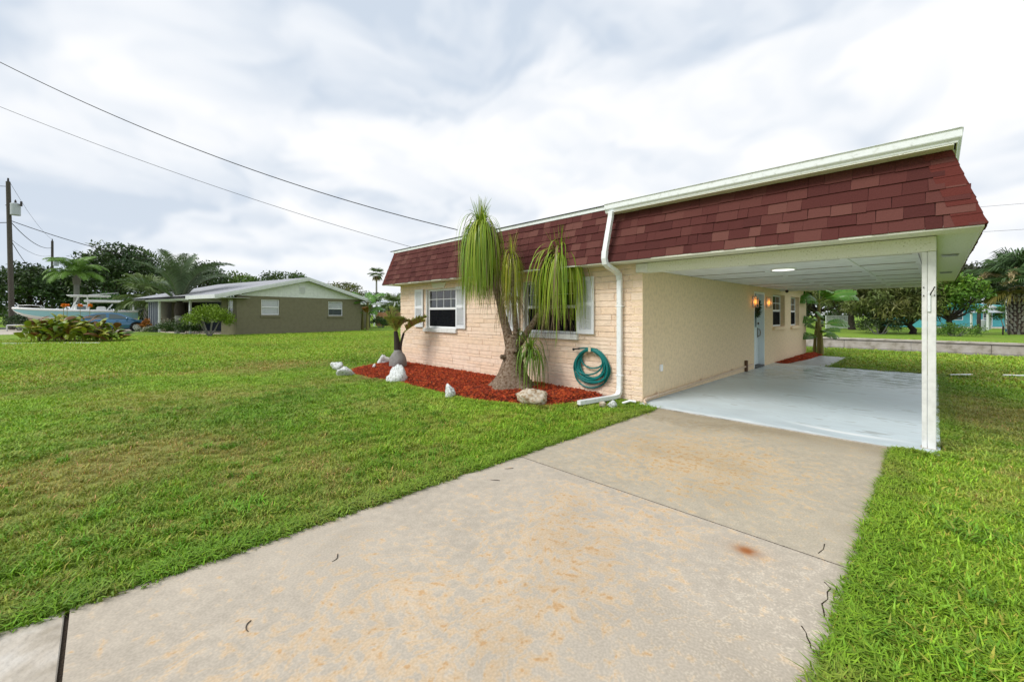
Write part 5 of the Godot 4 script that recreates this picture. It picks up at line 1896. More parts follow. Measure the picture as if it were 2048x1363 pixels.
func make_trees() -> void:
	var dark := Color(0.045, 0.085, 0.024)
	var mid := Color(0.060, 0.115, 0.022)
	var lite := Color(0.100, 0.180, 0.028)
	var G := "trees behind the neighbours' houses"
	tree("broadleaf_tree", "dark spreading tree behind the boat's bow", Vector3(-84, 0.1, 6.5), 8.2, 1.6, Vector3(6.5, 3.9, 5.5), 190, 75, 0.42, 0.20, dark, 601, G, 0.1, 0.7, "bark_dark", 1.3)
	tree("broadleaf_tree", "dark tall tree behind the boat's outboard and the feathery palm", Vector3(-80, 0.1, -1.8), 11.2, 2.0, Vector3(6.0, 5.4, 6.0), 220, 75, 0.42, 0.20, dark, 602, G, 0.1, 0.7, "bark_dark", 1.3)
	tree("broadleaf_tree", "low dark tree at the far left edge behind the utility pole", Vector3(-92, 0.1, 14.5), 6.2, 1.0, Vector3(6.0, 3.0, 5.0), 140, 70, 0.42, 0.20, Color(0.045, 0.085, 0.022), 603, G, 0.1, 0.7, "bark_dark", 1.2)
	tree("broadleaf_tree", "loose dark tree behind the silver date palm", Vector3(-66, 0.1, -8.6), 8.6, 3.0, Vector3(3.8, 3.0, 3.6), 80, 60, 0.34, 0.15, dark, 604, G, 0.1, 0.75, "bark_dark", 0.9)
	tree("broadleaf_tree", "bright green bushy tree above the neighbour's white roof", Vector3(-68, 0.1, -13.4), 7.2, 2.0, Vector3(4.6, 3.2, 4.2), 110, 60, 0.34, 0.17, lite, 605, G, 0.1, 0.75, "bark", 0.95)
	tree("broadleaf_tree", "open branched tree rising behind the olive gable", Vector3(-66, 0.1, -19.0), 7.6, 3.2, Vector3(4.6, 2.2, 4.0), 64, 55, 0.34, 0.17, mid, 606, G, 0.1, 0.8, "bark", 0.8)
	tree("broadleaf_tree", "yellowish sparse tree over the right slope of the olive gable", Vector3(-60, 0.1, -25.0), 6.1, 2.4, Vector3(3.0, 1.6, 2.6), 44, 50, 0.26, 0.13, Color(0.13, 0.15, 0.035), 607, G, 0.1, 0.8, "bark", 0.65)
	tree("broadleaf_tree", "low rounded tree seen over the grey hip roof", Vector3(-66, 0.1, -31.5), 5.3, 2.0, Vector3(3.0, 1.6, 2.6), 40, 50, 0.26, 0.13, mid, 608, G, 0.1, 0.8, "bark", 0.7)
	tree("broadleaf_tree", "green tree low behind the wooden fence", Vector3(-62, 0.1, -36.0), 4.0, 1.4, Vector3(4.0, 1.8, 3.2), 60, 50, 0.26, 0.13, lite, 609, G, 0.1, 0.8, "bark", 0.8)
	var R := "trees on the far bank of the canal"
	var ol := Color(0.115, 0.145, 0.040)
	tree("feathery_tree", "drooping grey green tree behind the banana plant", Vector3(-9.6, 0, -60.0), 8.5, 1.6, Vector3(4.8, 4.0, 4.0), 150, 120, 0.46, 0.091, Color(0.075, 0.098, 0.036), 621, R, 0.7, 0.6, "bark_dark", 1.1)
	tree("feathery_tree", "drooping tree right of the lattice screen", Vector3(-5.6, 0, -50.5), 7.0, 1.8, Vector3(3.0, 3.2, 2.8), 130, 120, 0.40, 0.078, ol, 622, R, 0.8, 0.6, "bark_dark", 0.9)
	tree("feathery_tree", "large drooping tree seen through the middle of the carport", Vector3(-2.9, 0, -42.6), 5.6, 0.7, Vector3(2.6, 2.9, 2.3), 170, 130, 0.34, 0.065, ol, 623, R, 0.8, 0.6, "bark_dark", 0.75)
	tree("feathery_tree", "drooping tree just left of the carport post", Vector3(-1.3, 0, -43.5), 5.2, 0.6, Vector3(2.0, 2.7, 2.0), 130, 130, 0.34, 0.065, Color(0.125, 0.160, 0.042), 624, R, 0.8, 0.6, "bark_dark", 0.7)
	tree("leafy_tree", "bright green leafy tree just right of the carport post", Vector3(0.75, 0, -44.0), 4.6, 1.0, Vector3(1.9, 2.0, 1.8), 100, 60, 0.24, 0.11, Color(0.115, 0.225, 0.028), 625, R, 0.3, 0.7, "bark_dark", 0.6)
	tree("feathery_tree", "tall grey tree behind the turquoise house", Vector3(3.0, 0, -84.0), 8.6, 2.4, Vector3(7.0, 3.6, 4.0), 120, 120, 0.5, 0.182, Color(0.055, 0.075, 0.035), 626, R, 0.4, 0.65, "bark_dark", 1.3)
	tree("feathery_tree", "hazy tree line end beyond the lattice screen", Vector3(-16.5, 0, -78.0), 9.0, 2.0, Vector3(7.0, 4.2, 4.0), 130, 120, 0.5, 0.156, Color(0.05, 0.07, 0.03), 627, R, 0.4, 0.65, "bark_dark", 1.4)
	# far tree line that closes the horizon
	rng.seed = 640
	var tl := MB.new()
	for arc in [[20.0, 112.0, 150.0, 5200], [-30.0, 20.0, 105.0, 3400]]:
		for i in int(arc[3]) / 10:
			var a := deg_to_rad(rf(arc[0], arc[1]))
			var r: float = arc[2] * rf(0.95, 1.1)
			var c := Vector3(-sin(a) * r, 0, -cos(a) * r)
			var top := 3.2 + 2.2 * absf(sin(a * 23.0) * sin(a * 7.0 + 1.0)) + rf(-0.5, 0.8)
			c.y = rf(0.2, top)
			var g := rf(0.7, 1.25)
			for k in 42:
				mb_leaf(tl, c + rdir() * rf(0.2, 1.5), 0.75, 0.42, Color(0.050 * g, 0.082 * g, 0.026 * g))
	var lo = part("tree_line", tl, M.leaf)
	lo.set_meta("kind", "stuff"); lo.set_meta("label", "far green tree line along the horizon"); lo.set_meta("category", "trees")
	# palms
	var t = thing("queen_palm", "feathery queen palm with pale trunk rising behind the boat", "palm", "", Vector3(-66.5, 0.1, 2.0))
	ringed_trunk(t, 4.7, 0.26, 0.22, M.bark_grey)
	var mb := MB.new()
	mb.tube([Vector3(0, 4.6, 0), Vector3(0, 5.2, 0), Vector3(0, 5.7, 0)], [0.3, 0.36, 0.14], 9)
	part("crown_shaft", mb, M.bark_palm, t)
	var tq := Color(0.14, 0.26, 0.045)
	var ms := []
	for q in [[3.4, 1.35, 2.2], [3.5, 1.1, 2.4], [3.4, 0.8, 2.3], [3.2, 0.5, 2.0], [3.3, 1.48, 1.6]]:
		ms.append(feather_frond(q[0], q[1], q[2], 70, 0.95, 0.030, tq, 700 + ms.size(), -0.25, 0.04))
	put_fronds(t, "frond", Vector3(0, 5.5, 0), ms, 24, M.leaf, 71)
	t = thing("date_palm", "silvery palm with arching fronds in front of the neighbour's porch", "palm", "", Vector3(-36.9, 0.12, -3.85))
	ringed_trunk(t, 1.35, 0.30, 0.26, M.bark_grey)
	mb = MB.new()
	mb.tube([Vector3(0, 1.25, 0), Vector3(0, 1.6, 0), Vector3(0, 2.05, 0), Vector3(0, 2.3, 0)], [0.28, 0.33, 0.26, 0.12], 10)
	part("leaf_bases", mb, M.bark_dark, t)
	ms = []
	var ts := Color(0.125, 0.180, 0.095)
	for q in [[4.4, 1.35, 1.3], [4.2, 1.12, 1.5], [3.9, 0.95, 1.4], [4.5, 1.22, 1.7], [4.2, 1.48, 0.9]]:
		ms.append(feather_frond(q[0], q[1], q[2], 64, 0.66, 0.048, ts, 720 + ms.size(), 0.7, 0.05))
	put_fronds(t, "frond", Vector3(0, 2.1, 0), ms, 19, M.leaf, 72, 0.85, 1.12)
	var tf := Color(0.13, 0.19, 0.055)
	t = thing("cabbage_palm", "stout cabbage palm with criss-cross trunk between the car and the porch", "palm", "fan palms", Vector3(-47.2, 0.12, -3.0))
	booted_trunk(t, 2.5, 0.42, 801)
	ms = []
	for q in [[1.2, 1.4, 1.3], [1.2, 1.4, 0.9], [1.3, 1.4, 0.4], [1.2, 1.3, 0.0], [1.0, 1.3, -0.5]]:
		ms.append(fan_frond(q[0], q[1], q[2], 30, tf, 740 + ms.size(), 0.4, 0.07))
	put_fronds(t, "frond", Vector3(0, 2.6, 0), ms, 36, M.leaf, 73)
	t = thing("cabbage_palm", "cabbage palm with yellowing fronds behind the wooden fence", "palm", "fan palms", Vector3(-45.7, 0.1, -24.9))
	booted_trunk(t, 2.2, 0.3, 802)
	put_fronds(t, "frond", Vector3(0, 2.4, 0), ms, 34, M.leaf, 74, 0.6, 0.85)
	var dead := [fan_frond(0.7, 0.9, -0.7, 22, Color(0.30, 0.24, 0.10), 790, 0.5, 0.06)]
	put_fronds(t, "dead_frond", Vector3(0, 2.3, 0), dead, 10, M.leaf, 75)
	t = thing("fan_palm", "slender tall fan palm far off between the two houses", "palm", "fan palms", Vector3(-75.2, 0.1, -37.5))
	ringed_trunk(t, 8.6, 0.20, 0.14, M.bark_grey)
	put_fronds(t, "frond", Vector3(0, 9.0, 0), ms, 34, M.leaf, 76, 0.55, 0.75)
	put_fronds(t, "dead_frond", Vector3(0, 8.7, 0), dead, 12, M.leaf, 77, 0.7, 0.9)
	t = thing("cabbage_palm", "thick cabbage palm with tan flower heads at the right edge across the canal", "palm", "fan palms", Vector3(4.2, 0.0, -47.9))
	booted_trunk(t, 3.2, 0.52, 803)
	ms = []
	for q in [[1.5, 1.6, 1.45], [1.5, 1.7, 1.1], [1.5, 1.7, 0.7], [1.4, 1.6, 0.3], [1.2, 1.5, -0.2]]:
		ms.append(fan_frond(q[0], q[1], q[2], 34, Color(0.085, 0.150, 0.055), 760 + ms.size(), 0.35, 0.08))
	put_fronds(t, "frond", Vector3(0, 3.7, 0), ms, 44, M.leaf, 78, 0.8, 1.1)
	var ylw := [fan_frond(1.0, 1.3, -0.3, 26, Color(0.22, 0.20, 0.05), 795, 0.5, 0.07)]
	put_fronds(t, "yellow_frond", Vector3(0, 3.5, 0), ylw, 12, M.leaf, 79)
	rng.seed = 91
	for k in 7:
		mb = MB.new()
		var az := TAU * k / 7.0
		for i in 260:
			var g := rf(0.7, 1.2)
			mb.col = Color(0.56 * g, 0.45 * g, 0.26 * g)
			var u := rng.randf()
			var p := Vector3(cos(az), 0, sin(az)) * (0.9 + u * 1.5) + Vector3.UP * (0.75 + sin(u * PI) * 0.45 - u * 0.6) + rdir() * rf(0, 0.22)
			var d := rdir()
			mb.leaf(p, d, d.cross(rdir()).normalized(), 0.24, 0.055)
		var o = part("flower_head", mb, M.leaf, t)
		o.position = Vector3(0, 3.6, 0)
	# banana by the neighbour's gable
	rng.seed = 32
	t = thing("banana_plant", "banana clump with a browned leaf at the right end of the olive house", "banana plant", "", Vector3(-33.9, 0.1, -16.1))
	for q in [[0.0, 0.0, 2.4], [0.4, 0.2, 1.9], [-0.3, 0.3, 1.7]]:
		mb = MB.new()
		mb.tube([Vector3(q[0], -0.05, q[1]), Vector3(q[0], q[2], q[1])], [0.14, 0.07], 9)
		part("stem", mb, M["stem_green"], t)
	for i in 17:
		var br := i == 5
		var o = part("leaf", banana_leaf(rf(1.3, 2.0), 0.5, rf(0.5, 1.3), rf(1.2, 2.2), 900 + i, Color(0.30, 0.13, 0.04) if br else Color(0.085, 0.21, 0.025)), M.leaf_gloss, t)
		o.position = Vector3(rf(-0.3, 0.3), rf(1.1, 2.5), rf(-0.3, 0.3))
		o.rotation.y = TAU * i * 0.382
		o.rotate_object_local(Vector3.RIGHT, 0.8 * cos(TAU * i * 0.382 - deg_to_rad(45.5)))

func broad_leaf_mesh(len: float, wid: float, sd: int, tone: Color) -> ArrayMesh:
	var mb := MB.new()
	rng.seed = sd
	var pts := []
	var ws := []
	var p := Vector3.ZERO
	var ang := rf(0.95, 1.35)
	for s in 7:
		var u := s / 6.0
		pts.append(p)
		ws.append(wid * sin(PI * clampf(0.06 + u * 0.92, 0, 1)))
		p += Vector3(cos(ang), sin(ang), 0) * len / 6.0
		ang -= 0.28
	mb.col = tone
	mb.ribbon(pts, ws, Vector3(0, 0, 1), 0.35)
	return mb.mesh()

func leaf_shrub(called: String, label: String, at: Vector3, rad: Vector3, n: int, meshes: Array, sd: int, turn := 0.0, group := ""):
	var t = thing(called, label, "shrub", group, at, turn)
	rng.seed = sd
	for i in n:
		var a := rf(0, TAU)
		var r := sqrt(rng.randf())
		var o = part("leaf", meshes[rng.randi() % meshes.size()], M.leaf_gloss, t)
		var top := sqrt(maxf(0.0, 1.0 - r * r * 0.8))
		o.position = Vector3(cos(a) * r * rad.x, rad.y * top * rf(0.1, 1.0), sin(a) * r * rad.z)
		o.rotation = Vector3(rf(-0.5, 0.5), rf(0, TAU), rf(-0.3, 0.35))
		o.scale = Vector3.ONE * rf(0.7, 1.25)
	var mb := MB.new()
	for i in 14:
		var a := rf(0, TAU)
		var p := Vector3(cos(a) * rad.x * 0.7 * rng.randf(), 0, sin(a) * rad.z * 0.7 * rng.randf())
		mb.tube([p + Vector3(0, -0.05, 0), p * 1.1 + Vector3(0, rad.y * 0.8, 0)], [0.018, 0.008], 5)
	part("stems", mb, M["stem_green"], t)
	return t

func small_leaf_bush(called: String, label: String, at: Vector3, rad: Vector3, y0: float, n: int, ll: float, tone: Color, sd: int, flowers := 0, stems := true):
	var t = thing(called, label, "shrub", "", at)
	rng.seed = sd
	var mb := MB.new()
	if stems:
		for i in 7:
			var a := TAU * i / 7.0
			var e := Vector3(cos(a) * rad.x * 0.6, y0 + rad.y * 0.7, sin(a) * rad.z * 0.6)
			mb.tube([Vector3(0, -0.05, 0), Vector3(e.x * 0.35, y0 * 0.7, e.z * 0.35), e], [0.05, 0.035, 0.012], 6)
		part("stems", mb, M.bark_grey, t)
	mb = MB.new()
	var cs := []
	for i in 46:
		var d := rdir()
		d.y = absf(d.y) * 1.1 - 0.25
		cs.append(Vector3(d.x * rad.x, y0 + rad.y * 0.5 + d.y * rad.y * 0.5, d.z * rad.z) * Vector3(rf(0.6, 1.0), 1, rf(0.6, 1.0)))
	for i in n:
		var q: Vector3 = cs[rng.randi() % cs.size()]
		var p := q + rdir() * pow(rng.randf(), 0.5) * rad.x * 0.30
		var g := rf(0.6, 1.35)
		mb.col = Color(tone.r * g, tone.g * g, tone.b * g)
		var d := (rdir() + Vector3.UP * 0.4).normalized()
		mb.leaf(p, d, d.cross(rdir()).normalized(), ll * rf(0.7, 1.3), ll * 0.45)
	part("foliage", mb, M.leaf, t)
	if flowers > 0:
		mb = MB.new()
		for i in flowers:
			var q: Vector3 = cs[rng.randi() % cs.size()]
			var p := q + rdir() * rad.x * 0.25 + Vector3.UP * rad.y * 0.25
			mb.col = Color(0.85, 0.85, 0.82)
			for k in 5:
				var a := TAU * k / 5.0
				var d := Vector3(cos(a), 0.25, sin(a)).normalized()
				mb.leaf(p, d, Vector3(-sin(a), 0, cos(a)), 0.05, 0.04)
		part("flowers", mb, M.leaf, t)
	return t

func make_shrubs() -> void:
	var ms := []
	for q in [Color(0.30, 0.36, 0.04), Color(0.19, 0.28, 0.035), Color(0.12, 0.20, 0.03), Color(0.36, 0.33, 0.05), Color(0.24, 0.30, 0.035), Color(0.20, 0.105, 0.045)]:
		ms.append(broad_leaf_mesh(0.62, 0.24, 950 + ms.size(), q))
	var dirr := Vector3(0.62, 0, -0.78)
	var names := ["yellow green broad-leaved clump at the left end of the lawn shrub bed", "tallest broad-leaved clump in the middle of the lawn shrub bed", "broad-leaved clump right of centre in the lawn shrub bed with orange flowers", "low broad-leaved clump at the right end of the lawn shrub bed"]
	var base := Vector3(-30.0, 0.13, 1.9)
	for i in 4:
		var t = leaf_shrub("broadleaf_plant", names[i], base + dirr * (i * 0.86 - 0.1), Vector3(0.72, [1.0, 1.2, 1.15, 0.85][i], 0.72), 85, ms, 960 + i, 0.0, "broad-leaved plants in the lawn shrub bed")
		if i in [1, 2]:
			rng.seed = 970 + i
			for k in 2:
				var mb := MB.new()
				var p := Vector3(rf(-0.4, 0.4), 1.2, rf(-0.4, 0.4))
				mb.tube([p, p + Vector3(0.02, 0.55, 0.0)], [0.012, 0.008], 5)
				part("flower_stalk", mb, M["stem_green"], t)
				mb = MB.new()
				for j in 30:
					mb.col = Color(0.75, 0.22, 0.02)
					var d := (rdir() + Vector3.UP * 0.6).normalized()
					mb.leaf(p + Vector3(0.02, 0.55, 0), d, d.cross(rdir()).normalized(), 0.13, 0.06)
				part("flower", mb, M.leaf, t)
	var e := MB.new()
	for i in 14:
		var q := base + dirr * (i * 0.34 - 1.3) + Vector3(0.95, 0.0, 0.75) + Vector3(0.12 * sin(i * 0.5), 0, 0.0)
		e.box(q + Vector3(0, 0.0, 0), Vector3(0.16, 0.1, 0.36), 0.03, Basis(Vector3.UP, 2.47))
	var ed = part("bed_edging", e, M.limestone)
	tag(ed, "low pale stone edging in front of the lawn shrub bed", "edging")
	small_leaf_bush("round_bush", "rounded bright yellow green bush on thin stems before the olive house", Vector3(-30.5, 0.14, -4.6), Vector3(1.25, 1.25, 1.2), 0.45, 5200, 0.11, Color(0.17, 0.27, 0.02), 981)
	small_leaf_bush("flower_hedge", "low hedge covered in small white flowers beneath the silver palm", Vector3(-35.0, 0.13, -3.55), Vector3(0.9, 0.75, 1.35), 0.05, 3800, 0.09, Color(0.05, 0.10, 0.02), 982, 420, false)
	small_leaf_bush("croton_bush", "orange and yellow croton bush at the nose of the blue car", Vector3(-41.9, 0.13, -2.75), Vector3(0.6, 0.85, 0.75), 0.1, 1500, 0.17, Color(0.34, 0.13, 0.02), 983, 0, false)
	small_leaf_bush("flower_patch", "small patch of white flowers at the foot of the croton bush", Vector3(-40.6, 0.13, -2.45), Vector3(0.5, 0.3, 0.8), 0.02, 900, 0.08, Color(0.10, 0.14, 0.05), 984, 260, false)
	small_leaf_bush("green_bush", "rounded green bush behind the boat's stern", Vector3(-62.0, 0.1, -0.6), Vector3(2.4, 2.6, 2.2), 0.6, 3000, 0.28, Color(0.05, 0.13, 0.02), 985)
	small_leaf_bush("green_bush", "low bush at the corner of the far olive wing by the fence", Vector3(-37.6, 0.1, -19.2), Vector3(1.1, 0.9, 1.0), 0.1, 1600, 0.16, Color(0.06, 0.12, 0.025), 986)
	small_leaf_bush("green_bush", "leafy bush below the boat's bow", Vector3(-51.5, 0.15, 4.6), Vector3(1.1, 1.0, 1.2), 0.1, 1600, 0.16, Color(0.035, 0.065, 0.02), 987)
	small_leaf_bush("green_bush", "low bright bush under the leafy tree across the canal", Vector3(0.9, 0.0, -41.3), Vector3(1.3, 0.6, 0.9), 0.05, 1800, 0.12, Color(0.09, 0.18, 0.025), 988)
	small_leaf_bush("green_bush", "dark bush at the foot of the large drooping tree across the canal", Vector3(-3.0, 0.0, -41.3), Vector3(1.5, 1.1, 0.9), 0.05, 2200, 0.15, Color(0.045, 0.075, 0.022), 989)
	small_leaf_bush("green_bush", "potted green bush in front of the turquoise house", Vector3(4.6, 0.0, -60.5), Vector3(0.9, 1.9, 0.9), 0.3, 1500, 0.18, Color(0.07, 0.15, 0.022), 990)

# ---------------------------------------------------------------- neighbours
func make_neighbour_house() -> void:
	# local x runs along the gable wall, z points to the viewer's lot
	var H = thing("neighbour_house", "low olive green house with white gable and pale roof across the lawn", "house", "", Vector3(-31.04, 0.13, -6.08), deg_to_rad(103.48))
	var w1 := [1.50, 2.70, 1.28, 2.33]
	var w2 := [6.42, 7.68, 1.20, 2.31]
	part("gable_wall", wall_with("z", 0.0, 9.35, -0.2, 2.52, 0.0, -0.2, [w1, w2]), M.olive_wall, H)
	var w3 := [-1.27, -0.50, 1.28, 2.30]
	part("front_wall", wall_with("x", -2.05, -0.202, -0.2, 2.42, 0.0, 0.2, [w3]), M.olive_wall, H)
	var mb := MB.new()
	mb.slab(9.15, 9.349, -0.2, 2.52, -13.0, -0.201)
	mb.slab(0.2, 9.15, -0.2, 2.5, -13.0, -12.8)
	mb.slab(0.2, 0.4, -0.2, 2.4, -12.8, -10.5)
	part("wall", mb, M.olive_wall, H)
	mb = MB.new()
	mb.slab(2.0, 2.2, -0.2, 2.4, -10.5, -2.0)
	mb.slab(0.2, 2.0, -0.2, 2.4, -2.05, -1.9)
	part("porch_wall", mb, M.navy_panel, H)
	mb = MB.new()
	mb.slab(0.21, 9.14, 2.40, 2.44, -12.79, -0.21)
	part("room_ceiling", mb, M.interior, H)
	for q in [[w1, 1.0], [w2, 0.55]]:
		var w = window(H, "z", q[0][0] + 0.01, q[0][1] - 0.01, q[0][2] + 0.01, q[0][3] - 0.01, -0.05, -1.0, 1, M.vinyl_white, false, q[1])
		mb = MB.new()
		mb.slab(q[0][0] - 0.08, q[0][1] + 0.08, q[0][2] - 0.16, q[0][2] - 0.02, -0.05, 0.06, 0.01)
		part("sill", mb, M.olive_wall, w)
	window(H, "x", w3[0] + 0.01, w3[1] - 0.01, w3[2] + 0.01, w3[3] - 0.01, 0.05, 1.0, 1, M.vinyl_white, false, 0.6)
	# white gable in vertical boards
	var ax := 4.55
	var ay := 3.80
	mb = MB.new()
	mb.face([Vector3(0.0, 2.521, -0.1), Vector3(9.35, 2.521, -0.1), Vector3(ax, ay, -0.1)], Vector3(ax, 3, -1))
	var gb = part("gable", mb, M.siding_white, H)
	var x := 0.0
	while x < 9.34:
		var x1 := minf(x + 0.29, 9.35)
		var h0 := 2.53 + (ay - 2.53) * (x / ax if x < ax else (9.35 - x) / (9.35 - ax))
		var h1 := 2.53 + (ay - 2.53) * (x1 / ax if x1 < ax else (9.35 - x1) / (9.35 - ax))
		mb = MB.new()
		var f := [Vector3(x + 0.002, 2.53, 0.015), Vector3(x1 - 0.002, 2.53, 0.015), Vector3(x1 - 0.002, h1, 0.015), Vector3(x + 0.002, h0, 0.015)]
		var cen := Vector3((x + x1) * 0.5, 2.6, -0.02)
		mb.face(f.duplicate(), cen)
		mb.face([f[0], f[3], f[3] - Vector3(0, 0, 0.1), f[0] - Vector3(0, 0, 0.1)], cen)
		mb.face([f[1], f[2], f[2] - Vector3(0, 0, 0.1), f[1] - Vector3(0, 0, 0.1)], cen)
		mb.face([f[0], f[1], f[1] - Vector3(0, 0, 0.1), f[0] - Vector3(0, 0, 0.1)], Vector3(cen.x, 2.9, 0))
		part("board", mb, M.siding_white, gb)
		x += 0.29
	mb = MB.new()
	mb.slab(4.12, 4.55, 2.80, 3.30, 0.016, 0.05, 0.006)
	var vent = part("gable_vent", mb, M.trim_white, H)
	for i in 8:
		mb = MB.new()
		mb.box(Vector3(4.335, 2.86 + i * 0.054, 0.055), Vector3(0.36, 0.05, 0.008), 0.0, Basis(Vector3.RIGHT, 0.6))
		part("slat", mb, M.blind, vent)
	# roof: two slopes with white rake boards
	var zl := 0.42
	var zr := -13.3
	var ridge := Vector2(ax, 3.98)
	var eaves := [Vector2(-1.39, 2.52), Vector2(9.95, 2.55)]
	mb = MB.new()
	for e in eaves:
		var a := Vector3(ridge.x, ridge.y, zl)
		var b := Vector3(e.x, e.y, zl)
		var a2 := Vector3(ridge.x, ridge.y, zr)
		var b2 := Vector3(e.x, e.y, zr)
		mb.face([a, b, b2, a2], Vector3(ax, 0, -6))
		mb.face([a - Vector3(0, 0.14, 0), b - Vector3(0, 0.14, 0), b2 - Vector3(0, 0.14, 0), a2 - Vector3(0, 0.14, 0)], Vector3(ax, 9, -6))
	var roof = part("roof", mb, M.roof_grey, H)
	for e in eaves:
		mb = MB.new()
		var a := Vector3(ridge.x, ridge.y + 0.012, zl + 0.003)
		var b := Vector3(e.x, e.y + 0.012, zl + 0.003)
		for q in [[0.0, 0.17, 0.03], [0.16, 0.26, 0.012]]:
			var o := [a - Vector3(0, q[0], 0), b - Vector3(0, q[0], 0), b - Vector3(0, q[1], 0), a - Vector3(0, q[1], 0)]
			var dz := Vector3(0, 0, q[2])
			mb.face([o[0] + dz, o[1] + dz, o[2] + dz, o[3] + dz], Vector3(ax, 3.0, -3))
			mb.face([o[0] + dz, o[1] + dz, o[1], o[0]], Vector3(ax, 0, 0))
			mb.face([o[3] + dz, o[2] + dz, o[2], o[3]], Vector3(ax, 9, 0))
		part("rake_board", mb, M.trim_white, roof)
	mb = MB.new()
	mb.slab(-1.42, -1.385, 2.30, 2.535, -3.6, zl + 0.03, 0.004)
	mb.slab(-1.384, 0.6, 2.36, 2.375, -3.6, zl, 0.002)
	part("fascia", mb, M.trim_white, roof)
	# porch and lower front wing
	mb = MB.new()
	mb.slab(-1.25, 2.2, 2.26, 2.42, -10.9, -3.61, 0.01)
	part("porch_roof", mb, M.trim_white, H)
	mb = MB.new()
	mb.face([Vector3(-1.2, 2.425, -10.85), Vector3(-1.2, 2.425, -3.65), Vector3(2.2, 2.9, -3.65), Vector3(2.2, 2.9, -10.85)], Vector3(0, 0, -7))
	part("porch_shingles", mb, M.roof_grey, H)
	for z in [-4.3, -9.4]:
		mb = MB.new()
		mb.slab(-0.95, -0.83, -0.15, 2.26, z - 0.06, z + 0.06, 0.01)
		part("porch_post", mb, M.trim_white, H)
	mb = MB.new()
	mb.slab(-0.9, -0.86, -0.15, 2.26, -11.6, -9.5)
	var nav = part("navy_screen", mb, M.navy_panel, H)
	for i in 5:
		mb = MB.new()
		mb.slab(-0.915, -0.90, 0.0, 2.2, -11.5 + i * 0.42, -11.475 + i * 0.42, 0.003)
		part("batten", mb, M.blind, nav)
	mb = MB.new()
	mb.slab(-0.9, 2.0, -0.15, 0.05, -10.8, -2.06, 0.02)
	part("porch_floor", mb, M.concrete, H)
	mb = MB.new()
	mb.slab(1.9, 1.995, 0.05, 2.05, -6.4, -5.5, 0.01)
	part("porch_door", mb, M.trim_white, H)
	# rear wing with hip roof
	mb = MB.new()
	mb.slab(9.36, 13.6, -0.2, 2.4, -11.0, -4.0)
	part("rear_wing", mb, M.olive_wall, H)
	mb = MB.new()
	var e0 := Vector3(9.0, 2.40, -3.5)
	var e1 := Vector3(14.4, 2.40, -3.5)
	var e2 := Vector3(14.4, 2.40, -11.5)
	var e3 := Vector3(9.0, 2.40, -11.5)
	var r0 := Vector3(8.6, 3.75, -7.5)
	var r1 := Vector3(11.2, 3.75, -7.5)
	for f in [[e0, e1, r1, r0], [e1, e2, r1], [e2, e3, r0, r1]]: mb.face(f, Vector3(10, 0, -7.5))
	part("hip_roof", mb, M.roof_grey, H)
	mb = MB.new()
	mb.slab(9.96, 14.42, 2.22, 2.41, -3.52, -3.48, 0.004)
	mb.slab(14.39, 14.42, 2.22, 2.41, -11.5, -3.521, 0.004)
	mb.slab(9.96, 14.38, 2.22, 2.24, -11.4, -3.53)
	part("wing_fascia", mb, M.trim_white, H)
	# fence of single boards, white post, leaning white bar
	var F = thing("wooden_fence", "reddish brown board fence between the two houses", "fence", "", Vector3(-43.3, 0.10, -21.55), deg_to_rad(45.5))
	rng.seed = 12
	for i in 34:
		mb = MB.new()
		mb.slab(i * 0.142, i * 0.142 + 0.136, 0.02, 1.55 + rf(-0.015, 0.015), -0.01, 0.012 + rf(0, 0.006), 0.003)
		part("board", mb, M[["fence_wood", "fence_wood_pale"][rng.randi() % 2]], F)
	for y in [0.35, 1.25]:
		mb = MB.new()
		mb.slab(0.0, 4.83, y, y + 0.09, -0.06, -0.012)
		part("rail", mb, M.fence_wood, F)
	mb = MB.new()
	mb.slab(-0.28, -0.14, -0.1, 1.75, -0.07, 0.07, 0.01)
	part("white_post", mb, M.trim_white, F)
	mb = MB.new()
	mb.slab(-0.30, -0.12, 1.75, 1.80, -0.09, 0.09, 0.01)
	part("post_cap", mb, M.trim_white, F)
	var bar := MB.new()
	bar.tube([Vector3(0, -1.6, 0), RT * 0.75 + Vector3.UP * 1.15], [0.06], 8)
	var bo = part("white_bar", bar, M.trim_white)
	bo.position = Vector3(-43.6, 1.65, -23.2)
	tag(bo, "white bar slanting up behind the wooden fence", "bar")

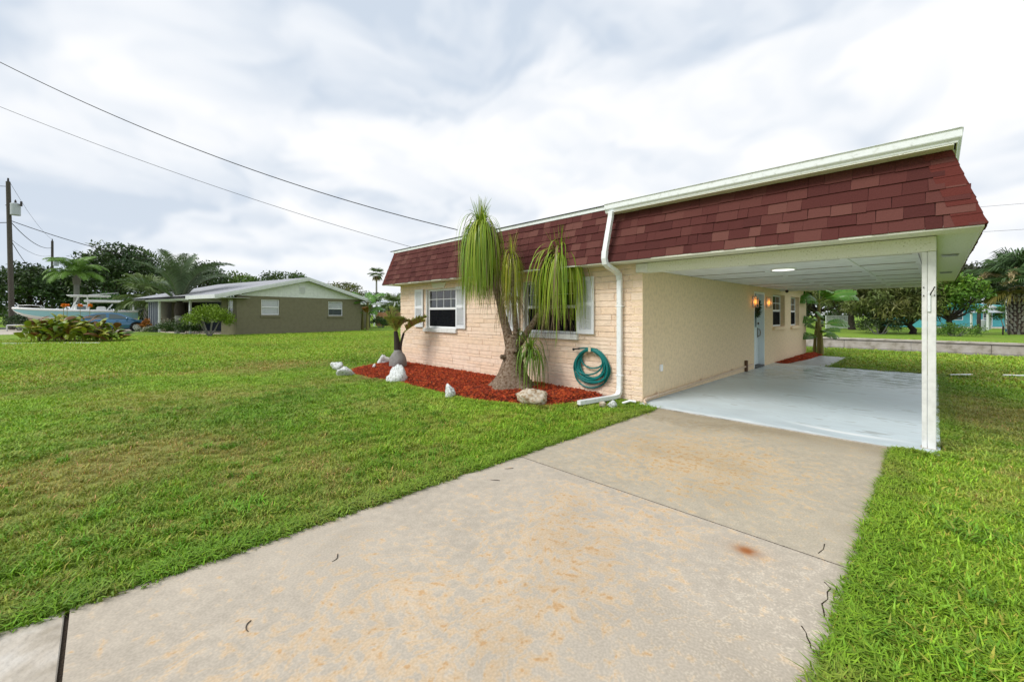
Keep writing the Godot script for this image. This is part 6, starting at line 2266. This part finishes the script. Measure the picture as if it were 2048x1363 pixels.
func make_car() -> void:
	var t = thing("sedan", "metallic blue sedan parked beside the boat", "car", "", Vector3(-44.0, 0.155, -0.5), PI / 2)
	var st := [[-2.42, 0.62, 0.48, 0.74], [-2.36, 0.76, 0.36, 0.88], [-2.15, 0.85, 0.26, 0.965], [-1.7, 0.895, 0.21, 0.985], [-1.0, 0.905, 0.19, 0.955], [0.0, 0.91, 0.18, 0.93], [0.8, 0.905, 0.18, 0.925], [1.2, 0.90, 0.19, 0.905], [1.7, 0.87, 0.20, 0.84], [2.1, 0.82, 0.23, 0.75], [2.32, 0.72, 0.29, 0.66], [2.40, 0.58, 0.38, 0.56]]
	var rows := []
	for s in st:
		var r := []
		for q in [[0.90, 0.0], [0.985, 0.16], [1.0, 0.42], [0.985, 0.72], [0.93, 0.93], [0.80, 1.0], [0.4, 1.02], [0.0, 1.03], [-0.4, 1.02], [-0.80, 1.0], [-0.93, 0.93], [-0.985, 0.72], [-1.0, 0.42], [-0.985, 0.16], [-0.90, 0.0]]:
			r.append(Vector3(s[0], lerpf(s[2], s[3], q[1]), s[1] * q[0]))
		r.reverse()
		rows.append(r)
	var mb := MB.new()
	mb.grid(rows, true)
	mb.face(rows[0].duplicate(), Vector3.ZERO)
	mb.face(rows[-1].duplicate(), Vector3.ZERO)
	var body = part("body", mb, M.car_blue, t)
	# cabin
	var cab := [[-1.95, 0.955, 0.80, 0.78], [-1.5, 1.13, 0.82, 0.68], [-1.0, 1.32, 0.82, 0.62], [-0.5, 1.41, 0.82, 0.60], [0.0, 1.43, 0.82, 0.60], [0.4, 1.37, 0.82, 0.61], [0.85, 1.16, 0.82, 0.68], [1.30, 0.915, 0.81, 0.80]]
	rows = []
	for s in cab:
		var y0 := 0.90
		var r := []
		for q in [[0.0, 0.0], [0.55, 0.55], [0.90, 0.93], [1.0, 1.0]]:
			r.append(Vector3(s[0], lerpf(y0, s[1], q[1]), lerpf(s[2], s[3], q[0])))
		r.append(Vector3(s[0], s[1] + 0.015, s[3] * 0.5))
		r.append(Vector3(s[0], s[1] + 0.02, 0))
		for k in range(4, -1, -1): r.append(Vector3(r[k].x, r[k].y, -r[k].z))
		r.reverse()
		rows.append(r)
	mb = MB.new()
	mb.grid(rows)
	part("cabin", mb, M.car_blue, t)
	for sd in [-1.0, 1.0]:
		for poly in [[[-1.42, 0.975], [-1.15, 1.19], [-0.72, 1.315], [-0.30, 1.335], [-0.28, 0.965]], [[-0.14, 0.965], [-0.12, 1.335], [0.22, 1.315], [0.55, 1.19], [0.98, 0.965]]]:
			mb = MB.new()
			var pts := []
			for q in poly:
				var u: float = (q[1] - 0.90) / 0.50
				pts.append(Vector3(q[0], q[1], sd * (lerpf(0.82, 0.61, clampf(u, 0, 1)) + 0.020)))
			mb.face(pts, Vector3(0, 1.1, 0))
			part("side_window", mb, M.car_glass, t)
		for dx in [-0.62, 0.32]:
			mb = MB.new()
			mb.slab(dx - 0.09, dx + 0.09, 0.80, 0.83, sd * 0.905, sd * 0.93, 0.008)
			part("door_handle", mb, M.car_blue, t)
		mb = MB.new()
		mb.box(Vector3(0.86, 0.99, sd * 0.95), Vector3(0.12, 0.13, 0.17), 0.04)
		part("mirror", mb, M.car_blue, t)
		mb = MB.new()
		mb.slab(-1.2, 1.15, 0.44, 0.475, sd * 0.905, sd * 0.918, 0.004)
		part("door_moulding", mb, M.car_blue, t)
		mb = MB.new()
		mb.box(Vector3(2.14, 0.64, sd * 0.66), Vector3(0.36, 0.13, 0.22), 0.04, Basis(Vector3.UP, -sd * 0.5))
		part("headlight", mb, M.lamp_clear, t)
		mb = MB.new()
		mb.box(Vector3(-2.30, 0.80, sd * 0.70), Vector3(0.22, 0.16, 0.24), 0.03, Basis(Vector3.UP, sd * 0.4))
		part("tail_light", mb, M.lamp_red, t)
		for wx in [-1.40, 1.38]:
			mb = MB.new()
			mb.tube([Vector3(wx, 0.34, sd * 0.70), Vector3(wx, 0.34, sd * 0.916)], [0.385], 24)
			part("wheel_arch", mb, M.tyre, t)
			mb = MB.new()
			mb.tube([Vector3(wx, 0.32, sd * 0.72), Vector3(wx, 0.32, sd * 0.92), Vector3(wx, 0.32, sd * 0.935)], [0.315, 0.32, 0.29], 24)
			var wh = part("wheel", mb, M.tyre, t)
			mb = MB.new()
			mb.tube([Vector3(wx, 0.32, sd * 0.93), Vector3(wx, 0.32, sd * 0.945)], [0.215], 20)
			part("rim", mb, M.rim, wh)
			for k in 7:
				mb = MB.new()
				var a := TAU * k / 7.0
				mb.tube([Vector3(wx + cos(a) * 0.14, 0.32 + sin(a) * 0.14, sd * 0.944), Vector3(wx + cos(a) * 0.14, 0.32 + sin(a) * 0.14, sd * 0.948)], [0.032], 6)
				part("rim_hole", mb, M.tyre, wh)
	mb = MB.new()
	mb.slab(2.33, 2.37, 0.40, 0.52, -0.4, 0.4, 0.01)
	part("grille", mb, M.tyre, t)

func make_boat() -> void:
	var t = thing("motorboat", "aqua hulled centre console boat with white hard top on a trailer", "boat", "", Vector3(-50.0, 0.155, 1.3), -PI / 2)
	var st := [[-3.55, 1.18, 0.62, 1.50], [-2.5, 1.24, 0.62, 1.52], [-1.0, 1.27, 0.63, 1.55], [0.5, 1.24, 0.66, 1.58], [1.6, 1.08, 0.74, 1.62], [2.4, 0.82, 0.90, 1.66], [3.0, 0.50, 1.12, 1.70], [3.45, 0.16, 1.40, 1.73], [3.62, 0.02, 1.62, 1.74]]
	for sd in [-1.0, 1.0]:
		var low := []
		var hi := []
		for s in st:
			var ch := Vector3(s[0], lerpf(s[2], s[3], 0.36), sd * s[1] * 0.86)
			low.append([Vector3(s[0], s[2], 0), Vector3(s[0], lerpf(s[2], s[3], 0.17), sd * s[1] * 0.5), ch])
			hi.append([ch, Vector3(s[0], lerpf(s[2], s[3], 0.68), sd * s[1] * 0.97), Vector3(s[0], s[3], sd * s[1])])
		if sd > 0:
			for r in low: r.reverse()
			for r in hi: r.reverse()
		var mb := MB.new()
		mb.grid(low)
		part("hull_bottom", mb, M.gelcoat, t)
		mb = MB.new()
		mb.grid(hi)
		part("hull_side", mb, M.hull_aqua, t)
		var rail := []
		for s in st: rail.append(Vector3(s[0], s[3] + 0.03, sd * s[1]))
		mb = MB.new()
		mb.tube(rail, [0.09], 8)
		part("gunwale", mb, M.gelcoat, t)
	var mb := MB.new()
	var deck := []
	for s in st: deck.append([Vector3(s[0], s[3] - 0.05, s[1] * 0.97), Vector3(s[0], s[3] - 0.05, -s[1] * 0.97)])
	mb.grid(deck)
	mb.face([Vector3(-3.55, 1.5, 1.18), Vector3(-3.55, 1.5, -1.18), Vector3(-3.55, 0.95, -1.0), Vector3(-3.55, 0.62, 0), Vector3(-3.55, 0.95, 1.0)], Vector3.ZERO)
	part("deck", mb, M.gelcoat, t)
	# console, hard top
	mb = MB.new()
	mb.box(Vector3(-0.05, 1.80, 0), Vector3(0.8, 0.62, 0.9), 0.08)
	var con = part("console", mb, M.gelcoat, t)
	mb = MB.new()
	mb.slab(-0.34, 0.18, 1.62, 1.98, -0.462, -0.452, 0.01)
	part("console_door", mb, M.car_glass, con)
	mb = MB.new()
	mb.box(Vector3(0.22, 2.25, 0), Vector3(0.02, 0.42, 0.8), 0.0, Basis(Vector3(0, 0, 1), 0.35))
	part("windscreen", mb, M.car_glass, con)
	mb = MB.new()
	mb.box(Vector3(-0.55, 2.84, 0), Vector3(2.6, 0.07, 1.9), 0.03)
	mb.box(Vector3(-0.55, 2.77, 0), Vector3(2.3, 0.05, 1.6), 0.02)
	part("hard_top", mb, M.gelcoat, t)
	for sd in [-1.0, 1.0]:
		for q in [[0.45, 1.52, 0.10, 2.78], [-0.50, 1.52, -0.42, 2.78], [0.55, 1.52, 0.28, 2.3]]:
			mb = MB.new()
			mb.tube([Vector3(q[0], q[1], sd * 0.55), Vector3(q[2], q[3], sd * 0.62)], [0.035], 8)
			part("top_support", mb, M.gelcoat, t)
		mb = MB.new()
		mb.tube([Vector3(-0.5, 2.9, sd * 0.7), Vector3(-2.3, 3.15, sd * 0.9)], [0.022, 0.012], 6)
		part("outrigger_pole", mb, M.steel, t)
		mb = MB.new()
		var br := []
		for q in [[3.4, 1.76, 0.25], [3.35, 1.98, 0.3], [2.8, 2.02, 0.62], [2.2, 1.98, 0.9], [2.0, 1.72, 0.98]]: br.append(Vector3(q[0], q[1], sd * q[2]))
		mb.tube(br, [0.02], 6)
		part("bow_rail", mb, M.steel, t)
	mb = MB.new()
	mb.box(Vector3(-1.25, 1.70, 0), Vector3(0.6, 0.5, 1.0), 0.1)
	part("helm_seat", mb, M.gelcoat, t)
	mb = MB.new()
	mb.tube([Vector3(-1.5, 1.5, -0.7), Vector3(-1.95, 2.15, -0.7)], [0.05], 8)
	part("seat_strut", mb, M.gelcoat, t)
	# outboard
	mb = MB.new()
	mb.box(Vector3(-3.95, 1.72, 0), Vector3(0.85, 0.55, 0.55), 0.16, Basis(Vector3(0, 0, 1), 0.18))
	var ob = part("outboard_motor", mb, M.outboard, t)
	mb = MB.new()
	mb.box(Vector3(-3.9, 1.15, 0), Vector3(0.36, 0.8, 0.26), 0.06, Basis(Vector3(0, 0, 1), 0.18))
	mb.box(Vector3(-3.95, 0.70, 0), Vector3(0.5, 0.14, 0.2), 0.05)
	part("leg", mb, M.outboard, ob)
	mb = MB.new()
	mb.slab(-4.15, -3.75, 1.75, 1.80, -0.282, -0.274, 0.003)
	part("cowl_stripe", mb, M.gelcoat, ob)
	# trailer
	var tr = thing("boat_trailer", "galvanised trailer under the aqua boat", "trailer", "", Vector3(-50.0, 0.155, 1.3), -PI / 2)
	for sd in [-1.0, 1.0]:
		mb = MB.new()
		mb.slab(-3.4, 2.2, 0.42, 0.52, sd * 0.62 - 0.04, sd * 0.62 + 0.04, 0.01)
		part("frame_rail", mb, M.steel, tr)
		mb = MB.new()
		mb.tube([Vector3(2.2, 0.47, sd * 0.62), Vector3(3.9, 0.45, 0)], [0.05], 8)
		part("tongue", mb, M.steel, tr)
		for x in [-1.6, -0.85]:
			mb = MB.new()
			mb.tube([Vector3(x, 0.32, sd * 0.85), Vector3(x, 0.32, sd * 1.05)], [0.32], 18)
			part("wheel", mb, M.tyre, tr)
		for x in [-3.0, -0.5, 1.6]:
			mb = MB.new()
			mb.slab(x - 0.05, x + 0.05, 0.50, 0.86, sd * 0.52, sd * 0.60)
			part("bunk_support", mb, M.steel, tr)
	mb = MB.new()
	mb.tube([Vector3(3.9, 0.45, 0), Vector3(3.9, 0.0, 0)], [0.05], 8)
	part("jack", mb, M.steel, tr)

func wire(called: String, label: String, group: String, a: Vector3, b: Vector3, sag: float, r: float) -> void:
	var mb := MB.new()
	var pts := []
	for i in 33:
		var u := i / 32.0
		pts.append(a.lerp(b, u) + Vector3.DOWN * 4.0 * sag * u * (1.0 - u))
	mb.tube(pts, [r], 6)
	tag(part(called, mb, M.cable_black), label, "cable", group)

func utility_pole(label: String, at: Vector3, h: float, r: float, lean: Vector3, side: Vector3, can_y: float):
	var t = thing("utility_pole", label, "utility pole", "utility poles", at)
	var mb := MB.new()
	mb.tube([Vector3(0, -0.2, 0), lean * 0.5 + Vector3.UP * h * 0.5, lean + Vector3.UP * h], [r, r * 0.88, r * 0.75], 12)
	part("pole", mb, M.pole_wood, t)
	mb = MB.new()
	mb.lathe([Vector2(0.001, 0.0), Vector2(0.29, 0.0), Vector2(0.30, 0.05), Vector2(0.30, 0.88), Vector2(0.32, 0.92), Vector2(0.25, 1.0), Vector2(0.001, 1.02)], 18)
	var can = part("transformer", mb, M.transformer_grey, t)
	can.position = lean * (can_y / h) + side * 0.55 + Vector3.UP * (can_y - 0.5)
	mb = MB.new()
	mb.lathe([Vector2(0.05, 1.0), Vector2(0.09, 1.06), Vector2(0.05, 1.1), Vector2(0.09, 1.16), Vector2(0.05, 1.2), Vector2(0.03, 1.3)], 10)
	part("bushing", mb, M.dark_metal, can)
	mb = MB.new()
	var ar := lean * ((can_y + 0.6) / h) + Vector3.UP * (can_y + 0.35)
	mb.tube([ar - side * 0.25, ar + side * 1.05], [0.035], 6)
	mb.tube([ar + side * 1.05 + Vector3.DOWN * 0.1, ar + side * 1.05 + Vector3.UP * 0.3], [0.07], 8)
	part("bracket_arm", mb, M.dark_metal, t)
	mb = MB.new()
	var tp := lean + Vector3.UP * h
	mb.tube([tp, tp + Vector3.UP * 0.3], [0.07, 0.05], 8)
	part("insulator", mb, M.dark_metal, t)

func make_poles() -> void:
	var p1 := Vector3(-54.05, 0.1, 5.35)
	var p2 := Vector3(-92.1, 0.1, 5.27)
	var lean := RT * -0.33
	utility_pole("tall wooden utility pole with grey transformer at the left edge", p1, 12.4, 0.18, lean, RT, 10.1)
	utility_pole("distant utility pole standing behind the feathery palm", p2, 12.2, 0.18, Vector3.ZERO, RT, 9.0)
	var U := "overhead wires"
	wire("service_cable", "thick black overhead cable running to the roof beside the ponytail palm", U, Vector3(-18.78, 9.23, 3.41), Vector3(-8.50, 3.62, -6.42), 0.55, 0.011)
	wire("service_cable", "thin black overhead cable ending at the left end of the red roof", U, Vector3(-18.78, 7.81, 3.41), Vector3(-10.62, 3.42, -6.36), 0.24, 0.006)
	var a1 := p1 + lean * 0.75 + Vector3.UP * 9.2
	wire("overhead_wire", "black wire dropping from the near pole toward the neighbour's house", U, a1, Vector3(-52.6, 6.4, -4.5), 0.35, 0.03)
	wire("overhead_wire", "black wire strung between the two poles below the transformer", U, a1, p2 + Vector3.UP * 11.2, 0.8, 0.03)
	wire("overhead_wire", "thin wire joining the tops of the two poles", U, p1 + lean + Vector3.UP * 12.6, p2 + Vector3.UP * 12.4, 0.6, 0.012)
	wire("overhead_wire", "wire slanting down from the near pole behind the dark tree", U, p1 + lean * 0.6 + Vector3.UP * 7.7, Vector3(-84.0, 7.0, 6.2), 0.5, 0.025)
	wire("overhead_wire", "lower thin wire between the two poles", U, p1 + lean * 0.6 + Vector3.UP * 7.7, p2 + Vector3.UP * 10.1, 0.7, 0.015)
	wire("overhead_wire", "wire leaving the frame from the near pole beside the transformer", U, p1 + lean * 0.72 + Vector3.UP * 9.0, p1 + Vector3(0.5, 8.3, 14.0), 0.5, 0.03)
	wire("overhead_wire", "topmost wire leaving the frame from the near pole", U, p1 + lean + Vector3.UP * 12.0, p1 + Vector3(0.5, 12.0, 14.0), 0.5, 0.02)
	wire("overhead_wire", "thin wire low across the sky behind the near pole", U, Vector3(-92.0, 8.3, 5.2), Vector3(-92.0, 7.4, 34.0), 0.4, 0.02)
	wire("overhead_wire", "upper faint wire in the sky right of the carport roof", U, Vector3(-14.0, 16.6, -80.0), Vector3(30.0, 17.6, -100.0), 0.5, 0.02)
	wire("overhead_wire", "lower faint wire in the sky right of the carport roof", U, Vector3(-14.0, 13.2, -80.0), Vector3(30.0, 13.9, -100.0), 0.5, 0.02)

func make_far_things() -> void:
	# white flat canopy behind the boat
	var t = thing("dock_canopy", "flat white roofed shelter behind the boat", "shelter", "", Vector3(-58.0, 0.13, -1.0))
	var mb := MB.new()
	mb.slab(-2.5, 2.5, 2.45, 2.66, -5.2, 2.2, 0.03)
	part("roof", mb, M.trim_white, t)
	for q in [[2.3, 1.9], [2.3, -1.2], [2.3, -4.8], [-2.3, 1.9], [-2.3, -1.2], [-2.3, -4.8]]:
		mb = MB.new()
		mb.slab(q[0] - 0.07, q[0] + 0.07, -0.1, 2.45, q[1] - 0.07, q[1] + 0.07, 0.01)
		part("post", mb, M.trim_white, t)
	# brick pier and white rail at the far left
	t = thing("mailbox_pier", "squat brick pier with pale cap beside the utility pole", "pier", "", Vector3(-60.0, 0.12, 7.6))
	rng.seed = 5
	for j in 9:
		for i in 3:
			mb = MB.new()
			mb.slab(-0.38 + i * 0.255, -0.38 + i * 0.255 + 0.245, 0.1 + j * 0.14, 0.1 + j * 0.14 + 0.13, -0.38, 0.38, 0.01)
			part("brick", mb, M.limestone_tan, t)
	mb = MB.new()
	mb.slab(-0.5, 0.5, 0.02, 0.1, -0.5, 0.5, 0.02)
	mb.slab(-0.5, 0.5, 1.36, 1.48, -0.5, 0.5, 0.02)
	part("cap", mb, M.limestone, t)
	t = thing("picket_fence", "small white picket fence at the far left edge", "fence", "", Vector3(-70.0, 0.1, 12.0))
	for i in 16:
		mb = MB.new()
		mb.slab(-0.02, 0.02, 0.0, 1.0, i * 0.24 - 2.0, i * 0.24 - 1.86, 0.01)
		part("picket", mb, M.trim_white, t)
	for y in [0.25, 0.75]:
		mb = MB.new()
		mb.slab(-0.06, -0.021, y, y + 0.08, -2.0, 1.75)
		part("rail", mb, M.trim_white, t)
	t = thing("far_house", "pale far house with hip roof glimpsed past the utility pole", "house", "", Vector3(-110.0, 0.1, 26.0))
	mb = MB.new()
	mb.slab(-4, 4, -0.2, 2.6, -7, 7)
	part("wall", mb, M.siding_white, t)
	mb = MB.new()
	for f in [[Vector3(4.5, 2.6, -7.5), Vector3(4.5, 2.6, 7.5), Vector3(0, 4.0, 3), Vector3(0, 4.0, -3)], [Vector3(-4.5, 2.6, -7.5), Vector3(-4.5, 2.6, 7.5), Vector3(0, 4.0, 3), Vector3(0, 4.0, -3)], [Vector3(4.5, 2.6, -7.5), Vector3(-4.5, 2.6, -7.5), Vector3(0, 4.0, -3)], [Vector3(4.5, 2.6, 7.5), Vector3(-4.5, 2.6, 7.5), Vector3(0, 4.0, 3)]]: mb.face(f, Vector3(0, 2, 0))
	part("roof", mb, M.roof_grey, t)
	for z in [-4.0, 0.0, 4.0]:
		window(t, "x", z - 0.6, z + 0.6, 1.0, 2.1, 4.06, -1.0, 1, M.vinyl_white, false)
	# lattice screen across the canal
	t = thing("lattice_screen", "cream diagonal lattice screen on the far bank beside the banana plant", "lattice", "", Vector3(-8.0, 0.0, -53.5), deg_to_rad(45.0))
	var W := 2.45
	var Hh := 1.25
	for dir in [-1.0, 1.0]:
		var k := -Hh
		while k < W + Hh:
			# line x = k + dir*y clipped to the frame
			var ya := 0.05
			var yb := Hh
			var xa: float = k + (ya if dir > 0 else Hh - ya)
			var xb: float = k + (yb if dir > 0 else Hh - yb)
			var pts := []
			for i in 41:
				var u := i / 40.0
				var xx := lerpf(xa, xb, u)
				if xx > 0.0 and xx < W: pts.append(Vector3(xx, lerpf(ya, yb, u), 0.012 * dir))
			if pts.size() > 3:
				var mb2 := MB.new()
				var d: Vector3 = pts[-1] - pts[0]
				mb2.box((pts[0] + pts[-1]) * 0.5, Vector3(d.length(), 0.032, 0.01), 0.0, Basis(Vector3(0, 0, 1), atan2(d.y, d.x)))
				part("slat", mb2, M.trim_white, t)
			k += 0.15
	mb = MB.new()
	mb.slab(-0.06, 0.0, -0.1, Hh + 0.05, -0.04, 0.04)
	mb.slab(W, W + 0.06, -0.1, Hh + 0.05, -0.04, 0.04)
	mb.slab(0.0, W, Hh, Hh + 0.05, -0.03, 0.03)
	mb.slab(0.0, W, 0.0, 0.05, -0.03, 0.03)
	part("frame", mb, M.trim_white, t)
	# turquoise house across the canal
	t = thing("turquoise_house", "turquoise clapboard house on the far bank of the canal", "house", "", Vector3(1.0, 0.0, -66.0), deg_to_rad(45.5))
	mb = MB.new()
	mb.slab(-3.0, 6.5, -0.1, 2.3, -5.0, 0.0)
	part("wall", mb, M.turquoise, t)
	for i in 14:
		mb = MB.new()
		mb.box(Vector3(1.75, 0.1 + i * 0.16, 0.015), Vector3(9.5, 0.165, 0.012), 0.0, Basis(Vector3.RIGHT, -0.08))
		part("clapboard", mb, M.turquoise, t)
	mb = MB.new()
	mb.face([Vector3(-3.5, 2.75, 0.7), Vector3(7.0, 2.25, 0.7), Vector3(7.0, 2.9, -5.5), Vector3(-3.5, 3.2, -5.5)], Vector3(1, 0, -2))
	mb.face([Vector3(-3.5, 2.75, 0.7), Vector3(7.0, 2.25, 0.7), Vector3(7.0, 2.10, 0.7), Vector3(-3.5, 2.40, 0.7)], Vector3(1, 2.3, -2))
	mb.face([Vector3(-3.5, 2.40, 0.7), Vector3(7.0, 2.10, 0.7), Vector3(7.0, 2.1, 0.0), Vector3(-3.5, 2.40, 0.0)], Vector3(1, 9, 0))
	part("roof", mb, M.turquoise, t)
	for q in [[3.6, 4.6, 0.1, 1.9], [0.2, 1.4, 0.8, 1.9]]:
		window(t, "z", q[0], q[1], q[2], q[3], 0.06, -1.0, 1, M.vinyl_white, false)
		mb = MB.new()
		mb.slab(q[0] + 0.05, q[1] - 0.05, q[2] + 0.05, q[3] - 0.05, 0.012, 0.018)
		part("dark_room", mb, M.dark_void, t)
	mb = MB.new()
	mb.slab(1.4, 1.75, 2.5, 4.0, -3.0, -2.6, 0.02)
	part("chimney", mb, M.transformer_grey, t)
	mb = MB.new()
	mb.slab(-3.0, 7.5, -0.1, 0.06, 0.05, 3.0, 0.02)
	part("patio", mb, M.concrete, t)
	t = thing("gazebo", "small grey roofed gazebo with white cupola before the turquoise house", "gazebo", "", Vector3(3.5, 0.0, -60.5), deg_to_rad(45.5))
	for q in [[-0.9, -0.7], [0.9, -0.7], [-0.9, 0.7], [0.9, 0.7]]:
		mb = MB.new()
		mb.slab(q[0] - 0.06, q[0] + 0.06, -0.1, 1.62, q[1] - 0.06, q[1] + 0.06)
		part("post", mb, M.trim_white, t)
	mb = MB.new()
	var ap := [Vector3(-1.1, 1.6, 0.95), Vector3(1.1, 1.6, 0.95), Vector3(1.1, 1.6, -0.95), Vector3(-1.1, 1.6, -0.95)]
	var tp := [Vector3(-0.35, 1.88, 0.3), Vector3(0.35, 1.88, 0.3), Vector3(0.35, 1.88, -0.3), Vector3(-0.35, 1.88, -0.3)]
	for i in 4: mb.face([ap[i], ap[(i + 1) % 4], tp[(i + 1) % 4], tp[i]], Vector3(0, 1, 0))
	mb.face(ap.duplicate(), Vector3(0, 3, 0))
	part("roof", mb, M.transformer_grey, t)
	mb = MB.new()
	mb.slab(-0.36, 0.36, 1.86, 2.06, -0.3, 0.3, 0.01)
	for s in [-1.0, 1.0]:
		mb.face([Vector3(-0.48, 2.06, s * 0.4), Vector3(0.48, 2.06, s * 0.4), Vector3(0, 2.3, s * 0.4)], Vector3(0, 2.1, 0))
		mb.face([Vector3(s * 0.48, 2.06, 0.4), Vector3(s * 0.48, 2.06, -0.4), Vector3(0, 2.3, -0.4), Vector3(0, 2.3, 0.4)], Vector3(0, 2, 0))
	part("cupola", mb, M.trim_white, t)
	mb = MB.new()
	mb.tube([Vector3(0, -0.2, 0), Vector3(0.02, 1.85, 0)], [0.12, 0.11], 10)
	var o = part("wooden_post", mb, M.pole_wood)
	o.position = Vector3(2.27, 0.0, -48.1)
	tag(o, "weathered grey wooden post on the far lawn before the turquoise house", "post")
	t = thing("white_column", "tall white panelled column with blue foot beside the large cabbage palm", "column", "", Vector3(4.35, 0.0, -54.0))
	mb = MB.new()
	mb.slab(-0.28, 0.28, 0.22, 2.9, -0.2, 0.2, 0.02)
	part("shaft", mb, M.trim_white, t)
	for i in 3:
		mb = MB.new()
		mb.slab(-0.24 + i * 0.17, -0.12 + i * 0.17, 0.25, 2.86, 0.2, 0.225, 0.008)
		part("panel", mb, M.trim_white, t)
	mb = MB.new()
	mb.slab(-0.34, 0.34, -0.1, 0.22, -0.26, 0.26, 0.02)
	part("foot", mb, M.car_blue, t)
	t = thing("utility_bin", "grey round bin behind the wooden post on the far lawn", "bin", "", Vector3(2.75, 0.0, -55.0))
	mb = MB.new()
	mb.lathe([Vector2(0.001, -0.05), Vector2(0.26, -0.05), Vector2(0.29, 0.9), Vector2(0.31, 0.95), Vector2(0.001, 1.0)], 16)
	part("drum", mb, M.transformer_grey, t)
	for q in [[3.35, -46.4, "slim dark stake on the far lawn, nearer the wooden post"], [3.62, -46.3, "slim dark stake on the far lawn, nearer the large cabbage palm"]]:
		mb = MB.new()
		mb.tube([Vector3(0, -0.1, 0), Vector3(0.03, 0.62, 0)], [0.045], 8)
		o = part("stake", mb, M.bark_dark)
		o.position = Vector3(q[0], 0.0, q[1])
		tag(o, q[2], "stake", "stakes on the far lawn")

func _ready() -> void:
	make_view()
	make_materials()
	mat("stem_green", lin(0.24, 0.22, 0.07), 0.6)
	make_ground()
	print("ground ", Time.get_ticks_msec())
	make_house()
	make_neighbour_house()
	print("houses ", Time.get_ticks_msec())
	make_trees()
	print("trees ", Time.get_ticks_msec())
	make_shrubs()
	make_near_plants()
	make_ponytail()
	make_rocks()
	make_house_things()
	make_car()
	make_boat()
	make_poles()
	make_far_things()
	make_grass()
	print("done ", Time.get_ticks_msec())
